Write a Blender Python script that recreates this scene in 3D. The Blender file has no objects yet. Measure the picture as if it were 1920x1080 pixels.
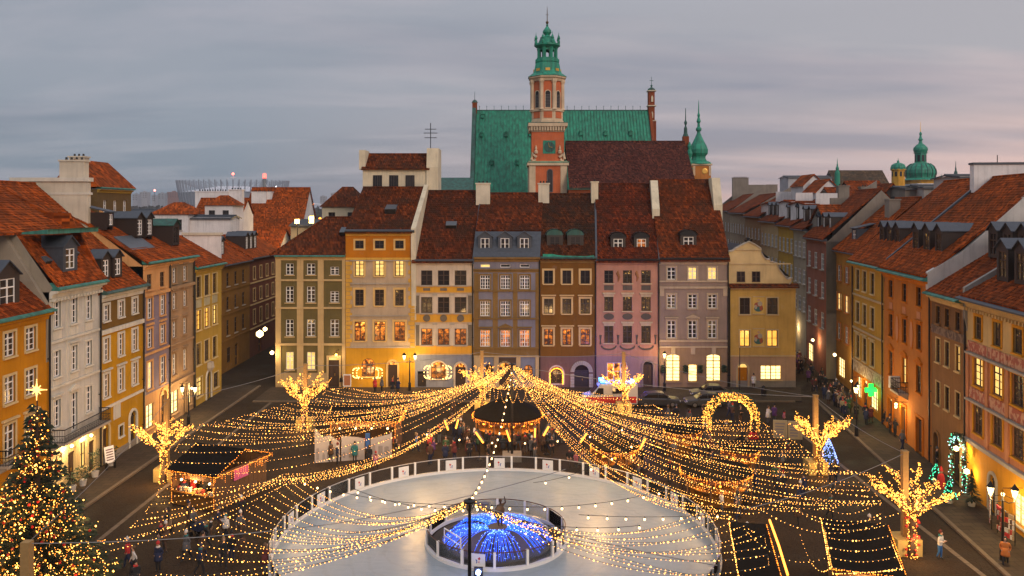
import bpy, bmesh, math, random
from mathutils import Vector, Matrix
rnd = random.Random(7)
S = bpy.context.scene
COL = S.collection
R = math.radians
# ------------------------------------------------------------------ camera
CAMZ, F, HY = 21.0, 1520.0, 392.0
cd = bpy.data.cameras.new("camera"); cam = bpy.data.objects.new("camera", cd); COL.objects.link(cam)
cam.location = (0, 0, CAMZ); cam.rotation_euler = (R(90), 0, 0)
cd.sensor_width = 36; cd.lens = 36 * F / 1920; cd.shift_y = -(540 - HY) / 1920
cd.clip_start = .5; cd.clip_end = 9000
S.camera = cam
# ------------------------------------------------------------------ world
W_ = bpy.data.worlds.new("World"); S.world = W_; W_.use_nodes = True
nt = W_.node_tree; N = nt.nodes; L = nt.links; N.clear()
def nn(t, **k):
    n = N.new(t)
    for a, b in k.items(): setattr(n, a, b)
    return n
def wmath(op, a, b=None, clamp=False):
    n = nn('ShaderNodeMath', operation=op, use_clamp=clamp)
    for i, v in enumerate((a, b)):
        if v is None: continue
        if isinstance(v, (int, float)): n.inputs[i].default_value = v
        else: L.new(v, n.inputs[i])
    return n.outputs[0]
def wmix(f, a, b):
    n = nn('ShaderNodeMix', data_type='RGBA')
    for i, v in ((0, f), (6, a), (7, b)):
        if isinstance(v, (int, float)): n.inputs[i].default_value = v
        elif isinstance(v, tuple): n.inputs[i].default_value = (*v, 1)
        else: L.new(v, n.inputs[i])
    return n.outputs[2]
tc = nn('ShaderNodeTexCoord'); sx = nn('ShaderNodeSeparateXYZ'); L.new(tc.outputs['Generated'], sx.inputs[0])
X_, Y_, Z_ = sx.outputs
den = wmath('ADD', wmath('MAXIMUM', Z_, 0.0), .10)
cmb = nn('ShaderNodeCombineXYZ')
L.new(wmath('DIVIDE', X_, den), cmb.inputs[0]); L.new(wmath('DIVIDE', Y_, den), cmb.inputs[1])
mp = nn('ShaderNodeMapping'); L.new(cmb.outputs[0], mp.inputs[0]); mp.inputs['Scale'].default_value = (.42, 1.0, 1); mp.inputs['Rotation'].default_value = (0, 0, R(-8)); mp.inputs['Location'].default_value = (1.3, .6, 0)
n1 = nn('ShaderNodeTexNoise'); L.new(mp.outputs[0], n1.inputs['Vector']); n1.inputs['Scale'].default_value = 1.15; n1.inputs['Detail'].default_value = 7; n1.inputs['Roughness'].default_value = .55; n1.inputs['Distortion'].default_value = .5
rp = nn('ShaderNodeValToRGB'); L.new(n1.outputs['Fac'], rp.inputs[0])
rp.color_ramp.elements[0].position = .44; rp.color_ramp.elements[1].position = .66
side = wmath('MULTIPLY', wmath('ADD', wmath('MULTIPLY', X_, 1.1), .36), 1.0, True)      # 0 left .. 1 right (west glow)
low = wmath('SUBTRACT', 1.0, wmath('MULTIPLY', Z_, 6.0), True)
hi_col = wmix(side, (.29, .312, .36), (.415, .395, .42))
lo_col = wmix(side, (.135, .190, .265), (1.0, .58, .46))
base = wmix(wmath('POWER', low, 1.4), hi_col, lo_col)
cl_col = wmix(side, (.120, .160, .220), (.235, .25, .32))
lt_col = wmix(side, (.40, .385, .43), (.74, .56, .53))
n2 = nn('ShaderNodeTexNoise'); L.new(mp.outputs[0], n2.inputs['Vector']); n2.inputs['Scale'].default_value = .55; n2.inputs['Detail'].default_value = 4
r2 = nn('ShaderNodeValToRGB'); L.new(n2.outputs['Fac'], r2.inputs[0]); r2.color_ramp.elements[0].position = .47; r2.color_ramp.elements[1].position = .64
sky = wmix(wmath('MULTIPLY', rp.outputs[0], .65), base, lt_col)
sky = wmix(wmath('MULTIPLY', r2.outputs[0], .66), sky, cl_col)
nish = nn('ShaderNodeTexSky', sky_type='NISHITA', sun_disc=False, sun_elevation=R(24), sun_rotation=R(152))
nm = nn('ShaderNodeMix', data_type='RGBA', blend_type='ADD'); nm.inputs[0].default_value = .006
L.new(sky, nm.inputs[6]); L.new(nish.outputs[0], nm.inputs[7])
up = wmath('ADD', 1.0, wmath('MULTIPLY', wmath('MAXIMUM', wmath('SUBTRACT', Z_, .22), 0.0), 1.5))
sc_ = nn('ShaderNodeMix', data_type='RGBA', blend_type='MULTIPLY'); sc_.inputs[0].default_value = 1
L.new(nm.outputs[2], sc_.inputs[6])
cu = nn('ShaderNodeCombineXYZ')
for i in range(3): L.new(up, cu.inputs[i])
L.new(cu.outputs[0], sc_.inputs[7])
bg = nn('ShaderNodeBackground'); bg.inputs[1].default_value = .80; L.new(sc_.outputs[2], bg.inputs[0])
wo = nn('ShaderNodeOutputWorld'); L.new(bg.outputs[0], wo.inputs[0])
# ------------------------------------------------------------------ sun (last glow, under cloud)
sl = bpy.data.lights.new("sun", 'SUN'); sl.energy = .95; sl.angle = R(22); sl.color = (1, .80, .66)
so = bpy.data.objects.new("sun", sl); COL.objects.link(so); so.rotation_euler = (R(66), 0, R(28))
S.view_settings.view_transform = 'Standard'; S.view_settings.look = 'None'
S.view_settings.exposure = .4; S.view_settings.gamma = 1.0; S.view_settings.use_curve_mapping = False
cy = S.cycles
cy.use_denoising = True; cy.max_bounces = 5; cy.diffuse_bounces = 3; cy.glossy_bounces = 2; cy.transmission_bounces = 4
cy.transparent_max_bounces = 8; cy.sample_clamp_indirect = 4; cy.caustics_reflective = False; cy.caustics_refractive = False; cy.use_light_tree = True
# ------------------------------------------------------------------ pixel -> place
def gp(px, py, z=0.0):
    Y = F * (CAMZ - z) / (py - HY); return Vector(((px - 960) * Y / F, Y, z))
def atY(px, py, Y): return Vector(((px - 960) * Y / F, Y, CAMZ - (py - HY) * Y / F))
# ------------------------------------------------------------------ materials
MATS = {}
class NB:
    def __init__(s, name):
        s.m = bpy.data.materials.new(name); s.m.use_nodes = True; s.t = s.m.node_tree; s.N = s.t.nodes; s.L = s.t.links
        s.p = s.N['Principled BSDF']; s.tc = s.N.new('ShaderNodeTexCoord')
    def new(s, t, **k):
        n = s.N.new(t)
        for a, b in k.items(): setattr(n, a, b)
        return n
    def put(s, sock, v):
        if isinstance(v, (int, float)): sock.default_value = v
        elif isinstance(v, tuple): sock.default_value = (*v, 1) if len(v) == 3 and sock.type == 'RGBA' else v
        else: s.L.new(v, sock)
    def math(s, op, a, b=None, clamp=False):
        n = s.new('ShaderNodeMath', operation=op, use_clamp=clamp); s.put(n.inputs[0], a)
        if b is not None: s.put(n.inputs[1], b)
        return n.outputs[0]
    def mix(s, f, a, b, mode='MIX'):
        n = s.new('ShaderNodeMix', data_type='RGBA', blend_type=mode); s.put(n.inputs[0], f); s.put(n.inputs[6], a); s.put(n.inputs[7], b); return n.outputs[2]
    def noise(s, scale, detail=4, vec=None, stretch=None, rough=.55):
        v = vec or s.tc.outputs['Object']
        if stretch:
            mp = s.new('ShaderNodeMapping'); s.L.new(v, mp.inputs[0]); mp.inputs['Scale'].default_value = stretch; v = mp.outputs[0]
        n = s.new('ShaderNodeTexNoise'); s.L.new(v, n.inputs['Vector']); n.inputs['Scale'].default_value = scale; n.inputs['Detail'].default_value = detail; n.inputs['Roughness'].default_value = rough
        return n.outputs['Fac']
    def ramp(s, f, *st):
        n = s.new('ShaderNodeValToRGB'); s.put(n.inputs[0], f); e = n.color_ramp.elements
        while len(e) < len(st): e.new(.5)
        for i, (p, c) in enumerate(st):
            e[i].position = p; e[i].color = (*c, 1) if isinstance(c, tuple) else (c, c, c, 1)
        return n.outputs[0]
    def bump(s, h, strength=.3, dist=.02):
        n = s.new('ShaderNodeBump'); n.inputs['Strength'].default_value = strength; n.inputs['Distance'].default_value = dist; s.put(n.inputs['Height'], h); s.L.new(n.outputs[0], s.p.inputs['Normal'])
    def fin(s, col, rough=.8, metal=0.0):
        s.put(s.p.inputs['Base Color'], col); s.put(s.p.inputs['Roughness'], rough); s.p.inputs['Metallic'].default_value = metal; return s.m
def mul(c, k): return tuple(min(1, x * k) for x in c)
def sat(c, k):
    l = .3 * c[0] + .6 * c[1] + .1 * c[2]; return tuple(max(.003, min(.9, l + (x - l) * k)) for x in c)
def plain(name, c, rough=.6, metal=0.0, var=.25, scale=6):
    k = (name, c)
    if k in MATS: return MATS[k]
    b = NB(name); f = b.noise(scale, 3)
    MATS[k] = b.fin(b.mix(f, mul(c, 1 - var), mul(c, 1 + var)), rough, metal); return MATS[k]
def stucco(c, stain=.5):
    c = sat(c, 1.14); k = ('stucco', c)
    if k in MATS: return MATS[k]
    b = NB('stucco')
    a = b.ramp(b.noise(.55, 5), (.3, .0), (.7, 1.0))
    col = b.mix(a, mul(c, .80), mul(c, 1.12))
    g = b.noise(9, 4); col = b.mix(b.math('MULTIPLY', g, .3), col, mul(c, .78))
    st = b.ramp(b.noise(1.3, 5, stretch=(2.6, 2.6, .22)), (.52, 0.0), (.75, 1.0))
    col = b.mix(b.math('MULTIPLY', st, stain), col, mul(c, .55))
    bl = b.ramp(b.noise(.9, 6, rough=.65), (.60, 0.0), (.66, 1.0))
    col = b.mix(b.math('MULTIPLY', bl, .24), col, tuple(min(1, x * .6 + .12) for x in c))
    b.bump(b.noise(22, 4), .25, .02)
    b.p.inputs['Specular IOR Level'].default_value = .2; MATS[k] = b.fin(col, .92); return MATS[k]
def rooftile(c, moss=.5, key=''):
    k = ('roof', c, key)
    if k in MATS: return MATS[k]
    b = NB('roof_tile'); sp = b.new('ShaderNodeSeparateXYZ'); b.L.new(b.tc.outputs['Object'], sp.inputs[0])
    u = b.math('ADD', sp.outputs[0], b.math('MULTIPLY', sp.outputs[1], .35))
    fu = b.math('FLOOR', b.math('MULTIPLY', u, 4.4)); fz = b.math('FLOOR', b.math('MULTIPLY', sp.outputs[2], 4.2))
    cb = b.new('ShaderNodeCombineXYZ'); b.L.new(fu, cb.inputs[0]); b.L.new(fz, cb.inputs[1])
    wn = b.new('ShaderNodeTexWhiteNoise'); b.L.new(cb.outputs[0], wn.inputs[0])
    col = b.ramp(wn.outputs['Value'], (0.0, mul(c, .35)), (.35, mul(c, .8)), (.75, mul(c, 1.2)), (1.0, (min(1, c[0] * 1.9), c[1] * 1.85, c[2] * 1.5)))
    m1 = b.ramp(b.noise(.45, 6, rough=.62), (.42, 0.0), (.66, 1.0))
    col = b.mix(b.math('MULTIPLY', m1, moss), col, (c[0] * .28 + .008, c[1] * .42 + .01, c[2] * .55 + .008))
    m2 = b.ramp(b.noise(.25, 4, stretch=(1.6, 1.6, .5)), (.45, 0.0), (.7, 1.0))
    col = b.mix(b.math('MULTIPLY', m2, .45), col, mul(c, .5))
    b.bump(b.math('SINE', b.math('MULTIPLY', u, 4.4 * 2 * math.pi)), .5, .03)
    b.p.inputs['Specular IOR Level'].default_value = .08; MATS[k] = b.fin(col, .9); return MATS[k]
def copper(c=(.035, .20, .13), dark=.5, key=''):
    k = ('copper', c, key)
    if k in MATS: return MATS[k]
    b = NB('copper_patina')
    col = b.mix(b.ramp(b.noise(.8, 5, stretch=(2.2, 2.2, .15)), (.35, 0.0), (.65, 1.0)), mul(c, .62), mul(c, 1.3))
    d = b.ramp(b.noise(.5, 6, stretch=(3.2, 3.2, .10), rough=.65), (.47, 0.0), (.66, 1.0))
    col = b.mix(b.math('MULTIPLY', d, dark), col, (.022, .028, .024))
    br = b.ramp(b.noise(1.6, 5, stretch=(2, 2, .12)), (.62, 0.0), (.72, 1.0))
    col = b.mix(b.math('MULTIPLY', br, .35), col, (.09, .06, .03))
    b.bump(b.noise(3, 3), .06, .03)
    MATS[k] = b.fin(col, .6, .0); return MATS[k]
def emit(name, c, s, samp='NONE'):
    k = ('emit', name)
    if k in MATS: return MATS[k]
    b = NB(name); b.p.inputs['Emission Color'].default_value = (*c, 1); b.p.inputs['Emission Strength'].default_value = s
    b.fin(tuple(min(1, x * .5) for x in c), .5); b.m.cycles.emission_sampling = samp
    MATS[k] = b.m; return b.m
def glass_dark(name='window_glass', c=(.012, .013, .016)):
    if name in MATS: return MATS[name]
    b = NB(name); oi = b.new('ShaderNodeObjectInfo')
    f = b.noise(.8, 3); col = b.mix(b.math('MULTIPLY', oi.outputs['Random'], f), c, mul((.06, .045, .035), 1.0))
    b.bump(b.noise(1.2, 2), .06, .05)
    MATS[name] = b.fin(col, .07); return b.m
def glass_lit(name, hot, mid, dark, s, kind='room'):
    if name in MATS: return MATS[name]
    b = NB(name); oi = b.new('ShaderNodeObjectInfo')
    ad = b.new('ShaderNodeVectorMath', operation='ADD'); b.L.new(b.tc.outputs['Object'], ad.inputs[0])
    cx = b.new('ShaderNodeCombineXYZ')
    r10 = b.math('MULTIPLY', oi.outputs['Random'], 60.0)
    b.L.new(r10, cx.inputs[0]); b.L.new(r10, cx.inputs[2]); b.L.new(cx.outputs[0], ad.inputs[1])
    v = ad.outputs[0]
    sp = b.new('ShaderNodeSeparateXYZ'); b.L.new(b.tc.outputs['Object'], sp.inputs[0])
    if kind == 'shop':
        a = b.noise(2.2, 3, vec=v); z = b.math('FRACT', b.math('MULTIPLY', sp.outputs[2], 2.6))
        sh = b.math('LESS_THAN', z, .28); goods = b.ramp(b.noise(9, 2, vec=v), (.42, 0.0), (.56, 1.0))
        f = b.math('SUBTRACT', b.math('ADD', .62, b.math('MULTIPLY', a, .6)), b.math('MULTIPLY', b.math('MULTIPLY', sh, goods), .62), True)
    elif kind == 'curtain':
        a = b.noise(1.4, 2, vec=v); f = b.math('ADD', .35, b.math('MULTIPLY', a, .9), True)
    else:
        a = b.ramp(b.noise(2.1, 4, vec=v), (.42, 0.0), (.60, 1.0)); hi = b.math('MULTIPLY', sp.outputs[2], .32, True)
        vo = b.new('ShaderNodeTexVoronoi'); b.L.new(v, vo.inputs['Vector']); vo.inputs['Scale'].default_value = 4.0
        dots = b.math('LESS_THAN', vo.outputs['Distance'], .17)
        f = b.math('ADD', b.math('MULTIPLY', a, b.math('ADD', .12, hi)), b.math('MULTIPLY', dots, .55), True); f = b.math('MULTIPLY', f, b.math('ADD', .45, b.math('MULTIPLY', oi.outputs['Random'], .8)), True)
    col = b.ramp(f, (0.0, dark), (.5, mid), (1.0, hot))
    b.L.new(col, b.p.inputs['Emission Color']); b.p.inputs['Emission Strength'].default_value = s
    b.fin((.02, .016, .012), .12); b.m.cycles.emission_sampling = 'NONE'
    MATS[name] = b.m; return b.m
# ------------------------------------------------------------------ mesh builder
class MB:
    def __init__(s): s.v = []; s.f = []; s.mi = []; s.M = None
    def pt(s, p):
        if s.M is not None: p = s.M @ Vector(p)
        s.v.append(tuple(p)); return len(s.v) - 1
    def face(s, pts, mi=0): s.f.append([s.pt(p) for p in pts]); s.mi.append(mi)
    def box(s, x0, x1, y0, y1, z0, z1, mi=0):
        i = [s.pt(p) for p in ((x0, y0, z0), (x1, y0, z0), (x1, y1, z0), (x0, y1, z0), (x0, y0, z1), (x1, y0, z1), (x1, y1, z1), (x0, y1, z1))]
        for q in ((0, 3, 2, 1), (4, 5, 6, 7), (0, 1, 5, 4), (1, 2, 6, 5), (2, 3, 7, 6), (3, 0, 4, 7)): s.f.append([i[k] for k in q]); s.mi.append(mi)
    def prism(s, poly, axis, a, b, mi=0):
        """poly: 2D points; axis 'x' -> (y,z), 'y' -> (x,z), 'z' -> (x,y)"""
        def P(p, t): return (t, p[0], p[1]) if axis == 'x' else (p[0], t, p[1]) if axis == 'y' else (p[0], p[1], t)
        n = len(poly); A = [s.pt(P(p, a)) for p in poly]; B = [s.pt(P(p, b)) for p in poly]
        s.f.append(A[::-1]); s.f.append(B); s.mi += [mi, mi]
        for k in range(n): s.f.append([A[k], A[(k + 1) % n], B[(k + 1) % n], B[k]]); s.mi.append(mi)
    def tube(s, pts, r, n=6, mi=0, r1=None, cap=True):
        pts = [Vector(p) for p in pts]; m = len(pts); prev = None; rings = []
        for k, p in enumerate(pts):
            d = (pts[min(k + 1, m - 1)] - pts[max(k - 1, 0)]); d = d.normalized() if d.length > 1e-9 else Vector((0, 0, 1))
            a = Vector((0, 0, 1)) if abs(d.z) < .9 else Vector((1, 0, 0)); a = (a - d * a.dot(d)).normalized(); b_ = d.cross(a)
            rr = r if r1 is None else r + (r1 - r) * k / max(1, m - 1)
            if isinstance(r, (list, tuple)): rr = r[k]
            rings.append([s.pt(p + a * (rr * math.cos(2 * math.pi * j / n)) + b_ * (rr * math.sin(2 * math.pi * j / n))) for j in range(n)])
        for k in range(m - 1):
            for j in range(n): s.f.append([rings[k][j], rings[k][(j + 1) % n], rings[k + 1][(j + 1) % n], rings[k + 1][j]]); s.mi.append(mi)
        if cap: s.f.append(rings[0][::-1]); s.f.append(rings[-1]); s.mi += [mi, mi]
    def lathe(s, prof, c=(0, 0), n=12, mi=0, rot=0.0, cap=True, sx=1.0):
        rings = []
        for (r, z) in prof: rings.append([s.pt((c[0] + sx * r * math.cos(rot + 2 * math.pi * j / n), c[1] + r * math.sin(rot + 2 * math.pi * j / n), z)) for j in range(n)])
        for k in range(len(prof) - 1):
            for j in range(n): s.f.append([rings[k][j], rings[k][(j + 1) % n], rings[k + 1][(j + 1) % n], rings[k + 1][j]]); s.mi.append(mi)
        if cap: s.f.append(rings[0][::-1]); s.f.append(rings[-1]); s.mi += [mi, mi]
    ICO = None
    def ball(s, c, r, mi=0, squash=1.0):
        if MB.ICO is None:
            b = bmesh.new(); bmesh.ops.create_icosphere(b, subdivisions=1, radius=1)
            b.verts.ensure_lookup_table(); MB.ICO = ([tuple(v.co) for v in b.verts], [[v.index for v in f.verts] for f in b.faces]); b.free()
        o = len(s.v)
        for p in MB.ICO[0]: s.pt((c[0] + p[0] * r, c[1] + p[1] * r, c[2] + p[2] * r * squash))
        for f in MB.ICO[1]: s.f.append([o + k for k in f]); s.mi.append(mi)
    def octa(s, c, r, mi=0):
        o = len(s.v)
        for d in ((1, 0, 0), (0, 1, 0), (-1, 0, 0), (0, -1, 0), (0, 0, 1), (0, 0, -1)): s.pt((c[0] + d[0] * r, c[1] + d[1] * r, c[2] + d[2] * r))
        for q in ((0, 1, 4), (1, 2, 4), (2, 3, 4), (3, 0, 4), (1, 0, 5), (2, 1, 5), (3, 2, 5), (0, 3, 5)): s.f.append([o + k for k in q]); s.mi.append(mi)
    def mesh(s, name, mats, smooth=False):
        me = bpy.data.meshes.new(name); me.from_pydata(s.v, [], s.f)
        for m in (mats if isinstance(mats, (list, tuple)) else [mats]): me.materials.append(m)
        me.polygons.foreach_set('material_index', s.mi)
        if smooth: me.polygons.foreach_set('use_smooth', [True] * len(s.f))
        me.update(); return me
    def build(s, name, mats, parent=None, loc=None, smooth=False, **props):
        return put(name, s.mesh(name, mats, smooth), parent, loc, **props)
def put(name, me, parent=None, loc=None, rz=0.0, **props):
    o = bpy.data.objects.new(name, me); COL.objects.link(o)
    if parent is not None: o.parent = parent
    if loc is not None: o.location = loc
    if rz: o.rotation_euler.z = rz
    for k, v in props.items(): o[k] = v
    return o
def thing(name, label, cat, loc=(0, 0, 0), rz=0.0, group=None):
    o = bpy.data.objects.new(name, None); COL.objects.link(o); o.location = loc; o.rotation_euler.z = rz
    o['label'] = label; o['category'] = cat
    if group: o['group'] = group
    return o
def tag(o, label, cat, group=None):
    o['label'] = label; o['category'] = cat
    if group: o['group'] = group
    return o
def lamp(parent, loc, watts, col=(1, .62, .25), r=.15):
    d = bpy.data.lights.new('lamp_bulb', 'POINT'); d.energy = watts; d.color = col; d.shadow_soft_size = r
    o = bpy.data.objects.new('lamp_bulb', d); COL.objects.link(o); o.parent = parent; o.location = loc; return o
def shop_lamp(root, loc, watts, col=(1, .70, .35)):  # added facade fill light; globe and bracket invented to give it a source
    m = MB(); m.ball(loc, .13); g = m.build('lamp_globe', BULBW, root); m = MB(); m.tube([(loc[0], 0, loc[2] + .45), (loc[0], loc[1], loc[2] + .4), (loc[0], loc[1], loc[2] + .12)], .025, 5); m.build('lamp_bracket', DARKM, g); lamp(g, (loc[0], loc[1] - .05, loc[2] - .3), watts, col)
def copy_tree(o, parent=None):
    c = o.copy(); COL.objects.link(c)
    if parent is not None: c.parent = parent
    for ch in list(o.children): copy_tree(ch, c)
    return c
ORD = 'first second third fourth fifth sixth seventh eighth ninth tenth eleventh twelfth thirteenth fourteenth fifteenth sixteenth seventeenth eighteenth nineteenth twentieth'.split()
O9 = ORD[:9]
for tn, tx in (('twenty', ''), ('thirty', 'thirtieth'), ('forty', 'fortieth'), ('fifty', 'fiftieth'), ('sixty', 'sixtieth'), ('seventy', 'seventieth')): ORD += ([tx] if tx else []) + [tn + '-' + w for w in O9]
# palette
WHITE = plain('white_paint', (.80, .78, .73), .5, var=.08)
CREAM = stucco((.62, .50, .33)); BROWNW = plain('brown_wood', (.055, .028, .014), .55)
DARKW = plain('dark_frame', (.028, .018, .013), .5); STONE = stucco((.40, .35, .28)); SANDST = stucco((.50, .38, .24))
SLATE = plain('slate_sheet', (.055, .065, .08), .5, .2, .35, 3); DARKM = plain('dark_metal', (.012, .011, .011), .45, .4)
GUT = copper((.045, .21, .16), .35, 'gutter'); ZINC = plain('zinc_sheet', (.11, .125, .14), .45, .4, .25, 2)
RED1 = rooftile((.118, .027, .007), .80, 'c'); RED2 = rooftile((.285, .058, .009), .55, 's'); RED3 = rooftile((.22, .045, .009), .5, 'r')
CR = [rooftile((.118 * k, .027 * k * g, .007), mo, 'c%d' % i) for i, (k, g, mo) in enumerate(((1.0, 1.0, .85), (.85, 1.0, .9), (1.0, .95, .7), (.6, 1.25, .9), (.95, .85, .75), (1.15, .95, .8)))]
COP = copper((.010, .235, .135), .28, 'nave'); COPT = copper((.012, .25, .15), .42, 'tower'); COPD = copper((.02, .10, .075), .8, 'dark')
WALLW = stucco((.74, .72, .70)); CONC = stucco((.24, .215, .18)); GOLD = plain('gold_leaf', (.65, .38, .08), .35, .7)
FIREW = stucco((.60, .55, .44)); FIREC = stucco((.62, .56, .42))
GD = glass_dark()
GR = glass_lit('restaurant_window_light', (1, .56, .10), (.62, .16, .015), (.03, .007, .003), 1.9)
GY = glass_lit('room_window_light', (1, .70, .22), (.75, .32, .045), (.16, .05, .01), 1.15, 'curtain')
GS = glass_lit('shop_window_light', (1, .80, .34), (.95, .50, .10), (.30, .11, .02), 1.9, 'shop')
GO = glass_lit('orange_window_light', (1, .50, .08), (.8, .26, .03), (.35, .08, .01), 1.3, 'curtain')
GDIM = glass_lit('dim_window_light', (1, .55, .14), (.05, .024, .010), (.006, .005, .004), .9)
GS.cycles.emission_sampling = 'FRONT'
PANES = dict(d=GD, r=GR, y=GY, s=GS, o=GO, m=GDIM)
BULB = emit('fairy_bulb_glow', (1, .40, .070), 7.5); BULBT = emit('tree_bulb_glow', (1, .36, .050), 4.6); BULBO = emit('orange_bulb_glow', (1, .25, .020), 4.0); BULBW = emit('lantern_glow', (1, .72, .32), 5.0)
HEAT = emit('heater_glow', (1, .28, .03), 4.0)
# ------------------------------------------------------------------ windows, doors
def outline(w, h, arch, n=10):
    """opening outline from bottom left, counter-clockwise seen from the front (x right, z up), bottom centre origin"""
    if not arch: return [(-w / 2, 0), (w / 2, 0), (w / 2, h), (-w / 2, h)]
    rise = w / 2 if arch == 1 else w * arch
    rad = (w * w / 4 + rise * rise) / (2 * rise); cz = h - rad
    a0 = math.atan2(h - rise - cz, w / 2)
    pts = [(-w / 2, 0), (w / 2, 0)]
    for k in range(n + 1):
        a = a0 + (math.pi - 2 * a0) * k / n; pts.append((rad * math.cos(a), cz + rad * math.sin(a)))
    return pts
def ring(mb, o, i, y0, y1, mi=0):
    n = len(o)
    for k in range(n):
        j = (k + 1) % n
        a, b, c, d = o[k], o[j], i[j], i[k]
        mb.face([(a[0], y0, a[1]), (b[0], y0, b[1]), (c[0], y0, c[1]), (d[0], y0, d[1])], mi)
        mb.face([(a[0], y0, a[1]), (a[0], y1, a[1]), (b[0], y1, b[1]), (b[0], y0, b[1])], mi)
        mb.face([(d[0], y0, d[1]), (c[0], y0, c[1]), (c[0], y1, c[1]), (d[0], y1, d[1])], mi)
def offset_outline(w, h, arch, t, bottom=None):
    b = t if bottom is None else bottom
    o = outline(w - 2 * t, h - t - b, arch)
    return [(x, z + b) for x, z in o]
WM = {}
def win_meshes(w, h, arch, nx, nz, fm, surround, sill, sm, sw=.16):
    key = (round(w, 2), round(h, 2), arch, nx, nz, fm.name, surround, sill, sm.name if sm else '', sw)
    if key in WM: return WM[key]
    m = MB(); t = .075
    ring(m, outline(w, h, arch), offset_outline(w, h, arch, t), -.03, .04)
    for k in range(1, nx):
        x = -w / 2 + w * k / nx; b = .055 if (k * 2 == nx or nx == 3) else .03
        top = h - t if not arch else h - t - (0 if abs(x) < .1 else w * .18)
        m.box(x - b, x + b, -.035 if b > .05 else -.02, .03, t, top)
    for k in range(1, nz):
        z = h * k / nz; b = .045 if k == nz - 1 and nz > 2 else .022
        m.box(-w / 2 + t, w / 2 - t, -.028 if b > .03 else -.015, .025, z - b, z + b)
    fr = m.mesh('window', fm)
    m = MB(); o = offset_outline(w, h, arch, .03); m.face([(x, .015, z) for x, z in o]); pa = m.mesh('pane', GD)
    su = si = None
    if surround:
        m = MB(); o = outline(w + 2 * sw, h + sw + (.02 if sill else sw), arch); dz = .02 if sill else sw
        oo = [(x, z - dz) for x, z in o]; ring(m, oo, outline(w, h, arch), -.20, -.10)
        if surround == 2: m.box(-w / 2 - sw - .12, w / 2 + sw + .12, -.34, -.10, h + sw + .10, h + sw + .24)
        if surround == 3:
            z = h + sw + .08; m.box(-w / 2 - sw - .15, w / 2 + sw + .15, -.34, -.10, z, z + .12)
            m.prism([(-w / 2 - sw - .15, z + .12), (w / 2 + sw + .15, z + .12), (0, z + .12 + (w / 2 + sw) * .55)], 'y', -.30, -.10)
        su = m.mesh('surround', sm)
    if sill:
        m = MB(); m.box(-w / 2 - .14, w / 2 + .14, -.30, 0, -.13, -.02); si = m.mesh('sill', sm or STONE)
    WM[key] = (fr, pa, su, si); return WM[key]
REC = .15
def window(root, uc, z0, w, h, st, lit='d'):
    rec = st.get('rec', REC)
    fr, pa, su, si = win_meshes(w, h, st.get('arch', 0), st.get('nx', 2), st.get('nz', 4), st.get('fm', WHITE), st.get('sur', 0), st.get('sill', 1), st.get('sm'), st.get('sw', .16))
    o = put('window', fr, root, (uc, rec, z0))
    p = put('pane', pa, o)
    if lit != 'd': p.material_slots[0].link = 'OBJECT'; p.material_slots[0].material = PANES[lit]
    if su: put('surround', su, o)
    if si: put('sill', si, o)
    return o
def door(root, uc, z0, w, h, arch=0, mat_=None, lit=None, sm=None):
    m = MB(); mat_ = mat_ or BROWNW
    o = outline(w, h, arch); hh = h - (w / 2 if arch else .45)
    m.prism([(-w / 2, 0), (w / 2, 0), (w / 2, hh), (-w / 2, hh)], 'y', 0, .06)
    for s in (-1, 1):
        for (a, b) in ((.08, .36), (.42, .92)):
            m.box(s * w / 4 - w * .17, s * w / 4 + w * .17, -.03, 0, hh * a, hh * b)
    m.box(-.03, .03, -.045, 0, 0, hh); m.box(-w / 2, w / 2, -.06, .06, hh, hh + .1)
    d = m.build('door', mat_, root, (uc, REC + .05, z0))
    m = MB(); tp = [(x, z) for x, z in o if z > hh - 1e-6]
    if arch: tp = [(w / 2, hh + .1)] + [(x, z) for x, z in o[2:] if z > hh + .1] + [(-w / 2, hh + .1)]
    else: tp = [(-w / 2, hh + .1), (w / 2, hh + .1), (w / 2, h), (-w / 2, h)]
    m.face([(x, .02, z) for x, z in tp]); m.build('fanlight', PANES[lit] if lit else GD, d)
    m = MB(); m.box(.06, .12, -.09, 0, hh * .42, hh * .52); m.build('handle', GOLD, d)
    if sm:
        m = MB(); t = .22; oo = outline(w + 2 * t, h + t, arch); ring(m, oo, o, -.30 , -.15); m.build('surround', sm, d)
    return d
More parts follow.
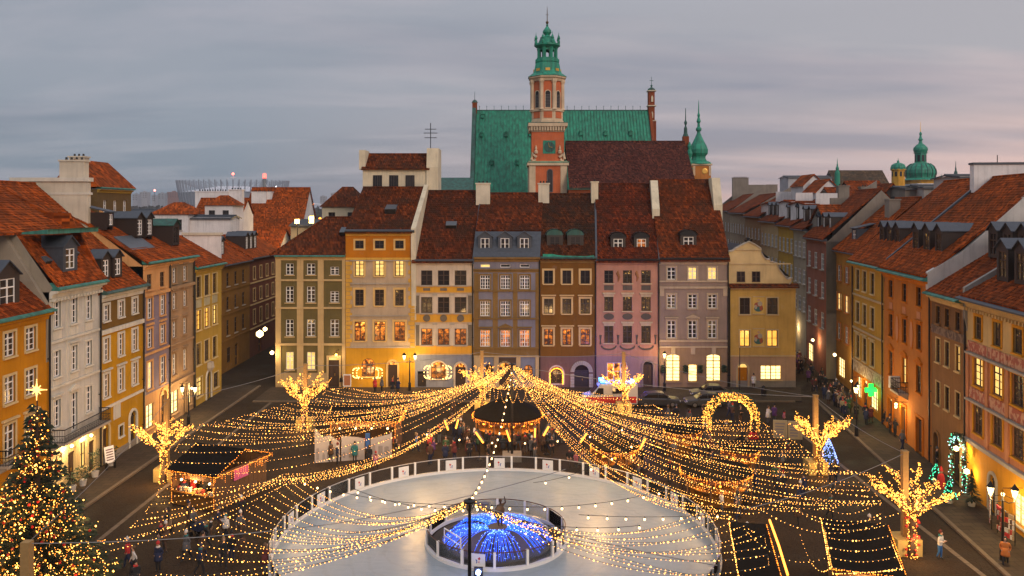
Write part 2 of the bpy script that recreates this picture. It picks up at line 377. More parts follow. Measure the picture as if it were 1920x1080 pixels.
def wall_mesh(W, H, zones, ops, depth=.30, back=9.0, gable=None, sideM=None):
    """front wall with real openings; zones [(ztop, matindex)]; ops (u0,u1,z0,z1,arch)"""
    m = MB()
    us = sorted({0.0, W} | {round(v, 3) for o in ops for v in o[:2]}); zs = sorted({0.0, H} | {round(v, 3) for o in ops for v in o[2:4]} | {z for z, _ in zones if z < H})
    us = [u for u in us if 0 <= u <= W]; zs = [z for z in zs if 0 <= z <= H]
    def mi(z):
        for zt, k in zones:
            if z < zt: return k
        return zones[-1][1]
    for i in range(len(us) - 1):
        for j in range(len(zs) - 1):
            a, b, c, d = us[i], us[i + 1], zs[j], zs[j + 1]
            if b - a < 1e-4 or d - c < 1e-4: continue
            x, z = (a + b) / 2, (c + d) / 2
            if any(o[0] < x < o[1] and o[2] < z < o[3] for o in ops): continue
            m.face([(a, 0, c), (b, 0, c), (b, 0, d), (a, 0, d)], mi(z))
    for o in ops:
        a, b, c, d = o[:4]; k = mi((c + d) / 2); ar = o[4] if len(o) > 4 else 0
        out = [(x + (a + b) / 2, z + c) for x, z in outline(b - a, d - c, ar)]
        n = len(out)
        for q in range(n):
            p, r_ = out[q], out[(q + 1) % n]
            m.face([(p[0], 0, p[1]), (r_[0], 0, r_[1]), (r_[0], depth, r_[1]), (p[0], depth, p[1])], k)
        if ar:
            top = out[2:]
            for q in range(len(top) - 1):
                p, r_ = top[q], top[q + 1]
                m.face([(p[0], -.003, p[1]), (r_[0], -.003, r_[1]), (r_[0], -.003, d), (p[0], -.003, d)][::-1], k)
    e = .006; sm = sideM if sideM is not None else zones[-1][1]
    for u in (e, W - e):
        m.face([(u, .001, 0), (u, back, 0), (u, back, H), (u, .001, H)], sm)
        if gable: m.face([(u, v, z) for v, z in gable], sm)
    m.face([(0, back, 0), (W, back, 0), (W, back, H), (0, back, H)], sm)
    return m
def roof_mesh(prof, u0, u1, shear=0.0, thick=.16, course=.34, lip=.035, uedge=None):
    """prof: (v,z) front to back.  Courses of tiles are stepped strips."""
    m = MB(); rr = random.Random(int(abs(u1 * 100)))
    for (v0, z0), (v1, z1) in zip(prof, prof[1:]):
        Ln = math.hypot(v1 - v0, z1 - z0); n = max(1, int(Ln / course)); nv, nz = -(z1 - z0) / Ln, (v1 - v0) / Ln
        if nz < 0: nv, nz = -nv, -nz
        up = z1 >= z0
        nu = max(1, int((u1 - u0) / 1.1)); uu = [u0 + (u1 - u0) * k / nu for k in range(nu + 1)]
        sag = [[(rr.random() - .5) * .03 for _ in uu] for _ in range(n + 1)]
        for k in range(n):
            t0, t1 = k / n, (k + 1) / n
            l0, l1 = (lip, 0.0) if up else (0.0, lip)
            for i in range(nu):
                q = []
                for (ua, t, l, kk, ii) in ((uu[i], t0, l0, k, i), (uu[i + 1], t0, l0, k, i + 1), (uu[i + 1], t1, l1, k + 1, i + 1), (uu[i], t1, l1, k + 1, i)):
                    l += sag[kk][ii]; v = v0 + (v1 - v0) * t + nv * l; z = z0 + (z1 - z0) * t + nz * l
                    q.append((ua + shear * v, v, z))
                m.face(q)
                if up and k: # riser
                    v, z = v0 + (v1 - v0) * t0, z0 + (z1 - z0) * t0
                    a = sag[k][i]; b = sag[k][i + 1]
                    m.face([(uu[i] + shear * v, v + nv * a, z + nz * a), (uu[i + 1] + shear * v, v + nv * b, z + nz * b), (uu[i + 1] + shear * v, v + nv * (lip + b), z + nz * (lip + b)), (uu[i] + shear * v, v + nv * (lip + a), z + nz * (lip + a))])
    for u in (u0, u1):
        top = [(u + shear * v, v, z) for v, z in prof]; bot = [(u + shear * v, v, z - thick) for v, z in prof]
        for k in range(len(prof) - 1): m.face([top[k], top[k + 1], bot[k + 1], bot[k]])
    v, z = prof[0]; m.face([(u0 + shear * v, v, z), (u1 + shear * v, v, z), (u1 + shear * v, v, z - thick), (u0 + shear * v, v, z - thick)])
    if len(prof) > 2:  # ridge tiles
        k = max(range(len(prof)), key=lambda q: prof[q][1])
        if 0 < k < len(prof) - 1:
            v, z = prof[k]; m.tube([(u0 + shear * v, v, z), (u1 + shear * v, v, z)], .13, 6)
    return m
def dormer(root, uc, v0, z0, w, h, depth, st=None, roof='gable', rm=None, wm=None, lit='d', n=1, gap=.5):
    """n dormers side by side in a row, each with its own window; v0/z0 = foot of the front on the roof"""
    rm = rm or SLATE; wm = wm or BROWNW; st = st or dict(fm=WHITE, nx=2, nz=2)
    for k in range(n):
        u = uc + (k - (n - 1) / 2) * (w + gap)
        m = MB(); ww, wh = w * .62, h * .78
        a = w / 2
        for (x0, x1) in ((-a, -ww / 2), (ww / 2, a)): m.box(x0, x1, 0, .12, 0, h)
        m.box(-ww / 2, ww / 2, 0, .12, 0, h * .1); m.box(-ww / 2, ww / 2, 0, .12, h * .1 + wh, h)
        m.box(-a, -a + .08, .12, depth, -.3, h); m.box(a - .08, a, .12, depth, -.3, h)
        if roof == 'gable': m.prism([(-a, h), (a, h), (0, h + w * .34)], 'y', .02, .12)
        d = m.build('dormer', wm, root, (u, v0, z0))
        m = MB(); o = a + .14
        if roof == 'gable':
            p = h + w * .36
            for s in (-1, 1):
                m.face([(0, -.16, p + .05), (s * o, -.16, h - .04), (s * o, depth, h - .04), (0, depth, p + .05)])
                m.face([(0, -.16, p - .03), (s * o, -.16, h - .12), (s * o, depth, h - .12), (0, depth, p - .03)])
                m.face([(0, -.16, p + .05), (s * o, -.16, h - .04), (s * o, -.16, h - .12), (0, -.16, p - .03)])
                m.face([(s * o, -.16, h - .04), (s * o, depth, h - .04), (s * o, depth, h - .12), (s * o, -.16, h - .12)])
        elif roof == 'arch':
            P = [(o * math.cos(t * math.pi / 8), h - .02 + w * .36 * math.sin(t * math.pi / 8)) for t in range(9)]
            for q in range(8): m.face([(P[q][0], -.14, P[q][1]), (P[q + 1][0], -.14, P[q + 1][1]), (P[q + 1][0], depth, P[q + 1][1]), (P[q][0], depth, P[q][1])])
            m.prism([(x * .94, z - .05) for x, z in P], 'y', -.02, .1)
        else:
            m.prism([(-.2, h - .02), (depth, h + .35 + .12 * depth), (depth, h + .45 + .12 * depth), (-.2, h + .08)], 'x', -o, o)
        m.build('dormer_roof', rm, d)
        fr, pa, su, si = win_meshes(ww, wh, 0, st.get('nx', 2), st.get('nz', 2), st.get('fm', WHITE), 0, 0, None)
        put('dormer_window', fr, d, (0, .07, h * .1))
        p = put('pane', pa, d, (0, .07, h * .1))
        if lit != 'd': p.material_slots[0].link = 'OBJECT'; p.material_slots[0].material = PANES[lit if isinstance(lit, str) else 'd']
def chimney(root, u, v, w, d, z0, z1, mat_=None, cap=True, shear=0.0):
    m = MB(); u += shear * v; m.box(u - w / 2, u + w / 2, v - d / 2, v + d / 2, z0, z1)
    if cap:
        m.box(u - w / 2 - .09, u + w / 2 + .09, v - d / 2 - .09, v + d / 2 + .09, z1, z1 + .16)
        n = max(1, int(max(w, d) / .45))
        for k in range(n):
            t = (k + .5) / n - .5
            x, y = (u + t * w * .85, v) if w > d else (u, v + t * d * .85)
            m.lathe([(.11, z1 + .16), (.09, z1 + .42)], (x, y), 6, 1)
    return m.build('chimney', [mat_ or FIREW, DARKM], root)
def firewall(root, u, prof, t=.35, mat_=None, shear=0.0):
    """slab across the house at u; prof = polygon (v,z)"""
    m = MB(); A = [(u - t / 2 + shear * v, v, z) for v, z in prof]; B = [(u + t / 2 + shear * v, v, z) for v, z in prof]; n = len(prof)
    m.face(A); m.face(B[::-1])
    for k in range(n): m.face([A[k], A[(k + 1) % n], B[(k + 1) % n], B[k]])
    return m.build('firewall', mat_ or FIREW, root)
def pipe(root, u, H, y=-.14):
    m = MB(); m.tube([(u, .15, H + .1), (u, y, H - .25), (u, y, .2)], .075, 6)
    for z in (1.5, H * .4, H * .75): m.box(u - .1, u + .1, y, 0, z, z + .06)
    return m.build('drainpipe', DARKM, root)
def skylight(root, u, v, z, w, h, slope, shear=0.0):
    m = MB(); m.M = Matrix.Translation((u + shear * v, v, z + h * (math.sin(slope) - math.sin(slope - R(20))) + .1)) @ Matrix.Rotation(slope - R(20), 4, 'X')
    m.box(-w / 2, w / 2, 0, h, .10, .18); m.box(-w / 2, -w / 2 + .06, 0, h, -.25, .1); m.box(w / 2 - .06, w / 2, 0, h, -.25, .1); m.box(-w / 2, w / 2, 0, .06, -.5, .1, 1)
    return m.build('skylight', [ZINC, DARKM], root)
def cornice(root, W, z, mat_, proj=.35, h=.4, name='cornice', u0=0.0, dent=False):
    m = MB(); m.prism([(0, z - h), (-proj * .25, z - h), (-proj * .4, z - h * .5), (-proj, z - h * .3), (-proj, z), (0, z)], 'x', u0 + .01, W - .01)
    if dent:
        n = int(W / .45)
        for k in range(n): m.box(u0 + (k + .3) * W / n, u0 + (k + .7) * W / n, -proj * .55, 0, z - h - .22, z - h)
    return m.build(name, mat_, root)
def band(root, u0, u1, z0, z1, mat_, proj=.06, name='string_course'):
    m = MB(); m.box(u0, u1, -proj, 0, z0, z1); return m.build(name, mat_, root)
def gutter(root, W, z, mat_=None, proj=.55, h=.34):
    m = MB(); m.prism([(-proj, z - .02), (-proj - .12, z + .02), (-proj - .12, z + .12), (-.06, z + h), (.12, z + h - .03), (.12, z - .02)], 'x', .01, W - .01); return m.build('gutter', mat_ or GUT, root)
def house(label, org, ang, W, H, mats, zones, ops, roof=None, cat='house', back=9.0, gable=None, group=None, sideM=None, name='townhouse', shear=0.0):
    """ops: (uc, z0, w, h, style-dict, lit) or ('door', uc, z0, w, h, arch, mat, lit, surround)"""
    root = thing(name, label, cat, org, ang, group)
    holes = []
    for o in ops:
        if o[0] == 'door': _, uc, z0, w, h, ar = o[:6]
        else: uc, z0, w, h = o[:4]; ar = o[4].get('arch', 0)
        holes.append((uc - w / 2, uc + w / 2, z0, z0 + h, ar))
    wall_mesh(W, H, zones, holes, .32, back, gable, sideM).build('wall', mats, root)
    for o in ops:
        if o[0] == 'door': door(root, *o[1:])
        else: window(root, *o)
    if roof:
        pr, rm = roof[:2]; kw = roof[2] if len(roof) > 2 else {}
        roof_mesh(pr, kw.get('u0', .01), kw.get('u1', W - .01), shear, course=kw.get('course', .34)).build('roof', rm, root)
    return root
def fnz(v, prof):
    for (a, b), (c, d) in zip(prof, prof[1:]):
        if a <= v <= c: return b + (d - b) * (v - a) / (c - a)
    return prof[-1][1]
# ------------------------------------------------------------------ ground
def ground():
    b = NB('cobbles'); v = b.tc.outputs['Object']
    vo = b.new('ShaderNodeTexVoronoi'); b.L.new(v, vo.inputs['Vector']); vo.inputs['Scale'].default_value = 5.5
    vd = b.new('ShaderNodeTexVoronoi', feature='DISTANCE_TO_EDGE'); b.L.new(v, vd.inputs['Vector']); vd.inputs['Scale'].default_value = 5.5
    col = b.mix(b.noise(.12, 5), (.026, .0165, .0095), (.062, .040, .023))
    col = b.mix(b.math('MULTIPLY', vo.outputs['Color'], .35), col, (.060, .048, .037))
    j = b.ramp(vd.outputs['Distance'], (.0, 1.0), (.07, 0.0)); col = b.mix(b.math('MULTIPLY', j, .7), col, (.008, .007, .006))
    wet = b.ramp(b.noise(.22, 5), (.45, 0.0), (.65, 1.0))
    b.bump(b.ramp(vd.outputs['Distance'], (0, 0.0), (.15, 1.0)), .5, .03)
    m = b.fin(b.mix(b.math('MULTIPLY', wet, .4), col, (.012, .0095, .007)), b.ramp(wet, (0, .85), (1, .55))); b.p.inputs['Specular IOR Level'].default_value = .06
    g = MB(); g.face([(-4000, -300, 0), (4000, -300, 0), (4000, 6000, 0), (-4000, 6000, 0)]); o = g.build('ground', m); o['kind'] = 'structure'
    b = NB('paving_slabs'); br = b.new('ShaderNodeTexBrick'); b.L.new(b.tc.outputs['Object'], br.inputs['Vector']); br.inputs['Scale'].default_value = 1.0
    br.inputs['Brick Width'].default_value = .9; br.inputs['Row Height'].default_value = .6; br.inputs['Mortar Size'].default_value = .02
    br.inputs['Color1'].default_value = (.085, .060, .038, 1); br.inputs['Color2'].default_value = (.058, .041, .027, 1); br.inputs['Mortar'].default_value = (.02, .017, .013, 1)
    col = b.mix(b.math('MULTIPLY', b.noise(.5, 6), .6), br.outputs['Color'], (.045, .037, .029))
    b.bump(br.outputs['Fac'], -.4, .015); PAVE = b.fin(col, .8); b.p.inputs['Specular IOR Level'].default_value = .08
    KERB = stucco((.16, .125, .09))
    def side(poly, name='pavement'):
        s = MB(); s.prism(poly, 'z', -.2, .13); o = s.build(name, PAVE); o['kind'] = 'structure'
    side([(-34, 20), (-30.3, 20), (-30.0, 96), (-34, 96)])
    kb = lambda Y: (29.6 + .116 * (Y - 57.6))
    side([(kb(25), 25), (33.5, 25), (37.6, 86), (36.9, 89.5), (kb(89.5), 89.5)])
    side([(-28.2, 88.2), (31.5, 88.2), (33.9, 95.2), (-28.2, 95.2)])
    for pts in ([(-30.15, 20), (-29.85, 96)], [(kb(25), 25), (kb(89.5), 89.5)], [(-28.2, 88.2), (31.5, 88.2)]):
        s = MB(); (x0, y0), (x1, y1) = pts; d = Vector((x1 - x0, y1 - y0, 0)); n = int(d.length / 1.0); d.normalize(); q = Vector((-d.y, d.x, 0)) * .14
        for k in range(n):
            a = Vector((x0, y0, 0)) + d * (k * 1.0 + .012); c = Vector((x0, y0, 0)) + d * (k * 1.0 + .988); dz = .138 + .008 * rnd.random()
            s.prism([(a - q)[:2], (c - q)[:2], (c + q)[:2], (a + q)[:2]], 'z', -.1, dz)
        o = s.build('kerb', KERB); o['kind'] = 'structure'
    # worn granite strips in the carriageway
    s = MB()
    for (x, y0, y1) in ((-26.2, 44, 92), (27.0, 40, 80)):
        for k in range(int(y1 - y0)): s.box(x - .16, x + .16, y0 + k + .02, y0 + k + .98, -.05, .006 + .004 * rnd.random())
    o = s.build('granite_gutter', KERB); o['kind'] = 'structure'
ground()
# ------------------------------------------------------------------ the row facing us across the square (facade plane at 95 m, 16 px per metre)
YC = 95.0; SH = .085
zc = lambda py: CAMZ - (py - HY) / 16.0
class Row:
    def __init__(s, p0, p1): s.p0 = p0; s.W = (p1 - p0) / 16.0; s.ops = []; s.org = ((p0 - 960) / 16.0, YC, 0)
    def u(s, px): return (px - s.p0) / 16.0
    def w(s, a, b, t, bt, st, lit='d'): s.ops.append((s.u((a + b) / 2), zc(bt), (b - a) / 16.0, (bt - t) / 16.0, st, lit))
    def grid(s, cols, rows, st, lits=None):
        for i, (t, bt) in enumerate(rows):
            for j, (a, b) in enumerate(cols): s.w(a, b, t, bt, st, lits[i][j] if lits else 'd')
    def door(s, a, b, t, arch=0, mat_=None, lit=None, sm=None, bot=725.5): s.ops.append(('door', s.u((a + b) / 2), .15, (b - a) / 16.0, zc(t) - .15, arch, mat_, lit, sm))
def tieback(root, r, items):
    for f in items: f(root, r)
# --- olive house at the left end
r = Row(516.5, 648); OL = stucco((.145, .115, .050)); PIL = stucco((.52, .38, .20))
W24 = dict(fm=WHITE, nx=2, nz=4, sill=1, sm=PIL); W23 = dict(fm=WHITE, nx=2, nz=3, sill=1, sm=PIL)
cols = [(536, 550.5), (575.5, 591), (619.5, 635.5)]
for (a, b), rows in zip(cols, ([(494, 515), (537, 567), (599, 630.5)], [(494, 515), (537, 567), (599, 630.5)], [(500, 515), (546, 567), (599, 630.5)])):
    for k, (t, bt) in enumerate(rows): r.w(a, b, t, bt, W23 if k == 0 else W24, 'm' if rnd.random() < .25 else 'd')
for a, b in cols[:2]: r.w(a, b, 660, 693, W24, 'y')
r.door(616, 636, 670, 0, None, 'y', PIL)
root = house('olive green townhouse with beige pilasters and hipped roof at the left end of far row', r.org, 0, r.W, zc(480), [OL, stucco((.46, .34, .19))], [(zc(699), 1), (99, 0)], r.ops, shear=SH, back=11)
for a, b in ((517, 527), (557, 569), (596, 607), (641.5, 647.5)): band(root, r.u(a), r.u(b), .3, zc(486), PIL, .10, 'pilaster')
for t, b in ((523.5, 527), (575.5, 579), (643.5, 647.5)): band(root, 0, r.W - .02, zc(b), zc(t), PIL, .16)
cornice(root, r.W, zc(480), PIL, .35, .5); gutter(root, r.W, zc(481), GUT, .55, .3)
m = MB(); h0 = zc(478); h1 = zc(418) + .6; m.face([(-.5, -.5, h0), (r.W, -.5, h0), (r.W + .55, 6.0, h1), (4.6, 6.0, h1)]); m.face([(-.5, 12, h0), (-.5, -.5, h0), (4.6, 6.0, h1)]); m.face([(r.W, 12, h0), (-.5, 12, h0), (4.6, 6.0, h1), (r.W + .55, 6.0, h1)])
m.build('roof', RED1, root); m = MB(); m.tube([(-.5, -.5, h0), (4.6, 6, h1), (r.W + .5, 6, h1)], .14, 6); m.build('ridge_tiles', RED1, root)
skylight(root, r.u(636), 2.6, zc(446) - .1, 1.1, 1.5, R(42))
# --- tall beige and orange house with the roof lantern
r = Row(648, 778); BG = stucco((.46, .36, .25)); ORG = stucco((.44, .17, .035)); QUO = stucco((.60, .36, .10)); YGR = stucco((.48, .27, .055))
SUR = stucco((.66, .45, .20)); WB = dict(fm=BROWNW, nx=2, nz=4, sill=1, sm=SUR, sur=1, sw=.24); WS = dict(fm=DARKW, nx=2, nz=2, sill=0, sm=SUR, sur=1, sw=.2)
cols = [(666, 682), (703, 720), (741, 757)]
r.grid(cols, [(451, 466)], WS); r.grid(cols, [(488, 517.5)], WB, ['yyy']); r.grid(cols, [(543, 573)], WB, ['ddm']); r.grid([(665, 685), (702, 722.5), (739.5, 759.5)], [(603, 639)], WB, ['rrr'])
r.w(678, 703, 672, 706, dict(fm=BROWNW, nx=3, nz=3, arch=1, sill=1, sm=SUR), 'r')
r.door(727.5, 745, 677, 1, None, 'r', SUR)
root = house('tall beige townhouse with orange top floor and yellow ground floor under a roof lantern', r.org, 0, r.W, zc(434), [YGR, BG, ORG], [(zc(652), 0), (zc(493 - 5), 1), (99, 2)], r.ops, shear=SH, back=8, sideM=1)
for k in range(21):
    for a, b in ((648.2, 655 + 2 * (k % 2)), (768 - 2 * (k % 2), 777.8)): pass
def quoins(root, W, z0, z1, mat_, w=.55, n=20):
    for k in range(n):
        a, b = z0 + (z1 - z0) * k / n + .03, z0 + (z1 - z0) * (k + 1) / n - .03; ww = w + (.22 if k % 2 else 0)
        for (x0, x1) in ((.02, ww), (W - ww, W - .02)):
            m = MB(); m.box(x0, x1, -.07, 0, a, b); m.build('quoin', mat_, root)
quoins(root, r.W, zc(650), zc(490), QUO)
for py in (487.5, 531, 591, 650): band(root, r.u(657), r.u(768), zc(py + 2), zc(py), STONE, .2)
band(root, 0.02, r.W - .02, zc(487), zc(483), QUO, .12)
cornice(root, r.W, zc(434), QUO, .35, .5); gutter(root, r.W, zc(434), SLATE, .5, .25)
E0, R0, D0 = zc(432), 23.75, 7.6; prof = [(-.5, E0 - .2), (D0, R0)]
roof_mesh(prof + [(2 * D0, E0)], .0, r.W - .25, SH).build('roof', CR[0], root)
skylight(root, r.u(722), 2.5, fnz(2.5, prof) - .15, 1.3, 1.9, R(36), SH)
firewall(root, r.W - .12, [(-.35, E0 - 2.2), (-.35, E0 + .25), (D0, R0 + .35), (D0 + 2, R0 + .35), (D0 + 2, 8), (0, 8)], .55, FIREC, SH)
# roof lantern
m = MB(); lx0, lx1 = (680 - 960) * 103 / F - r.org[0], (803 - 960) * 103 / F - r.org[0]; ly = 8.0; zt = CAMZ - (318 - HY) * 103 / F; zb = 23.0
m.box(lx0, lx1, ly, ly + 5, zb, zt); bw = m.build('lantern_wall', FIREC, root)
for px in (708, 738.5, 769):
    x = (px - 960) * 103 / F - r.org[0]; fr, pa, su, si = win_meshes(1.15, 1.55, 0, 4, 1, DARKW, 0, 0, None); o = put('lantern_window', fr, bw, (x, ly - .06, zb + .75)); put('pane', pa, bw, (x, ly - .04, zb + .75))
zr = CAMZ - (289 - HY) * 105.5 / F
m = roof_mesh([(ly - .4, zt + .1), (ly + 2.5, zr), (ly + 5.4, zt + .1)], lx0 - .1, lx1 + .2, 0); m.build('lantern_roof', RED1, root)
firewall(root, lx1 + .55, [(ly - .3, zb - 1.5), (ly - .3, zt + .3), (ly + .2, zr + .6), (ly + 4, zr + .6), (ly + 4, zb)], 1.5, FIREC)
firewall(root, lx0 - .05, [(ly - .05, zt), (ly - .05, zr + .35), (ly + 3, zr + .35), (ly + 3, zt)], .8, FIREC)
ant = thing('roof_aerial', 'dark rooftop aerial with three stacked crossbars above the roof lantern', 'aerial', (r.org[0] + lx1 + .2, YC + ly + 1, zr + .6))
m = MB(); m.tube([(0, 0, 0), (0, 0, 3.3)], .05, 6)
for z, w in ((1.4, .75), (2.0, .85), (2.5, .7)):
    m.tube([(-w, 0, z), (w, 0, z)], .045, 5)
    for k in range(5): m.tube([(-w + k * w / 2, -.3, z), (-w + k * w / 2, .3, z)], .03, 4)
m.build('mast', DARKM, ant)
# --- white and yellow house with blue ground floor
r = Row(778, 888); WH = stucco((.56, .47, .36)); YE = stucco((.62, .34, .08)); BL = stucco((.20, .21, .25)); GRAF = stucco((.17, .14, .10))
WD = dict(fm=BROWNW, nx=2, nz=3, sill=1, sm=STONE); cols = [(789.5, 810.5), (821, 842.5), (852.5, 874.5)]
r.grid(cols, [(507, 535), (557, 587)], WD, ['ddm', 'mdd']); r.grid(cols, [(616, 647)], WD, ['rrr'])
r.w(808, 836, 678, 710, dict(fm=BROWNW, nx=3, nz=3, arch=1, sill=1, sur=1, sm=WH), 'r'); r.door(854, 873, 681, 1, None, 'r', WH); r.door(783, 799, 696, 0, DARKW)
root = house('cream and yellow townhouse with dark window casements and painted roundels above a blue ground floor', r.org, 0, r.W, zc(490), [BL, YE, WH], [(zc(665), 0), (zc(648), 1), (zc(604), 2), (zc(588), 1), (zc(549), 2), (zc(536), 1), (99, 2)], r.ops, shear=SH, back=8, sideM=2)
for k, (a, b) in enumerate(cols):
    x = r.u((a + b) / 2)
    m = MB(); m.M = Matrix.Translation((x, -.03, zc(596.5))) @ Matrix.Rotation(R(90), 4, 'X'); m.lathe([(.42, 0), (.42, .04), (.34, .06), (.3, .03)], n=16); m.build('roundel', GRAF, root)
    band(root, x - .4, x + .4, zc(545), zc(540), GRAF, .05, 'painted_panel')
for px in (783, 815.5, 847.5, 881):
    for t, b in ((551, 588), (606, 648)):
        band(root, r.u(px - 3.2), r.u(px + 3.2), zc(b), zc(t), GRAF if px in (783, 881) else WH, .07, 'pilaster'); band(root, r.u(px - 4.5), r.u(px + 4.5), zc(t + 3), zc(t - 1), STONE, .12, 'capital')
for py in (536, 549, 588, 605, 664): band(root, .02, r.W - .02, zc(py + 1), zc(py - .6), stucco((.50, .36, .22)), .1)
cornice(root, r.W, zc(490), WH, .3, .4); gutter(root, r.W, zc(489), SLATE, .5, .25)
E0, R0 = zc(487), 23.3; prof = [(-.5, E0 - .2), (D0, R0)]; roof_mesh(prof + [(2 * D0, E0)], -.3, r.W, SH).build('roof', CR[1], root)
skylight(root, r.u(838), 3.0, fnz(3.0, prof) - .2, 1.3, 1.7, R(44), SH)
chimney(root, r.W + .35, 6.3, 1.75, .9, 20.5, 24.1, FIREW, True, SH); pipe(root, r.W - .1, zc(490)); firewall(root, r.W, [(v_, z_ + .16) for v_, z_ in prof] + [(prof[-1][0], prof[-1][1] - .6), (prof[0][0], prof[0][1] - .3)], .22, SLATE, SH)
# --- blue-grey house with the slate mansard
r = Row(888, 1013); BGY = stucco((.205, .195, .22)); OLB = stucco((.21, .13, .05)); CREAMS = stucco((.5, .38, .22)); YST = stucco((.40, .24, .07))
WW = dict(fm=WHITE, nx=4, nz=4, sill=1, sm=OLB, sur=1, sw=.16); cols = [(900.5, 919), (938.5, 957), (974.5, 993)]
r.grid([(901, 919), (938, 957), (975, 993)], [(495.5, 501.5)], dict(fm=WHITE, nx=1, nz=1, sill=0), ['ydd']); r.grid(cols, [(516, 542), (564, 593)], WW, ['ddm', 'mdd'])
r.w(*cols[0], 619, 650, dict(WW, sur=2), 'r'); r.w(*cols[1], 619, 650, dict(WW, sur=3), 'r'); r.w(*cols[2], 619, 650, dict(WW, sur=2), 'r')
r.w(909, 924, 683, 706, dict(fm=BROWNW, nx=2, nz=3, arch=1, sill=1, sm=CREAMS), 'm'); r.door(936, 957, 680, 1, None, 'r', CREAMS); r.w(982, 999, 684, 712, dict(fm=BROWNW, nx=2, nz=3, arch=1, sill=1, sm=CREAMS), 'r')
root = house('blue-grey townhouse with white windows, a gold pediment and a slate mansard with three dormers', r.org, 0, r.W, zc(484), [BL, OLB, BGY], [(zc(667), 0), (zc(652), 1), (zc(511), 2), (zc(505), 1), (99, 2)], r.ops, shear=SH, back=8, sideM=2)
for a, b in ((889, 897.5), (924, 933.5), (962, 970.5), (1004, 1012)): band(root, r.u(a), r.u(b), zc(652), zc(512), OLB, .05, 'pilaster')
for a, b in ((889, 900), (926, 935), (968, 976), (1004, 1012)): band(root, r.u(a), r.u(b), .2, zc(668), CREAMS, .12, 'pilaster')
for py in (505, 545, 597, 652): band(root, .02, r.W - .02, zc(py + 1.6), zc(py - .8), OLB, .16)
band(root, .02, r.W - .02, zc(669), zc(666.5), CREAMS, .2)
band(root, r.u(936), r.u(967), zc(680), zc(671), BROWNW, .1, 'shop_sign_board')
cornice(root, r.W, zc(482), OLB, .5, .55)
E0 = zc(481); B0 = (2.2, 18.55); R0 = 23.0; D4 = 7.6
m = roof_mesh([(-.45, E0), B0], -.05, r.W, SH, course=.8, lip=.015); m.build('mansard', SLATE, root)
roof_mesh([(2.0, B0[1] - .05), (D4, R0), (2 * D4, E0)], .0, r.W, SH).build('roof', CR[2], root); band(root, .1, r.W, B0[1] - .15, B0[1] + .1, DARKM, -2.0, 'mansard_lip') if False else None
for px in (910, 947.5, 984): dormer(root, r.u(px) - .05, .35, zc(471.5), 1.65, 1.75, 1.9, dict(fm=WHITE, nx=2, nz=2), 'gable', SLATE, SLATE, 'd')
chimney(root, r.W + .1, 6.6, 1.35, .9, 20.5, 24.1, FIREW, True, SH); pipe(root, r.W - .08, zc(484))
# --- brown house with copper dormers
r = Row(1013, 1118); BRN = stucco((.165, .080, .022)); PUR = stucco((.155, .095, .085)); SUC = stucco((.58, .42, .22))
WB3 = dict(fm=DARKW, nx=2, nz=3, sill=1, sm=SUC, sur=1, sw=.22); cols = [(1020, 1037), (1054.5, 1071), (1088.5, 1106)]
r.grid(cols, [(507, 532)], dict(WB3, nz=2), ['ddd']); r.grid(cols, [(560, 588)], dict(WB3, sur=2), ['dmm']); r.grid(cols, [(617, 647)], dict(WB3, sur=2), ['rrr'])
r.w(1031, 1056, 687, 719, dict(fm=BROWNW, nx=2, nz=2, arch=1, sill=0, sur=1, sm=stucco((.42, .40, .42))), 'm')
r.door(1077, 1104, 683, 1, DARKW)
root = house('dark brown townhouse with pale window surrounds and a stone-banded arched doorway', r.org, 0, r.W, zc(485), [PUR, BRN], [(zc(668), 0), (99, 1)], r.ops, shear=SH, back=8, sideM=1)
for k in range(15):
    a = math.pi * k / 15; b = math.pi * (k + .86) / 15; cx, cz, r0, r1 = r.u(1090.5), zc(697.5), .86, 1.32; m = MB()
    m.prism([(cx + r0 * math.cos(a), cz + r0 * math.sin(a)), (cx + r1 * math.cos(a), cz + r1 * math.sin(a)), (cx + r1 * math.cos(b), cz + r1 * math.sin(b)), (cx + r0 * math.cos(b), cz + r0 * math.sin(b))], 'y', -.16, -.01); m.build('voussoir', stucco((.40, .36, .32)), root)
for k in range(5):
    for s in (-1, 1):
        m = MB(); x0 = r.u(1090.5) + s * .87; m.box(min(x0, x0 + s * .45), max(x0, x0 + s * .45), -.16, -.01, .15 + k * .32, .15 + k * .32 + .27); m.build('jamb_stone', stucco((.40, .36, .32)), root)
cornice(root, r.W, zc(485), OLB, .35, .5); gutter(root, r.W, zc(484), COPD, .5, .3)
E0, R0 = zc(483), 22.9; D5 = 7.6; prof = [(-.5, E0 - .1), (2.4, 18.7), (D5, R0)]
roof_mesh(prof + [(2 * D5, E0)], .0, r.W, SH).build('roof', CR[3], root)
for px in (1041, 1080): dormer(root, r.u(px), .75, zc(470.5), 1.9, 1.9, 2.2, dict(fm=DARKW, nx=2, nz=2), 'arch', COPD, DARKW); band(root, r.u(px) - 1, r.u(px) + 1, zc(478), zc(471.5), COP, .0, 'copper_apron') if False else None
m = MB(); m.prism([(-.5, E0 + .02), (.75, E0 + 1.15), (.75, E0 + 1.0), (-.5, E0 - .1)], 'x', .3, r.W - .3); m.build('copper_apron', COP, root)
chimney(root, r.W - .1, 6.6, .85, .9, 20.2, 24.3, FIREC, True, SH); pipe(root, r.W - .08, zc(485)); firewall(root, r.W, [(v_, z_ + .16) for v_, z_ in prof] + [(prof[-1][0], prof[-1][1] - .6), (prof[0][0], prof[0][1] - .3)], .22, SLATE, SH)
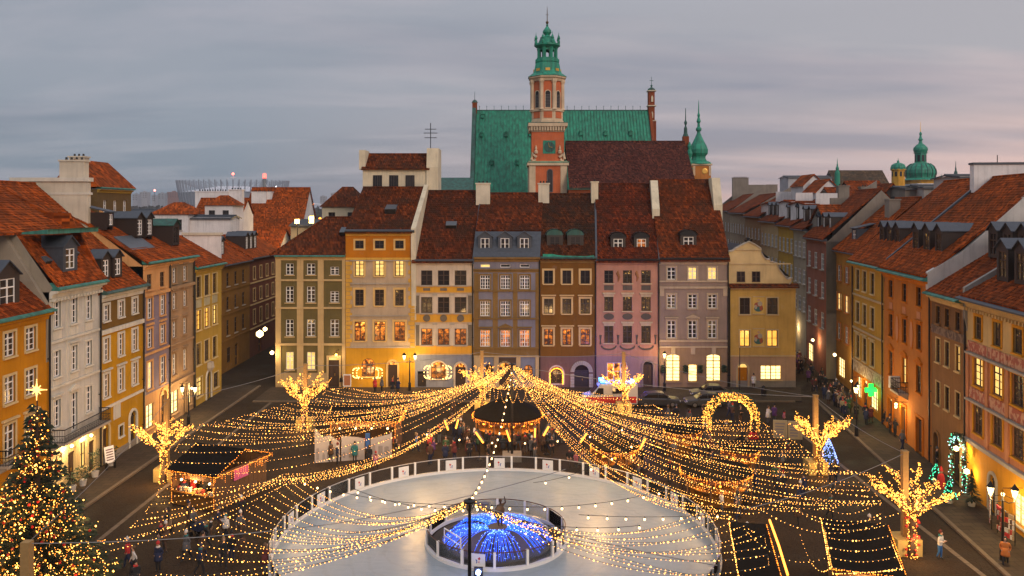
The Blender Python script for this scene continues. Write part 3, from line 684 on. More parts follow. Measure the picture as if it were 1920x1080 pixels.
# --- pink house with painted garlands
r = Row(1118, 1236); PK = stucco((.43, .235, .165)); PK2 = stucco((.30, .20, .20)); PNT = stucco((.11, .095, .075)); CR2 = stucco((.52, .42, .28))
WP = dict(fm=DARKW, nx=2, nz=3, sill=1, sm=CR2); cols = [(1133, 1150), (1168, 1185), (1202.5, 1220)]
r.grid(cols, [(507, 531)], WP, ['dmm']); r.grid(cols, [(556, 583), (611, 643)], WP, ['mmm', 'mmm'])
r.w(1138, 1176, 680, 713, dict(fm=WHITE, nx=3, nz=2, sill=1, sm=STONE), 'r'); r.door(1206, 1224, 677, 1, None, None, stucco((.26, .2, .19)))
root = house('salmon pink townhouse with painted garlands and grotesque panels under its windows', r.org, 0, r.W, zc(489), [PK2, PK], [(zc(668), 0), (99, 1)], r.ops, shear=SH, back=8, sideM=1)
for a, b in cols:
    x = r.u((a + b) / 2)
    for py in (548.5, 603): band(root, x - .75, x + .75, zc(py + 3), zc(py), CR2, .2, 'lintel'); band(root, x - .6, x + .6, zc(py + 8), zc(py + 3), CR2, .08, 'lintel_panel')
    band(root, x - .55, x + .55, zc(544), zc(535), PNT, .03, 'painted_panel')
    m = MB(); m.prism([(x + .62 * math.cos(t * math.pi / 6), zc(593.5) + .38 * math.sin(t * math.pi / 6)) for t in range(12)], 'y', -.03, .0); m.build('painted_cartouche', PNT, root)
    pts = [(x + .85 * math.cos(math.pi + t * math.pi / 10), -.04, zc(648) + .45 * math.sin(math.pi + t * math.pi / 10)) for t in range(11)]; m = MB(); m.tube(pts, .10, 5); m.build('painted_garland', PNT, root)
for px in (1159, 1194): m = MB(); m.tube([(r.u(px), -.03, zc(528)), (r.u(px) + .1, -.03, zc(520)), (r.u(px) - .08, -.03, zc(512)), (r.u(px), -.03, zc(508))], [.05, .13, .16, .05], 6); m.build('painted_bouquet', stucco((.30, .15, .07)), root)
for px in (1126, 1159, 1194, 1229): m = MB(); m.tube([(r.u(px), -.03, zc(645)), (r.u(px), -.03, zc(638)), (r.u(px), -.03, zc(628))], [.12, .06, .14], 6); m.build('painted_drop', PNT, root)
cornice(root, r.W, zc(489), stucco((.5, .3, .2)), .3, .35); gutter(root, r.W, zc(488), DARKM, .5, .25)
E0, R0, D6 = zc(488), 24.2, 8.0; prof = [(-.5, E0 - .1), (D6, R0)]
roof_mesh(prof + [(2 * D6, E0)], .0, r.W, SH).build('roof', CR[4], root)
for px, l in ((1161, 'd'), (1205, 'r')): dormer(root, r.u(px), .9, zc(474.5), 1.75, 1.85, 2.6, dict(fm=WHITE, nx=2, nz=3), 'arch', DARKM, DARKW, l)
firewall(root, r.W, [(4.0, 18.2), (4.0, 21), (6.6, 24.6), (8.2, 24.6), (8.2, 18)], .9, FIREC, SH); pipe(root, r.W - .08, zc(489)); firewall(root, r.W, [(v_, z_ + .16) for v_, z_ in prof] + [(prof[-1][0], prof[-1][1] - .6), (prof[0][0], prof[0][1] - .3)], .22, SLATE, SH)
# --- taupe house with bright shop windows
r = Row(1236, 1366); TP = stucco((.27, .205, .165)); TPL = stucco((.45, .355, .25)); GN = stucco((.30, .21, .14))
WT = dict(fm=WHITE, nx=2, nz=4, sill=1, sm=TPL, sur=1, sw=.17); cols = [(1251, 1267), (1290.5, 1306.5), (1327.5, 1343.5)]
r.grid(cols, [(501, 524)], dict(WT, nz=3), ['dyy']); r.grid(cols, [(552, 578)], WT, ['mdm']); r.w(*cols[0], 601, 634, dict(WT, sur=2), 'd'); r.w(*cols[1], 601, 634, dict(WT, sur=3), 'd'); r.w(*cols[2], 601, 634, dict(WT, sur=2), 'm')
SW = dict(fm=stucco((.5, .3, .08)), nx=2, nz=4, arch=.12, sill=1, sur=1, sm=GN, sw=.12)
r.w(1249, 1275, 664, 715, SW, 's'); r.w(1324.5, 1351, 664, 715, SW, 's'); r.w(1290.5, 1307.5, 683, 716, dict(SW, arch=0, nx=1, nz=2), 's')
root = house('taupe townhouse with white windows and two tall glowing shop windows', r.org, 0, r.W, zc(488), [GN, TP], [(zc(650), 0), (99, 1)], r.ops, shear=SH, back=8, sideM=1)
for t, b in ((526, 529), (537, 541), (637, 641), (649, 652)): band(root, .02, r.W - .02, zc(b), zc(t), TPL, .15)
cornice(root, r.W, zc(487), TPL, .35, .55, dent=False); gutter(root, r.W, zc(486), DARKM, .5, .25)
for px in (1241, 1360): band(root, r.u(px - 4), r.u(px + 4), zc(555), zc(541), TPL, .1, 'pilaster')
for k, px in enumerate((1262, 1299, 1338)): band(root, r.u(px) - .25, r.u(px) + .25, zc(664), zc(652), TPL, .14, 'keystone')
E0, R0, D7 = zc(486), 24.7, 8.0; prof = [(-.5, E0 - .1), (D7, R0)]
roof_mesh(prof + [(2 * D7, E0)], .0, r.W + .1, SH * .3).build('roof', CR[5], root)
dormer(root, r.u(1294.5), 1.0, zc(471.5), 1.9, 1.9, 2.6, dict(fm=WHITE, nx=2, nz=3), 'arch', DARKM, DARKW)
firewall(root, r.W - .15, [(4.6, 18.0), (4.6, 21.5), (6.0, 24.9), (7.6, 24.9), (7.6, 16.5)], 1.05, FIREC, SH * .3); pipe(root, r.W - .08, zc(488))
for a in (1243, 1285, 1312, 1357):
    m = MB()
    for k in range(60): t = rnd.random(); m.octa((r.u(a) + (rnd.random() - .5) * .5, -.15 - rnd.random() * .25, 2.2 + t * .8 - .3), .12)
    tag(m.build('wreath', plain('fir_green', (.015, .03, .012), .8), None, (r.org[0], YC, 0)), 'dark fir wreath on the taupe shop front, %s' % {1243: 'left of the left shop window', 1285: 'left of its door', 1312: 'right of its door', 1357: 'right of the right shop window'}[a], 'wreath')
# --- yellow gabled house at the right end
r = Row(1366, 1492); YW = stucco((.50, .33, .115)); GAB = stucco((.55, .415, .225)); PNK = stucco((.40, .27, .18))
WK = dict(fm=DARKW, nx=2, nz=2, sill=1, sm=CREAMS, sur=1, sw=.12)
r.w(1387, 1406, 558.5, 589, WK); r.w(1438.5, 1458, 558.5, 589, WK, 'm'); r.w(1387, 1406, 619, 649.5, WK, 'o'); r.w(1438.5, 1458, 619, 649.5, WK, 'o')
r.w(1426, 1465, 685, 712, dict(fm=SW['fm'], nx=4, nz=2, sill=1, sm=CREAMS), 's'); r.door(1383.5, 1401.5, 682, 1, stucco((.55, .22, .03)), 'y', CREAMS)
root = house('yellow townhouse with a curved baroque gable and two murals ending the far row', r.org, 0, r.W, zc(535), [PNK, YW], [(zc(667), 0), (99, 1)], r.ops, back=12)
band(root, .02, r.W, zc(668.5), zc(666), CREAMS, .12); band(root, .02, r.W, .1, .9, CONC, .05, 'plinth')
gx = lambda x: (1220 + x / 3.375 - 1366) / 16.0; gz = lambda y: zc(440 + y / 3.375)
pr = [(495, 322), (495, 110), (520, 104), (538, 90), (590, 62), (620, 46), (655, 62), (697, 90), (702, 120), (716, 145), (735, 160), (752, 158), (757, 172), (798, 182), (805, 205), (815, 225), (838, 255), (858, 280), (872, 286), (888, 276), (894, 286), (888, 302), (872, 322)]
P2 = [(gx(x), gz(y)) for x, y in pr][::-1]
m = MB(); holes = []
m.prism(P2, 'y', -.02, .45); g = m.build('gable', GAB, root)
m = MB()
for (a, b), (c, d) in zip(P2, P2[1:]): m.prism([(a, b), (c, d), (c + (d - b) * .0, d + .14), (a, b + .14)], 'y', -.16, .52) if abs(a - c) > .05 else None
m.build('gable_coping', STONE, root)
for a, b in ((543, 598), (640, 693)):
    fr, pa, su, si = win_meshes(.98, 1.25, 0, 2, 2, BROWNW, 0, 0, None); o = put('gable_window', fr, root, (gx((a + b) / 2), -.03, gz(300))); put('pane', pa, o, (0, -.01, 0))
band(root, gx(497), gx(885), gz(188), gz(180), CREAMS, .14); band(root, gx(540), gx(697), gz(98), gz(90), CREAMS, .16)
m = MB(); m.lathe([(.22, gz(46)), (.3, gz(40)), (.12, gz(30)), (.2, gz(24)), (.04, gz(16))], (gx(620), .2), 8); m.tube([(gx(605), .2, gz(44)), (gx(598), .2, gz(30))], .1, 5); m.tube([(gx(635), .2, gz(44)), (gx(642), .2, gz(30))], .1, 5); m.build('gable_finial', DARKM, root)
roof_mesh([(-.55, zc(537)), (.02, zc(531))], .0, r.W + .25, 0, course=.3).build('tile_strip', RED1, root); cornice(root, r.W, zc(537), CREAMS, .3, .35)
m = MB(); m.M = Matrix.Translation((0, 0, 0)); x0, x1 = .3, 6.4; xm = (x0 + x1) / 2; zr = zc(462)
m.face([(x0 - .3, .45, zc(520)), (x0 - .3, 12, zc(520)), (xm, 12, zr), (xm, .45, zr)]); m.face([(x1 + 1.0, .45, zc(520)), (xm, .45, zr), (xm, 12, zr), (x1 + 1.0, 12, zc(520))]); m.build('roof', SLATE, root)
cmap = [(.24, .10, .03), (.03, .10, .09), (.30, .06, .02), (.34, .28, .2)]
for (t, b), seed in (((557, 588), 1), ((617, 649), 2)):
    q = random.Random(seed); w0, w1 = r.u(1412), r.u(1432.5); z0, z1 = zc(b), zc(t)
    m = MB(); m.box(w0, w1, -.03, .02, z0, z1); m.box(w0 - .06, w1 + .06, -.10, -.0, z1, z1 + .1, 1); m.box(w0 - .06, w1 + .06, -.1, -.0, z0 - .1, z0, 1)
    cxm = (w0 + w1) / 2; H = z1 - z0
    for (px, pz, rx, rz, k) in ((0, .32, .42, .34, 2), (-.12, .55, .3, .22, 3), (.16, .6, .22, .25, 4), (0, .82, .13, .1, 5), (.3, .35, .15, .3, 3), (-.33, .4, .13, .22, 4)):
        m.prism([(cxm + px + rx * 1.3 * math.cos(j * math.pi / 6), z0 + H * pz + rz * H * .6 * math.sin(j * math.pi / 6)) for j in range(12)], 'y', -.034 - .002 * k, -.03, k)
    m.build('painted_mural', [stucco((.58, .40, .14)), CREAMS, plain('mural_green', cmap[1]), plain('mural_red', cmap[2]), plain('mural_cream', cmap[3]), plain('mural_skin', (.4, .24, .15))], root)
pipe(root, .1, zc(535))
# ------------------------------------------------------------------ left row (facades on x = -33.4)
XL = -33.4
class LRow:
    def __init__(s, y0, y1, x=XL): s.y0 = y0; s.W = y1 - y0; s.org = (x, y0, 0); s.ops = []
    def w(s, ya, yb, z0, z1, st, lit='d'): s.ops.append(((ya + yb) / 2 - s.y0, z0, yb - ya, z1 - z0, st, lit))
    def grid(s, cols, rows, st, lits=None):
        for i, (z0, z1) in enumerate(rows):
            for j, (a, b) in enumerate(cols): s.w(a, b, z0, z1, st, lits[i][j] if lits else 'd')
    def door(s, ya, yb, h, arch=0, mat_=None, lit=None, sm=None): s.ops.append(('door', (ya + yb) / 2 - s.y0, .15, yb - ya, h, arch, mat_, lit, sm))
A90 = R(90)
OCH = stucco((.46, .21, .035)); GRW = stucco((.53, .52, .47)); GRW2 = stucco((.62, .59, .50)); YOC = stucco((.46, .25, .04)); YCR = stucco((.60, .47, .26)); PCH = stucco((.60, .34, .16)); PUL = stucco((.23, .19, .225)); TAN = stucco((.36, .24, .14)); YOL = stucco((.42, .28, .075)); DGOLD = stucco((.17, .10, .03))
# L1 orange
r = LRow(45.5, 58.5); WO = dict(fm=WHITE, nx=2, nz=4, sill=1, sur=1, sm=YCR, sw=.16)
cs = [(47.2, 48.4), (50.2, 51.4), (53.3, 54.5), (55.65, 56.85)]
r.grid(cs, [(11.2, 12.8), (8.1, 9.9)], WO, ['dddd', 'ddmd']); r.grid(cs, [(4.5, 6.7)], dict(WO, sur=2), ['dddd']); r.grid([(53.2, 54.6)], [(1.3, 2.8)], dict(fm=DARKW, nx=3, nz=3, sill=1, sm=STONE), ['o']); r.door(50.6, 51.8, 2.9, 1); r.w(55.7, 57.1, 1.2, 2.9, WO, 'm')
root = house('orange ochre townhouse with white windows behind the Christmas tree, nearest on the left', r.org, A90, r.W, 13.6, [OCH], [(99, 0)], r.ops, back=9)
cornice(root, r.W, 13.6, OCH, .4, .5); gutter(root, r.W, 13.65, GUT, .5, .3); pipe(root, r.W - .15, 13.6)
pr = [(-.4, 13.75), (3.0, 16.9)]; roof_mesh(pr + [(8, 17.4)], .0, r.W - .1).build('roof', RED3, root)
firewall(root, r.W - .2, [(-.1, 13.6), (0, 14.2), (3.3, 19.6), (8, 20.0), (8, 10), (0, 10)], .4, stucco((.30, .26, .20)))
dormer(root, 9.0, .5, 14.3, 2.6, 2.3, 3.2, dict(fm=WHITE, nx=2, nz=3), 'gable', SLATE, DARKW); dormer(root, 5.2, .5, 14.3, 2.6, 2.3, 3.2, dict(fm=WHITE, nx=2, nz=3), 'gable', SLATE, DARKW)
band(root, 0, r.W - .1, 3.75, 3.95, STONE, .12)
def balcony(root, u0, u1, z, proj, bars=True, slab=STONE):
    m = MB(); m.box(u0, u1, -proj, 0, z - .16, z); b = m.build('balcony', slab, root)
    m = MB(); pts = [(u0 + .05, -.05), (u0 + .05, -proj + .05), (u1 - .05, -proj + .05), (u1 - .05, -.05)]
    for (a, c), (d, e) in zip(pts, pts[1:]):
        for zz in (z + .1, z + .55, z + 1.0): m.tube([(a, c, zz), (d, e, zz)], .025 if zz < z + .9 else .04, 5)
        n = max(2, int(math.hypot(d - a, e - c) / .16))
        for k in range(n + 1): t = k / n; m.tube([(a + (d - a) * t, c + (e - c) * t, z), (a + (d - a) * t, c + (e - c) * t, z + 1.0)], .014, 4, cap=False)
        for k in range(n // 2):
            t = (k + .5) / (n // 2); x, y = a + (d - a) * t, c + (e - c) * t; dx, dy = (d - a) / math.hypot(d - a, e - c) * .1, (e - c) / math.hypot(d - a, e - c) * .1
            m.tube([(x - dx, y - dy, z + .3), (x, y, z + .45), (x + dx, y + dy, z + .3), (x, y, z + .15), (x - dx, y - dy, z + .3)], .012, 4, cap=False)
    m.build('railing', DARKM, b); m = MB()
    n = max(2, int((u1 - u0) / 1.6))
    for k in range(n + 1): x = u0 + .2 + (u1 - u0 - .4) * k / n; m.prism([(0, z - .16), (-proj * .8, z - .16), (0, z - .6)], 'x', x - .07, x + .07)
    m.build('brackets', slab, b); return b
balcony(root, 7.0, 9.6, 4.3, .8)
# L2 grey
r = LRow(58.5, 65.7); WG = dict(fm=WHITE, nx=2, nz=4, sill=1, sur=1, sm=GRW2, sw=.15); cs = [(59.05, 59.95), (61.35, 62.25), (63.5, 64.4)]
r.grid(cs, [(12.3, 14.2)], WG, ['ddd']); r.w(*cs[0], 8.7, 10.6, WG, 'm'); r.w(*cs[1], 8.7, 10.6, dict(WG, sur=2), 'm'); r.w(*cs[2], 8.7, 10.6, WG, 'd')
r.w(*cs[0], 5.0, 7.0, dict(WG, sur=2), 'd'); r.w(cs[1][0], cs[1][1], 4.1, 7.0, dict(WG, sur=3, nz=5), 'd'); r.w(*cs[2], 5.0, 7.0, WG, 'd')
r.w(59.2, 60.2, .9, 2.9, dict(fm=BROWNW, nx=2, nz=2, sm=YCR, sill=1), 'y'); r.door(61.0, 62.1, 2.7, 0, BROWNW, 'y'); r.w(62.7, 63.6, .9, 2.9, dict(fm=BROWNW, nx=2, nz=2, sm=YCR, sill=1), 'y'); r.door(64.0, 65.0, 2.7, 0, BROWNW, 'y')
root = house('pale grey classical townhouse with a long wrought iron balcony and a dentilled cornice', r.org, A90, r.W, 15.0, [YCR, GRW, stucco((.27, .235, .18))], [(3.7, 0), (99, 1)], r.ops, back=9, gable=[(0, 14.9), (-.25, 15.3), (2.42, 19.2), (9, 23.2), (9, 10), (0, 10)], sideM=2)
cornice(root, r.W, 15.1, GRW2, .6, .6, dent=True); gutter(root, r.W, 15.1, GUT, .7, .55)
for z in (7.85, 11.2): band(root, .02, r.W - .1, z, z + .18, GRW2, .12)
band(root, 2.2, 2.32, 7.85, 14.4, GRW2, .05, 'pilaster')
for a, b in cs:
    band(root, a - 58.5 - .12, b - 58.5 + .12, 11.45, 12.1, GRW2, .04, 'panel'); band(root, a - 58.5 - .12, b - 58.5 + .12, 8.05, 8.5, GRW2, .04, 'panel')
balcony(root, .25, r.W - .15, 3.95, 1.0)
MB0 = (2.45, 19.25); prof = [(-.6, 15.45), MB0]
roof_mesh(prof, .05, r.W - .05).build('roof', RED2, root); gutter(root, r.W, 19.2, GUT, -2.1, .35)
roof_mesh([(2.3, 19.3), (9.0, 23.5), (16, 19.4)], -5.5, r.W - .3).build('upper_roof', RED2, root)
dormer(root, 2.9, .05, 16.3, 2.0, 1.95, 2.2, dict(fm=WHITE, nx=2, nz=3), 'gable', SLATE, SLATE, 'm'); 
for (u, v) in ((1.0, .55), (5.2, .8)): skylight(root, u, v, fnz(v, prof) - .05, .6, .6, R(52))
firewall(root, r.W - .15, [(-.2, 15.2), (-.2, 15.8), (2.35, 20.7), (4.1, 20.75), (8.5, 23.2), (8.5, 14), (0, 14)], .25, RED2); pipe(root, r.W - .12, 15)
firewall(root, 3.0, [(6.2, 19), (6.2, 24.5), (7.6, 24.5), (7.6, 19)], 2.2, WALLW)
# L3 yellow
r = LRow(65.7, 73.4); WY = dict(fm=WHITE, nx=2, nz=4, sill=1, sur=1, sm=GRW2, sw=.2); cs = [(66.3, 67.2), (68.8, 69.7), (71.3, 72.2)]
r.grid(cs, [(11.8, 13.1)], dict(WY, nz=3), ['dmd']); r.grid(cs, [(8.5, 10.35)], WY, ['ddd']); r.grid(cs, [(5.5, 7.4)], dict(WY, sur=2), ['mdd'])
r.door(66.0, 67.1, 3.2, 1, BROWNW, 'y', YCR); r.w(68.9, 69.6, 1.6, 2.5, dict(fm=DARKW, nx=2, nz=2, sur=1, sm=GRW2, sill=1)); r.door(70.8, 72.0, 3.1, 1, DARKW, None, GRW2)
root = house('golden yellow townhouse with a dark gold frieze and white window surrounds', r.org, A90, r.W, 13.9, [YOC, DGOLD, YCR], [(10.9, 0), (13.45, 1), (99, 2)], r.ops, back=9, sideM=0)
band(root, .02, r.W - .1, 10.75, 11.1, GRW2, .2); cornice(root, r.W, 14.0, GRW2, .4, .6); gutter(root, r.W, 14.05, copper((.05, .12, .10), .6, 'g2'), .6, .5); band(root, .02, r.W - .1, 4.55, 4.75, GRW2, .15); band(root, 2.2, 3.4, 3.3, 4.6, GRW2, .05, 'plaque'); band(root, .02, r.W, .1, .7, CONC, .05, 'plinth'); pipe(root, r.W - .12, 14)
prof = [(-.5, 14.3), (6.6, 20.7)]; roof_mesh(prof + [(9.6, 23.3), (14, 19)], .05, r.W - .3).build('roof', RED2, root)
dormer(root, 2.6, .3, 15.2, 1.5, 1.8, 2.2, dict(fm=WHITE, nx=2, nz=3), 'gable', SLATE, DARKW, 'd', 2, .55)
# L4+L5 peach top
def top45(root, W):
    cornice(root, W, 15.9, PCH, .4, .45); gutter(root, W, 16.0, GUT, .6, .4)
r = LRow(73.4, 79.0); cs = [(74.2, 75.25), (76.95, 78.0)]; WPc = dict(fm=WHITE, nx=2, nz=4, sill=1, sur=1, sm=PCH, sw=.2); WPp = dict(fm=BROWNW, nx=2, nz=3, sill=1, sm=PCH)
r.grid(cs, [(13.6, 15.0)], WPp, ['md']); r.grid(cs, [(10.9, 12.8), (8.2, 9.95), (4.4, 6.9)], WPc, ['dm', 'dm', 'yd'])
r.door(77.0, 78.3, 3.5, 1, BROWNW, 'y', PCH); r.w(74.0, 75.6, .8, 3.0, dict(fm=BROWNW, nx=2, nz=2, sm=PCH, sill=1), 's')
root = house('narrow lilac townhouse with a peach attic storey and peach ground floor', r.org, A90, r.W, 15.8, [PCH, PUL], [(4.0, 0), (13.1, 1), (99, 0)], r.ops, back=9, gable=[(0, 15.8), (6.8, 21.0), (6.8, 12), (0, 12)], sideM=0)
top45(root, r.W); band(root, .02, r.W - .1, 13.0, 13.3, PCH, .2); band(root, .02, r.W, 7.6, 7.8, PCH, .15); pipe(root, r.W - .12, 15.8)
for a, b in cs: band(root, a - 73.6, b - 73.2, 10.3, 10.5, PCH, .15)
prof = [(-.5, 16.2), (5.2, 19.8), (10, 21.9), (15, 18)]; roof_mesh(prof, -.15, r.W).build('roof', RED2, root)
firewall(root, .25, [(5.0, 17.5), (5.0, 23.5), (11.8, 23.5), (11.8, 17)], .5, FIREW); firewall(root, .2, [(4.8, 23.5), (4.8, 23.85), (12.0, 23.85), (12.0, 23.5)], .8, GRW2)
firewall(root, .3, [(4.9, 22.3), (4.9, 22.5), (9.8, 22.5), (9.8, 22.3)], .7, GRW2)
chimney(root, .3, 6.4, .9, 2.2, 23.8, 25.3, FIREW)
m = MB(); m.prism([(1.2, 16.95), (2.9, 18.1), (2.9, 18.5), (1.2, 17.3)], 'x', .5, r.W - .4); m.build('skylight_strip', ZINC, root)
dormer(root, 1.0, 3.4, 19.4, 1.1, 1.3, 3.0, dict(fm=WHITE, nx=2, nz=2), 'shed', SLATE, DARKW)
dormer(root, 4.6, 2.4, 18.3, 1.5, 1.9, 3.4, dict(fm=WHITE, nx=2, nz=4), 'gable', SLATE, DARKW)
r = LRow(79.0, 85.0); cs = [(79.7, 80.6), (82.3, 83.2)]; WTn = dict(fm=WHITE, nx=2, nz=4, sill=1, sur=2, sm=TAN, sw=.15)
r.grid(cs, [(13.7, 15.2), (11.1, 12.7), (8.3, 9.9), (4.6, 6.7)], WTn, ['dd', 'md', 'dd', 'dd'])
r.w(79.5, 81.2, .8, 3.0, dict(fm=BROWNW, nx=2, nz=2, sm=TAN, sill=1), 's'); r.door(82.2, 83.2, 3.0, 0, None, 's', TAN); r.w(83.6, 84.5, .8, 3.0, dict(fm=BROWNW, nx=1, nz=2, sm=TAN, sill=1), 's')
root = house('narrow tan townhouse with tall white windows and a glowing yellow shopfront', r.org, A90, r.W, 15.8, [TAN, stucco((.25, .19, .12))], [(13.2, 0), (99, 1)], r.ops, back=9)
top45(root, r.W); band(root, .02, r.W - .1, 13.1, 13.4, TAN, .25); band(root, .02, r.W, 7.5, 7.7, TAN, .15); band(root, .02, r.W, 3.7, 3.95, TAN, .2); pipe(root, r.W - .12, 15.8)
prof = [(-.5, 16.2), (5.0, 19.2), (9, 20.6), (14, 17)]; roof_mesh(prof, .0, r.W - .1).build('roof', RED2, root); dormer(root, 1.1, 2.4, 18.3, 1.5, 1.9, 3.4, dict(fm=WHITE, nx=2, nz=4), 'gable', SLATE, DARKW)
dormer(root, 4.5, 1.2, 17.3, 1.6, 2.1, 3.6, dict(fm=DARKW, nx=2, nz=3), 'gable', COPD, DARKW)
shop_lamp(root, (2.5, -1.2, 3.0), 160)
# L6 yellow olive
r = LRow(85.0, 93.2); cs = [(85.7, 87.0), (88.0, 89.4), (90.4, 91.7)]; WL6 = dict(fm=BROWNW, nx=2, nz=4, sill=1, sur=1, sm=YCR, sw=.1)
r.grid(cs, [(11.6, 13.8)], WL6, ['ddm']); r.grid(cs, [(8.1, 10.2)], WL6, ['ooy']); r.grid(cs, [(4.4, 6.7)], WL6, ['mmd']); r.w(85.8, 87.4, 1.0, 3.0, WL6, 'y'); r.door(88.6, 89.9, 3.0, 1, BROWNW, None, GRW2); r.w(90.7, 92.2, .9, 2.6, WL6, 'm')
root = house('yellow olive corner townhouse with brown casements, last on the left before the side street', r.org, A90, r.W, 14.5, [YOL], [(99, 0)], r.ops, back=9)
for a, b in cs:
    band(root, a - 85.1, b - 84.9, 10.5, 11.4, stucco((.42, .38, .25)), .05, 'relief_panel')
cornice(root, r.W, 14.6, YOL, .35, .45); gutter(root, r.W, 14.7, GUT, .6, .4); pipe(root, .1, 14.5)
prof6 = [(-.5, 15.0), (4.5, 17.9), (10, 15)]; roof_mesh(prof6, .0, r.W).build('roof', RED2, root)
m = MB(); m.lathe([(.0, 4.1), (.45, 4.2), (.55, 3.6), (.3, 3.2), (0, 3.1)], (4.2, -.12), 8, sx=.9); m.build('stone_crest', STONE, root)
firewall(root, r.W + .1, [(.1, 14.0), (.1, 18.0), (4.3, 18.0), (4.3, 14)], .35, WALLW); firewall(root, r.W + .05, [(-.05, 18.0), (-.05, 18.3), (4.5, 18.3), (4.5, 18.0)], .6, FIREW)
# brown lantern storey rising behind the left roofs
tb = house('brown attic tower with a steep red roof rising behind the left roofs', (-41.2, 80.5, 18), A90, 7.2, 5.0, [stucco((.15, .10, .045))], [(99, 0)], [(1.6, 2.2, .75, 1.7, dict(fm=WHITE, nx=2, nz=3, sill=0), 'd'), (3.7, 2.2, .75, 1.7, dict(fm=WHITE, nx=2, nz=3, sill=0), 'd'), (5.8, 2.2, .75, 1.7, dict(fm=WHITE, nx=2, nz=3, sill=0), 'd')], None, back=4.2, name='attic_tower')
cornice(tb, 7.2, 5.0, YOL, .3, .35); gutter(tb, 7.2, 5.05, GUT, .4, .25)
m = MB(); m.face([(-.4, -.4, 5.2), (7.6, -.4, 5.2), (7.0, 2.4, 8.0), (.2, 2.4, 8.0)]); m.face([(-.4, 4.6, 5.2), (-.4, -.4, 5.2), (.2, 2.4, 8.0)]); m.face([(7.6, -.4, 5.2), (7.6, 4.6, 5.2), (7.0, 2.4, 8.0)]); m.face([(7.6, 4.6, 5.2), (-.4, 4.6, 5.2), (.2, 2.4, 8.0), (7.0, 2.4, 8.0)]); m.build('roof', RED2, tb)
chimney(tb, 3.4, 3.6, 1.0, 1.6, 5.5, 8.3, FIREW)
# the street leaving at the left: two houses beyond the side street
BB = stucco((.22, .115, .035)); RB = stucco((.14, .055, .032))
r = LRow(103, 114, -36.9); cs = [(104.8, 105.8), (107.8, 108.8), (110.9, 111.9)]
r.grid(cs, [(11, 12.7), (7.9, 9.6), (4.6, 6.6)], dict(fm=DARKW, nx=2, nz=3, sill=1, sm=STONE), ['ddd', 'dmd', 'ddd']); r.w(105, 106.4, 1, 3, dict(fm=DARKW, nx=2, nz=2, sill=0)); r.door(108, 109.3, 3, 1)
root = house('plain brown townhouse in the side street at the left, beyond the yellow olive corner', r.org, A90, r.W, 13.7, [BB], [(99, 0)], r.ops, back=9)
cornice(root, r.W, 13.7, BB, .3, .4); gutter(root, r.W, 13.7, SLATE, .5, .3)
for z in (3.9, 7.3, 10.4): band(root, 0, r.W, z, z + .2, BB, .12)
roof_mesh([(-.5, 13.9), (5, 17.0), (10, 14)], 0, r.W).build('roof', RED2, root); dormer(root, 3.4, 1.4, 14.9, 1.3, 2.0, 2.8, dict(fm=WHITE, nx=2, nz=4), 'gable', SLATE, DARKW, 'd', 2, .5)
r = LRow(114, 130, -36.9); cs = [(115.6, 116.5), (118.6, 119.5), (121.6, 122.5), (124.6, 125.5), (127.6, 128.5)]
r.grid(cs, [(11, 12.7), (7.9, 9.6), (4.6, 6.6)], dict(fm=BROWNW, nx=2, nz=3, sill=1, sur=1, sm=SUC, sw=.15), ['ddddd', 'ddmdd', 'ddddd']); r.door(118, 119.3, 3, 1)
root = house('dark red brick-coloured townhouse farther along the left side street', r.org, A90, r.W, 13.9, [RB], [(99, 0)], r.ops, back=9)
cornice(root, r.W, 13.9, RB, .3, .4); gutter(root, r.W, 13.9, SLATE, .5, .3)
roof_mesh([(-.5, 14.1), (5, 17.2), (10, 14)], 0, r.W).build('roof', RED2, root); dormer(root, 5.0, 1.4, 15.1, 1.4, 2.1, 2.8, dict(fm=WHITE, nx=2, nz=4), 'gable', SLATE, DARKW, 'd', 3, .5)
for z in (3.9, 7.3, 10.4): band(root, 0, r.W, z, z + .2, SUC, .1)
# ------------------------------------------------------------------ right row (slightly splayed facade line)
kR = .13; XR = lambda Y: 36 + kR * (Y - 78.4); AR = math.atan2(-1, -kR); LK = math.hypot(1, kR)
class RRow(LRow):
    def __init__(s, y0, y1, off=0.0): s.y0 = y0; s.W = (y0 - y1) * LK; s.org = (XR(y0) + off, y0, 0); s.ops = []
    def uu(s, Y): return (s.y0 - Y) * LK
    def w(s, ya, yb, z0, z1, st, lit='d'): s.ops.append((s.uu((ya + yb) / 2), z0, abs(yb - ya), z1 - z0, st, lit))
    def door(s, ya, yb, h, arch=0, mat_=None, lit=None, sm=None): s.ops.append(('door', s.uu((ya + yb) / 2), .15, abs(yb - ya), h, arch, mat_, lit, sm))
YR = stucco((.45, .27, .065)); ORR = stucco((.43, .175, .055)); ORR2 = stucco((.50, .17, .035)); BRR = stucco((.25, .135, .06)); BRR2 = stucco((.17, .095, .05)); PER = stucco((.56, .40, .20)); PKR = stucco((.50, .24, .13)); ORG2 = stucco((.55, .26, .05))
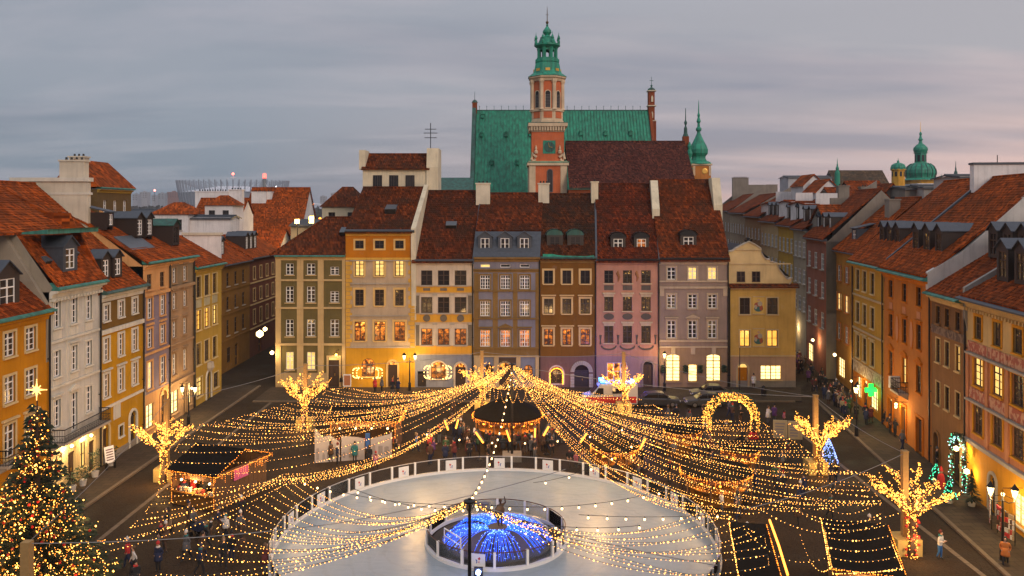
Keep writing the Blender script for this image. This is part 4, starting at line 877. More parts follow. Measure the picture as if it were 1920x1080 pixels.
# R1
r = RRow(88.7, 78.5); cs = [(87.6, 86.4), (85.2, 84.0), (82.6, 81.4)]; WR = dict(fm=DARKW, nx=2, nz=3, sill=1, sur=1, sm=YCR, sw=.14)
r.grid(cs, [(12.4, 14.5)], WR, ['ddd']); r.grid(cs, [(8.9, 11.0)], WR, ['dmd']); r.grid(cs, [(5.1, 7.5)], dict(WR, sur=2), ['ddd']); r.w(87.3, 85.8, .8, 3.1, dict(fm=DARKW, nx=2, nz=2, sill=0), 's'); r.door(85.0, 83.8, 3.0, 0, None, 's'); r.w(82.8, 80.4, .8, 3.1, dict(fm=DARKW, nx=3, nz=2, sill=0), 's')
root = house('yellow ochre townhouse with a cream frieze over a lit pharmacy ending the right row', r.org, AR, r.W, 15.1, [ORR2, YR], [(3.4, 0), (99, 1)], r.ops, back=9)
b = NB('sgraffito_frieze'); f = b.ramp(b.noise(3.2, 4, stretch=(1, 1, .6)), (.47, 0.0), (.52, 1.0)); FRZ = b.fin(b.mix(f, (.56, .44, .25), (.30, .19, .09)), .9)
band(root, .1, r.W - .1, 3.5, 4.6, FRZ, .07, 'frieze'); band(root, .05, r.W - .05, 4.6, 4.75, CREAMS, .15)
for z in (8.1, 11.7): band(root, .02, r.W, z, z + .18, CREAMS, .15)
cornice(root, r.W, 15.1, YR, .4, .4); gutter(root, r.W, 15.15, GUT, .65, .4); pipe(root, .1, 15); pipe(root, r.W - .1, 15)
R12 = [(-.5, 15.5), (9.5, 24.0), (18, 16)]
roof_mesh(R12, -.3, r.W - .1).build('roof', RED2, root); dormer(root, 5.2, 2.1, 16.9, 1.5, 2.3, 3.6, dict(fm=BROWNW, nx=2, nz=3), 'gable', SLATE, DARKW, 'm', 3, .85)
shop_lamp(root, (4, -1.3, 3.0), 150, (1, .78, .4)); ph = root
# R2
r = RRow(78.5, 66.6); cs = [(77.0, 75.9), (73.4, 72.3), (69.9, 68.8)]; WR2 = dict(fm=DARKW, nx=2, nz=3, sill=1, sur=1, sm=ORR2, sw=.14)
r.grid(cs, [(12.7, 14.3)], WR2, ['ddd']); r.grid(cs, [(9.0, 11.1)], dict(WR2, sur=2), ['ddd']); r.grid(cs, [(5.3, 7.6)], dict(WR2, sur=3), ['mym']); r.door(77.2, 75.9, 3.0, 0, None, 'y', ORR2); r.door(73.6, 72.4, 3.1, 0, DARKW, None, ORR2); r.door(69.9, 68.5, 3.0, 0, BROWNW, None, ORR2)
root = house('burnt orange townhouse with sgraffito ovals and a small balcony holding a white sign', r.org, AR, r.W, 15.0, [ORR], [(99, 0)], r.ops, back=9)
cornice(root, r.W, 15.0, ORR2, .4, .5); gutter(root, r.W, 15.05, GUT, .65, .4); pipe(root, r.W - .1, 15)
for Y in (74.7, 71.1):
    for rr_, mt, pj in ((1.0, ORR2, .04), (.85, PKR, .06)):
        m = MB(); u = r.uu(Y); m.prism([(u + .42 * rr_ * math.cos(k * math.pi / 8), 10.0 + 1.35 * rr_ * math.sin(k * math.pi / 8)) for k in range(16)], 'y', -pj, 0); m.build('sgraffito_oval', mt, root)
for Y in (76.4, 72.9, 69.4): band(root, r.uu(Y) - .4, r.uu(Y) + .4, 11.6, 12.2, PKR, .05, 'painted_panel')
balcony(root, r.uu(73.9), r.uu(71.8), 4.6, .9)
m = MB(); m.box(r.uu(74.0), r.uu(73.92) , -1.0, -.05, 4.7, 5.75); m.box(r.uu(74.0) - .01, r.uu(74.0), -.78, -.72, 4.95, 5.5, 1); m.box(r.uu(74.0) - .01, r.uu(74.0), -.36, -.30, 4.95, 5.5, 1); m.box(r.uu(74.0) - .01, r.uu(74.0), -.72, -.36, 5.2, 5.27, 1)
sg = m.build('hanging_sign', [WHITE, DARKM], None, None); sg.matrix_world = Matrix.Translation(Vector(r.org)) @ Matrix.Rotation(AR, 4, 'Z'); tag(sg, 'small white sign fixed to the balcony of the burnt orange house', 'sign')
roof_mesh(R12, .05, r.W - .05).build('roof', RED2, root); dormer(root, 6.2, 1.7, 16.7, 1.6, 2.5, 4.0, dict(fm=BROWNW, nx=2, nz=3), 'gable', SLATE, DARKW, 'm', 3, 1.1)
for u in (.1,): firewall(root, u, [(.0, 15.2), (.2, 16.2), (9.5, 24.3), (9.5, 14), (0, 14)], .35, SLATE)
firewall(root, r.W - .2, [(-.3, 14.4), (-.3, 15.8), (2.5, 17.6), (9.5, 24.25), (12, 24.25), (12, 14), (0, 14)], .45, stucco((.58, .56, .52)))
firewall(root, .5, [(7.8, 22), (7.8, 25.2), (16, 25.2), (16, 20)], .9, WALLW); firewall(root, .5, [(7.7, 25.2), (7.7, 25.4), (16, 25.4), (16, 25.2)], 1.1, SLATE)
shop_lamp(root, (6.5, -1.0, 3.4), 120)
# R3
r = RRow(66.6, 60.0); cs = [(65.6, 64.8), (63.8, 63.0), (61.8, 61.0)]; WR3 = dict(fm=DARKW, nx=2, nz=3, sill=1, sur=1, sm=BRR, sw=.1)
r.grid(cs, [(11.8, 13.2)], WR3, ['ddd']); r.grid(cs, [(8.7, 10.6)], dict(WR3, sm=PER), ['mmy']); r.grid(cs, [(5.3, 7.1)], dict(WR3, sm=PER), ['mdd']); r.door(66.0, 65.0, 2.8, 1, DARKW, None, BRR); r.door(62.5, 60.9, 3.6, 1, DARKW, None, PER)
root = house('brown townhouse with a dark painted frieze and a deep arched doorway on the right', r.org, AR, r.W, 14.0, [BRR, BRR2], [(11.0, 0), (13.4, 1), (99, 0)], r.ops, back=9, sideM=0)
b = NB('dark_frieze'); f = b.ramp(b.noise(2.6, 4), (.46, 0.0), (.54, 1.0)); band(root, .05, r.W - .05, 10.95, 11.6, b.fin(b.mix(f, (.10, .06, .04), (.20, .13, .08)), .9), .06, 'frieze')
cornice(root, r.W, 14.0, PER, .45, .5); gutter(root, r.W, 14.05, GUT, .65, .4)
roof_mesh([(-.5, 14.3), (5.0, 17.9), (9, 20.5), (16, 16)], .05, r.W - .05).build('roof', RED3, root)
dormer(root, 5.0, 3.6, 17.2, 1.6, 2.2, 3.6, dict(fm=BROWNW, nx=2, nz=3), 'gable', SLATE, DARKW, 'd', 3, .8)
# R4
r = RRow(60.0, 44.0); cs = [(58.5, 57.4), (55.6, 54.5), (52.8, 51.6), (49.8, 48.6), (46.8, 45.6)]; WR4 = dict(fm=BROWNW, nx=2, nz=3, sill=1, sur=1, sm=ORG2, sw=.2)
r.grid(cs, [(11.7, 13.3)], WR4, ['mmmdd']); r.grid([(a + .2, b - .2) for a, b in cs], [(8.3, 10.3)], dict(WR4, nz=4), ['yymdd']); r.grid([(a + .2, b - .2) for a, b in cs], [(4.9, 6.9)], dict(WR4, nx=3), ['mmmmm'])
r.door(56.2, 55.2, 2.6, 1, DARKW, None, STONE); r.w(52.9, 50.6, .7, 2.7, dict(fm=SUC, nx=3, nz=2, sill=1, sm=STONE), 's'); r.w(49.6, 47.4, .7, 2.7, dict(fm=SUC, nx=3, nz=2, sill=1, sm=STONE), 's')
root = house('peach townhouse with pink sgraffito friezes over an orange ground floor, nearest on the right', r.org, AR, r.W, 14.3, [ORG2, PKR, PER], [(4.0, 0), (11.0, 1), (99, 2)], r.ops, back=9, sideM=2)
b = NB('pink_sgraffito'); f = b.ramp(b.noise(3.0, 5, stretch=(1, 1, .7)), (.47, 0.0), (.53, 1.0)); SGR = b.fin(b.mix(f, (.50, .28, .17), (.33, .09, .05)), .9)
n = 5; ed = [(59.6, 56.5), (56.4, 53.6), (53.5, 50.7), (50.6, 47.7), (47.6, 44.6)]
for a, b_ in ed:
    for z0, z1 in ((10.65, 11.4), (7.25, 8.05)): band(root, r.uu(a), r.uu(b_), z0, z1, SGR, .05, 'sgraffito_panel')
    for z in (10.45, 7.05): band(root, r.uu(a), r.uu(b_), z, z + .14, STONE, .3, 'ledge')
for Y in (59.6, 56.5, 53.55, 50.65, 47.65): band(root, r.uu(Y) - .22, r.uu(Y) + .22, 4.2, 10.4, PKR, .12, 'pilaster')
band(root, .02, r.W, 4.0, 4.25, STONE, .3); cornice(root, r.W, 14.3, PER, .5, .5, dent=True); gutter(root, r.W, 14.35, SLATE, .7, .4); pipe(root, .1, 14.3)
roof_mesh([(-.5, 14.7), (4.0, 17.3), (9.5, 23.5), (16, 16)], .2, r.W).build('roof', RED3, root)
dormer(root, 3.6, 1.5, 15.9, 1.7, 2.4, 4.0, dict(fm=BROWNW, nx=2, nz=3), 'gable', SLATE, DARKW, 'm', 2, .9); dormer(root, 10.0, 1.5, 15.9, 1.7, 2.4, 4.0, dict(fm=BROWNW, nx=2, nz=3), 'gable', SLATE, DARKW, 'd', 2, .9)
firewall(root, .1, [(-.2, 13), (-.2, 15.2), (4, 17.9), (9.5, 23.8), (9.5, 12), (0, 12)], .35, stucco((.30, .28, .25))); shop_lamp(root, (8.5, -1.2, 2.8), 170, (1, .78, .4))
# houses along the street that leaves at the right
def street_house(label, y0, y1, H, wall, rows, ncol, st, lits, roofm, dorm=0, off=0.0, ridge=4.2, shop=None, rd=6.5):
    r = RRow(y0, y1, off); L_ = y0 - y1
    for i, (z0, z1) in enumerate(rows):
        for j in range(ncol):
            Y = y0 - L_ * (j + .5) / ncol; r.w(Y + .7, Y - .7, z0, z1, st, lits if lits in 'd' else lits[(i * ncol + j) % len(lits)])
    if shop: r.w(y0 - .8, y0 - min(L_ - .8, 3.6), .7, 3.0, dict(fm=DARKW, nx=3, nz=2, sill=0), shop)
    root = house(label, r.org, AR, r.W, H, [wall, CONC], [(99, 0)], r.ops, back=9, gable=[(0, H - .2), (rd, H + ridge - .2), (2 * rd, H - .2), (2 * rd, 8), (0, 8)], sideM=1)
    cornice(root, r.W, H, wall, .3, .4); gutter(root, r.W, H, SLATE, .5, .3)
    pr = [(-.5, H + .3), (rd, H + ridge), (2 * rd, H)]; roof_mesh(pr, .05, r.W - .05).build('roof', roofm, root)
    if dorm: dormer(root, r.W / 2, 1.0, H + 1.2, 1.2, 1.9, 2.6, dict(fm=WHITE, nx=2, nz=3), 'gable', SLATE, DARKW, 'd', dorm, max(.3, r.W / dorm - 1.6))
    return root, r
sh4 = [(12.3, 14.2), (8.8, 10.8), (5.2, 7.2)]
WHs = dict(fm=WHITE, nx=2, nz=3, sill=1, sm=STONE, rec=.04)
root, r = street_house('amber corner townhouse at the mouth of the right-hand street with rows of small windows', 100.0, 90.4, 15.8, stucco((.38, .20, .055)), sh4, 3, dict(WHs, sur=1, sm=ORR, sw=.14), 'dddyyyddd', RED2, 0, 1.2, 6.5, 's')
dormer(root, 4, 1.0, 16.8, 2.0, 1.9, 2.6, dict(fm=WHITE, nx=2, nz=3), 'shed', SLATE, SLATE); chimney(root, 6.5, 4.5, 1.6, 1.2, 18, 22, CONC)
root, r = street_house('brick red townhouse with pale window frames along the right-hand street', 110.6, 100.2, 17.0, stucco((.29, .125, .085)), [(13.4, 15.4), (9.8, 11.8), (6.0, 8.0)], 3, WHs, 'd', RED3, 3, 0, 6.5, 's'); firewall(root, .3, [(3.0, 18), (3.0, 22.5), (5.5, 22.5), (9, 24.8), (9, 14)], .4, CONC)
root, r = street_house('grey townhouse with pale windows along the right-hand street', 118.6, 110.8, 18.0, stucco((.36, .31, .23)), [(14.3, 16.4), (10.6, 12.6), (6.8, 8.8)], 3, WHs, 'd', RED3, 2); firewall(root, .3, [(3.0, 18.5), (3.0, 23.3), (6, 23.3), (6, 14)], .4, WALLW)
root, r = street_house('mustard townhouse along the right-hand street beyond the grey one', 130, 118.8, 18.3, stucco((.45, .29, .07)), [(14.5, 16.6), (10.8, 12.8), (7, 9)], 4, WHs, 'd', RED3, 3); firewall(root, .3, [(2.6, 18.5), (2.6, 23.6), (5.2, 23.6), (5.2, 14)], .4, WALLW)
root, r = street_house('pale ochre townhouse along the right-hand street with four small dormers', 146, 130.2, 18.7, stucco((.50, .38, .21)), [(14.8, 16.8), (11, 13), (7.2, 9.2)], 5, WHs, 'd', RED3, 4); firewall(root, .3, [(2.6, 19), (2.6, 24.1), (5.2, 24.1), (5.2, 14)], .4, WALLW)
root, r = street_house('tan townhouse at the far end of the right-hand street', 164, 146.2, 19.4, stucco((.36, .25, .13)), [(15.4, 17.4), (11.6, 13.6)], 5, WHs, 'd', RED3, 0); firewall(root, .3, [(3, 18), (3, 22), (9, 25.5), (9, 14)], .4, CONC)

root, r = street_house('pale house far up the right-hand street with a bare concrete gable', 186, 164.2, 20.0, stucco((.38, .30, .20)), [(15.8, 17.8), (12, 14)], 6, WHs, 'd', RED3, 0); firewall(root, .3, [(0, 18), (0, 20.4), (8, 26.6), (10.5, 26.6), (10.5, 14)], .4, CONC)
root, r = street_house('last brown house visible up the right-hand street', 215, 186.2, 20.4, stucco((.30, .22, .15)), [(15.8, 17.8), (12, 14)], 6, WHs, 'd', RED3, 0); firewall(root, .3, [(0, 18), (0, 20.8), (8, 27.4), (13, 27.4), (13, 14)], .4, CONC); chimney(root, 4, 6, 1.4, 4, 20, 29, CONC)
# ------------------------------------------------------------------ cathedral behind the far row
YK = 150.0
def zk(py, Y): return CAMZ - (py - HY) * Y / F
def xk(px, Y): return (px - 960) * Y / F
YN = 172.0
cat = thing('cathedral', 'gothic brick cathedral with a steep green copper nave roof behind the far row', 'church', (0, YN, 0))
BRK = stucco((.22, .065, .03))
zr, ze = zk(207, YN), 24.0; x0, x1 = xk(899, YN), xk(1214, YN); dy = 11.0
xe0 = xk(884, YN - dy)
m = MB(); m.box(x0 - .5, x1 + .8, -dy + .5, dy, 0, ze); m.build('wall', BRK, cat)
m = MB(); m.face([(x0 - .6, 0, zr), (x1, 0, zr), (x1, -dy, ze), (x0 - .6, -dy, ze)][::-1]); m.face([(x0 - .6, 0, zr), (x1, 0, zr), (x1, dy, ze), (x0 - .6, dy, ze)]); m.face([(x0 - .6, 0, zr), (x0 - .6, -dy, ze), (x0 - .6, dy, ze)]); m.build('nave_roof', COP, cat)
m = MB(); n = int((x1 - x0) / .62)
for k in range(n + 1):
    x = x0 - .6 + (x1 - x0 + .6) * k / n; a = Vector((x, 0, zr)); b_ = Vector((x, -dy, ze)); nrm = Vector((0, -(zr - ze), dy)).normalized() * .16
    m.face([a + nrm + Vector((-.05, 0, 0)), a + nrm + Vector((.05, 0, 0)), b_ + nrm + Vector((.05, 0, 0)), b_ + nrm + Vector((-.05, 0, 0))][::-1])
    for s in (-.05, .05): m.face([a + Vector((s, 0, 0)), a + nrm + Vector((s, 0, 0)), b_ + nrm + Vector((s, 0, 0)), b_ + Vector((s, 0, 0))])
m.build('roof_seams', copper((.012, .17, .10), .35, 'seam'), cat, kind='stuff')
m = MB(); m.box(x0 - .6, x1, -.12, .12, zr - .05, zr + .12)
for k in range(24): x = x0 + (x1 - x0) * k / 23; m.lathe([(.05, zr), (.04, zr + .75), (.10, zr + .8), (.02, zr + 1.0)], (x, 0), 5)
m.build('ridge_crest', COPD, cat)
for px, py in ((905, 219), (903, 253), (949, 253), (995, 252), (1089, 251), (1135, 251), (1182, 251), (922, 303), (970, 303)):
    t = (py - 207) / (355 - 207); v = -dy * t; z = zr + (ze - zr) * t; x = xk(px, YN + v)
    m = MB(); m.box(x - .32, x + .32, v - .7, v + .3, z - .3, z + .45); m.prism([(x - .42, z + .45), (x + .42, z + .45), (x, z + .85)], 'y', v - .85, v + .5); m.build('roof_vent', COPT, cat)
m = MB(); m.prism([(.5, zr + .4), (-.6, zr + .5), (-dy - .5, ze), (-dy - .5, 0), (dy, 0), (dy, ze)], 'x', x0 - 1.5, x0 - .7); m.build('gable_parapet', COPD, cat)
m = MB(); m.box(x0 - 1.5, x0 - .5, -.6, .6, zr - 2, zr + 1.6); m.lathe([(.7, zr + 1.6), (.4, zr + 2.1), (.05, zr + 2.3), (.04, zr + 4)], (x0 - 1, 0), 8, 1); m.build('pinnacle', [BRK, COPD], cat)
# stepped east gable and its pinnacle
xa, xb = xk(1213, YN), xk(1230, YN); zt = zk(172, YN)
m = MB(); m.box(xa + .2, xb - .1, -.9, .9, 10, zk(228, YN)); m.box(xa + .25, xb - .4, -.75, .75, zk(228, YN), zt)
m.prism([(-dy + 2, ze + 2), (-1.0, zk(212, YN)), (-1.0, 10), (-dy + 2, 10)], 'x', xa + .3, xa + .9); m.build('gable', BRK, cat)
m = MB()
for z in (zk(228, YN), zk(200, YN), zt): m.box(xa + .05, xb - .1, -1.0, 1.0, z, z + .22)
for z in (zk(192, YN), zk(222, YN), zk(254, YN)): m.prism([(xa + .75, z), (xa + 1.15, z), (xa + 1.15, z + 1.0), (xa + .95, z + 1.4), (xa + .75, z + 1.0)], 'y', -1.0, -.8)
m.build('gable_trim', FIREC, cat)
m = MB(); c = ((xa + xb) / 2, 0); m.lathe([(.85, zt), (.75, zt + .6), (.2, zt + .9), (.12, zt + 1.1), (.28, zt + 1.3), (.05, zt + 1.5), (.04, zt + 3.2)], c, 8); m.box(c[0] - .4, c[0] + .4, -.04, .04, zt + 2.3, zt + 2.4); m.build('finial', COPD, cat)
m = MB(); m.face([(xk(1060, 148), -24, zk(264, 150)), (xk(1286, 148), -24, zk(264, 150)), (xk(1292, 140), -33, 22), (xk(1058, 140), -33, 22)][::-1])
roof_mesh([(-33, zk(352, 139)), (-23, zk(265, 149)), (-18, zk(300, 152))], xk(1060, 149), xk(1284, 149), course=.5).build('aisle_roof', rooftile((.085, .026, .018), .3, 'k'), cat)
m = MB(); m.box(xk(1060, 149), xk(1284, 149), -32.5, -10, 0, zk(352, 139) - .3); m.build('aisle_wall', BRK, cat)
m = MB(); m.face([(xk(820, 160), -12, zk(333, 160)), (xk(888, 160), -12, zk(333, 160)), (xk(888, 156), -17, zk(358, 155)), (xk(820, 156), -17, zk(358, 155))][::-1]); m.box(xk(820, 160), xk(888, 160), -12, 2, 0, zk(333, 160) - .1); m.build('chapel_roof', COPD, cat)
# bell tower
YB = 146.0
bt = thing('bell_tower', 'pink and cream church bell tower with a green copper spire and open lantern', 'bell tower', (xk(1026, YB), YB, 0)); cx0 = xk(1026, YB)
PNKT = stucco((.56, .17, .085)); CRT = stucco((.66, .52, .36)); LOU = plain('louvre_grey', (.10, .09, .085), .7)
Z = lambda py: zk(py, YB); X = lambda px: xk(px, YB) - cx0
h = 3.3
m = MB(); m.box(-h, h, -h, h, 0, Z(310)); m.build('base', PNKT, bt)
m = MB()
for s in (-1, 1):
    m.box(s * h - (.0 if s < 0 else 1.1), s * h + (1.1 if s < 0 else 0.0), -h - .12, -h + .5, 0, Z(312)); m.box(s * h - .12, s * h + .12, -h + .5, h, 0, Z(312))
m.box(-h - .35, h + .35, -h - .35, h + .35, Z(312), Z(307)); m.box(-h - .15, h + .15, -h - .15, h + .15, Z(307), Z(304)); m.build('base_trim', CRT, bt)
m = MB(); m.box(-h - .4, h + .4, -h - .4, h + .4, Z(307) + .01, Z(305)); m.build('base_roof', COPT, bt)
m = MB(); m.M = Matrix.Translation((X(1029.5), -h - .05, Z(361))); ring(m, outline(1.05, 4.1, 1), offset_outline(1.05, 4.1, 1, .12), -.1, .05); bw = m.build('window', LOU, bt)
m = MB(); m.M = Matrix.Translation((X(1029.5), -h - .03, Z(361))); m.face([(x, 0, z) for x, z in offset_outline(1.05, 4.1, 1, .1)]); m.build('pane', GD, bw)
h2 = 2.85
m = MB(); m.box(-h2, h2, -h2, h2, Z(306), Z(250)); m.build('clock_stage', PNKT, bt)
m = MB(); m.box(X(1017), X(1040), -h2 - .08, -h2 + .02, Z(290), Z(266)); ck = m.build('clock_panel', COPT, bt)
m = MB(); m.M = Matrix.Translation((X(1028.5), -h2 - .10, Z(278))) @ Matrix.Rotation(R(90), 4, 'X'); m.lathe([(.95, -.02), (.95, .02), (.82, .03)], n=20); m.build('clock_face', COPD, ck)
m = MB(); m.tube([(X(1028.5), -h2 - .15, Z(278)), (X(1034), -h2 - .15, Z(278.5))], .05, 4); m.tube([(X(1028.5), -h2 - .15, Z(278)), (X(1027), -h2 - .15, Z(270))], .04, 4); m.build('clock_hands', GOLD, ck)
for s in (-1, 1):
    m = MB(); m.tube([(s * 2.0, -h2 - .15, Z(297)), (s * 2.5, -h2 - .15, Z(293)), (s * 2.7, -h2 - .15, Z(288)), (s * 2.9, -h2 - .15, Z(300)), (s * 2.5, -h2 - .15, Z(304)), (s * 2.2, -h2 - .15, Z(300))], .25, 6); m.build('volute', CRT, bt)
    m = MB(); m.lathe([(.3, Z(290)), (.34, Z(286)), (.12, Z(283)), (.2, Z(281)), (.05, Z(275))], (s * 2.1, -h2 - .3), 8); m.build('urn', CRT, bt)
m = MB(); m.box(-h2 - .1, h2 + .1, -h2 - .1, h2 + .1, Z(250), Z(248)); m.box(-h2 - .6, h2 + .6, -h2 - .6, h2 + .6, Z(240), Z(234))
for k in range(13):
    x = -h2 + (2 * h2) * k / 12; m.box(x - .14, x + .14, -h2 - .5, -h2, Z(248), Z(240)); m.box(-h2 - .5, -h2, x - .14, x + .14, Z(248), Z(240))
m.box(-h2, h2, -h2, h2, Z(248), Z(240)); m.build('bracket_cornice', CRT, bt)
m = MB(); m.lathe([(h2 + .7, Z(234)), (h2 * .98, Z(230))], n=4, rot=R(45), cap=True); m.box(-h2 - .62, h2 + .62, -h2 - .62, h2 + .62, Z(234), Z(233)); m.build('stage_roof', COPD, bt)
ro = 2.95; rot = R(22.5)
m = MB(); m.lathe([(ro, Z(232)), (ro, Z(208))], n=8, rot=rot); m.lathe([(ro + .2, Z(211)), (ro + .2, Z(207))], n=8, rot=rot); m.lathe([(ro + .15, Z(232)), (ro + .15, Z(228))], n=8, rot=rot); m.build('octagon_plinth', CRT, bt)
m = MB(); m.lathe([(ro - .15, Z(208)), (ro - .15, Z(152))], n=8, rot=rot); m.build('belfry', PNKT, bt)
m = MB()
for k in range(8):
    a = rot + k * math.pi / 4; c, s_ = math.cos(a) * (ro - .05), math.sin(a) * (ro - .05); m.lathe([(.5, Z(208)), (.36, Z(205)), (.34, Z(160)), (.5, Z(156)), (.5, Z(152))], (c, s_), 6)
m.lathe([(ro + .1, Z(155)), (ro + .3, Z(151)), (ro + .6, Z(149)), (ro + .6, Z(146))], n=8, rot=rot); m.build('belfry_pilasters', CRT, bt)
for k in range(4, 9):
    a = math.pi * (k * 2) / 8 + 0; ap = (ro - .15) * math.cos(math.pi / 8)
    fr = MB(); fr.M = Matrix.Rotation(a + math.pi / 2, 4, 'Z') @ Matrix.Translation((0, -ap - .0, Z(206)))
    w, hh = 1.15, Z(172) - Z(206); ring(fr, outline(w, hh, 1), offset_outline(w, hh, 1, .14), -.10, .02)
    f = fr.build('belfry_window', CRT, bt); pn = MB(); pn.M = fr.M.copy(); pn.face([(x, -.03, z) for x, z in offset_outline(w, hh, 1, .1)]); pn.build('opening', DARKM, f)
    lv = MB(); lv.M = fr.M.copy()
    for q in range(9): z = .2 + q * (hh - .9) / 9; lv.box(-w / 2 + .14, w / 2 - .14, -.10, -.04, z, z + .12)
    lv.build('louvres', LOU, f)
    for (za, zb) in ((Z(224), Z(212)),):
        pb = MB(); pb.M = Matrix.Rotation(a + math.pi / 2, 4, 'Z') @ Matrix.Translation((0, -ro * math.cos(math.pi / 8), 0)); pb.box(-.75, .75, -.05, .02, za, zb); pb.build('pink_panel', PNKT, bt)
m = MB(); m.lathe([(ro + .75, Z(146)), (ro + .35, Z(143)), (2.75, Z(139)), (2.5, Z(133)), (2.42, Z(127)), (2.3, Z(121)), (2.15, Z(118))], n=8, rot=rot); m.build('bell_roof', COPT, bt)
m = MB()
for k in range(8): a = k * math.pi / 4 + rot + R(22.5); m.M = Matrix.Rotation(a, 4, 'Z'); m.box(2.30, 2.5, -.4, .4, Z(136), Z(131))
m.build('gilded_cartouches', GOLD, bt)
m = MB(); m.lathe([(2.3, Z(118)), (2.3, Z(113)), (2.05, Z(112)), (2.05, Z(110))], n=8, rot=rot)
for k in range(8):
    a = rot + k * math.pi / 4; m.lathe([(.42, Z(112)), (.34, Z(108)), (.34, Z(95)), (.45, Z(91))], (1.6 * math.cos(a), 1.6 * math.sin(a)), 5)
for k in range(8):
    a0, a1 = rot + k * math.pi / 4, rot + (k + 1) * math.pi / 4; p, q = Vector((1.62 * math.cos(a0), 1.62 * math.sin(a0), 0)), Vector((1.62 * math.cos(a1), 1.62 * math.sin(a1), 0))
    for t in range(6):
        b0, b1 = t / 6, (t + 1) / 6; z_ = lambda b: Z(101) + (Z(95) - Z(101)) * math.sin(math.pi * b)
        m.face([p.lerp(q, b0) + Vector((0, 0, z_(b0))), p.lerp(q, b1) + Vector((0, 0, z_(b1))), p.lerp(q, b1) + Vector((0, 0, Z(90))), p.lerp(q, b0) + Vector((0, 0, Z(90)))])
m.build('lantern', COPT, bt)
m = MB(); m.lathe([(1.8, Z(91)), (2.35, Z(87)), (2.35, Z(84)), (1.7, Z(82)), (1.45, Z(77)), (1.25, Z(72)), (1.3, Z(71)), (.75, Z(69)), (.45, Z(66)), (.62, Z(64)), (.78, Z(61)), (.72, Z(57)), (.35, Z(52)), (.16, Z(49)), (.22, Z(47)), (.1, Z(45))], n=12); m.build('lantern_dome', COPT, bt)
for k in range(8): a = rot + k * math.pi / 4; m = MB(); m.lathe([(.22, Z(84)), (.26, Z(80)), (.12, Z(77)), (.28, Z(74)), (.2, Z(71)), (.05, Z(68)), (.03, Z(63))], (2.2 * math.cos(a), 2.2 * math.sin(a)), 6); m.build('finial', COPT, bt)
m = MB(); m.lathe([(.1, Z(46)), (.26, Z(43)), (.26, Z(41)), (.08, Z(39)), (.06, Z(20)), (.02, Z(12))], n=8); m.box(-.3, .3, -.03, .03, Z(28), Z(27.4)); m.build('spire_rod', plain('old_bronze', (.10, .06, .025), .5, .5), bt)
# small turret right of the long brown roof
YT = 155.0
def onion(root, Zf, prof, mt, n=12, name='onion_dome'):
    m = MB(); m.lathe([(r, Zf(z)) for r, z in prof], n=n); return m.build(name, mt, root)
tt = thing('church_turret', 'slim church turret with green onion dome and orange clock stage right of the brown roof', 'turret', (xk(1310, YT), YT, 0)); Z = lambda py: zk(py, YT)
m = MB(); m.box(-1.9, 1.9, -1.9, 1.9, 0, Z(312)); m.build('shaft', stucco((.50, .22, .08)), tt)
m = MB(); m.M = Matrix.Translation((.7, -1.92, Z(322))) @ Matrix.Rotation(R(90), 4, 'X'); m.lathe([(.55, 0), (.55, .06), (.42, .08)], n=14); m.build('clock_face', GOLD, tt)
m = MB(); m.box(-2.1, 2.1, -2.1, 2.1, Z(311), Z(308)); m.box(-1.5, -1.1, -2.0, -1.9, Z(330), Z(312)); m.box(1.5, 1.9, -2.0, -1.9, Z(330), Z(312)); m.build('trim', CRT, tt)
onion(tt, Z, [(2.5, 308), (2.3, 305), (1.5, 301), (1.3, 296), (1.35, 293), (1.75, 288), (1.8, 281), (1.55, 274), (1.1, 266), (.65, 257), (.35, 250), (.3, 247), (.55, 244), (.55, 241), (.28, 238), (.22, 231), (.42, 228), (.35, 225), (.18, 220), (.28, 216), (.12, 211), (.07, 195), (.03, 188)], COPT)
t2 = thing('roof_pinnacle', 'thin brick pinnacle with a copper needle at the right end of the brown roof', 'pinnacle', (xk(1285.5, 152), 152, 0)); Z = lambda py: zk(py, 152)
m = MB(); m.box(-.55, .55, -.5, .5, 0, Z(256)); m.build('shaft', BRK, t2); m = MB(); m.lathe([(.6, Z(256)), (.35, Z(250)), (.3, Z(240)), (.12, Z(236)), (.3, Z(230)), (.1, Z(225)), (.06, Z(203))], n=8); m.build('needle', COPD, t2)
t3 = thing('corner_turret', 'baroque gable scrolls of pale stone standing beside the onion turret', 'gable', (xk(1293, 151), 151, 0)); Z = lambda py: zk(py, 151)
m = MB(); m.lathe([(.5, 0), (.5, Z(320)), (.62, Z(316)), (.3, Z(311)), (.5, Z(304)), (.35, Z(296)), (.55, Z(288)), (.3, Z(280)), (.4, Z(274)), (.1, Z(266))], n=8); m.build('scroll_column', COPT, t3)
# domes on the right skyline
YD = 300.0
dm = thing('church_dome', 'large green ribbed onion dome with lantern and gold spire on the right skyline', 'church dome', (xk(1726, YD), YD, 0)); Z = lambda py: zk(py, YD)
m = MB(); m.lathe([(5.4, 0), (5.4, Z(339)), (5.9, Z(338)), (5.9, Z(336))], n=8, rot=rot); m.build('drum', YE, dm)
m = MB(); m.box(-5, 8, -8, 6, 10, Z(345)); m.build('church_body', WALLW, dm)
onion(dm, Z, [(6.8, 338), (6.2, 336), (4.9, 334), (4.9, 333), (4.9, 331), (5.25, 325), (5.1, 319), (4.4, 312), (3.2, 307), (2.2, 305)], COPT, 16)
m = MB()
for k in range(16):
    a = k * math.pi / 8; pts = [(r * math.cos(a), r * math.sin(a), Z(z)) for r, z in ((4.95, 333), (5.35, 325), (5.2, 319), (4.5, 312), (3.3, 307))]; m.tube(pts, .14, 4)
m.build('dome_ribs', COPD, dm)
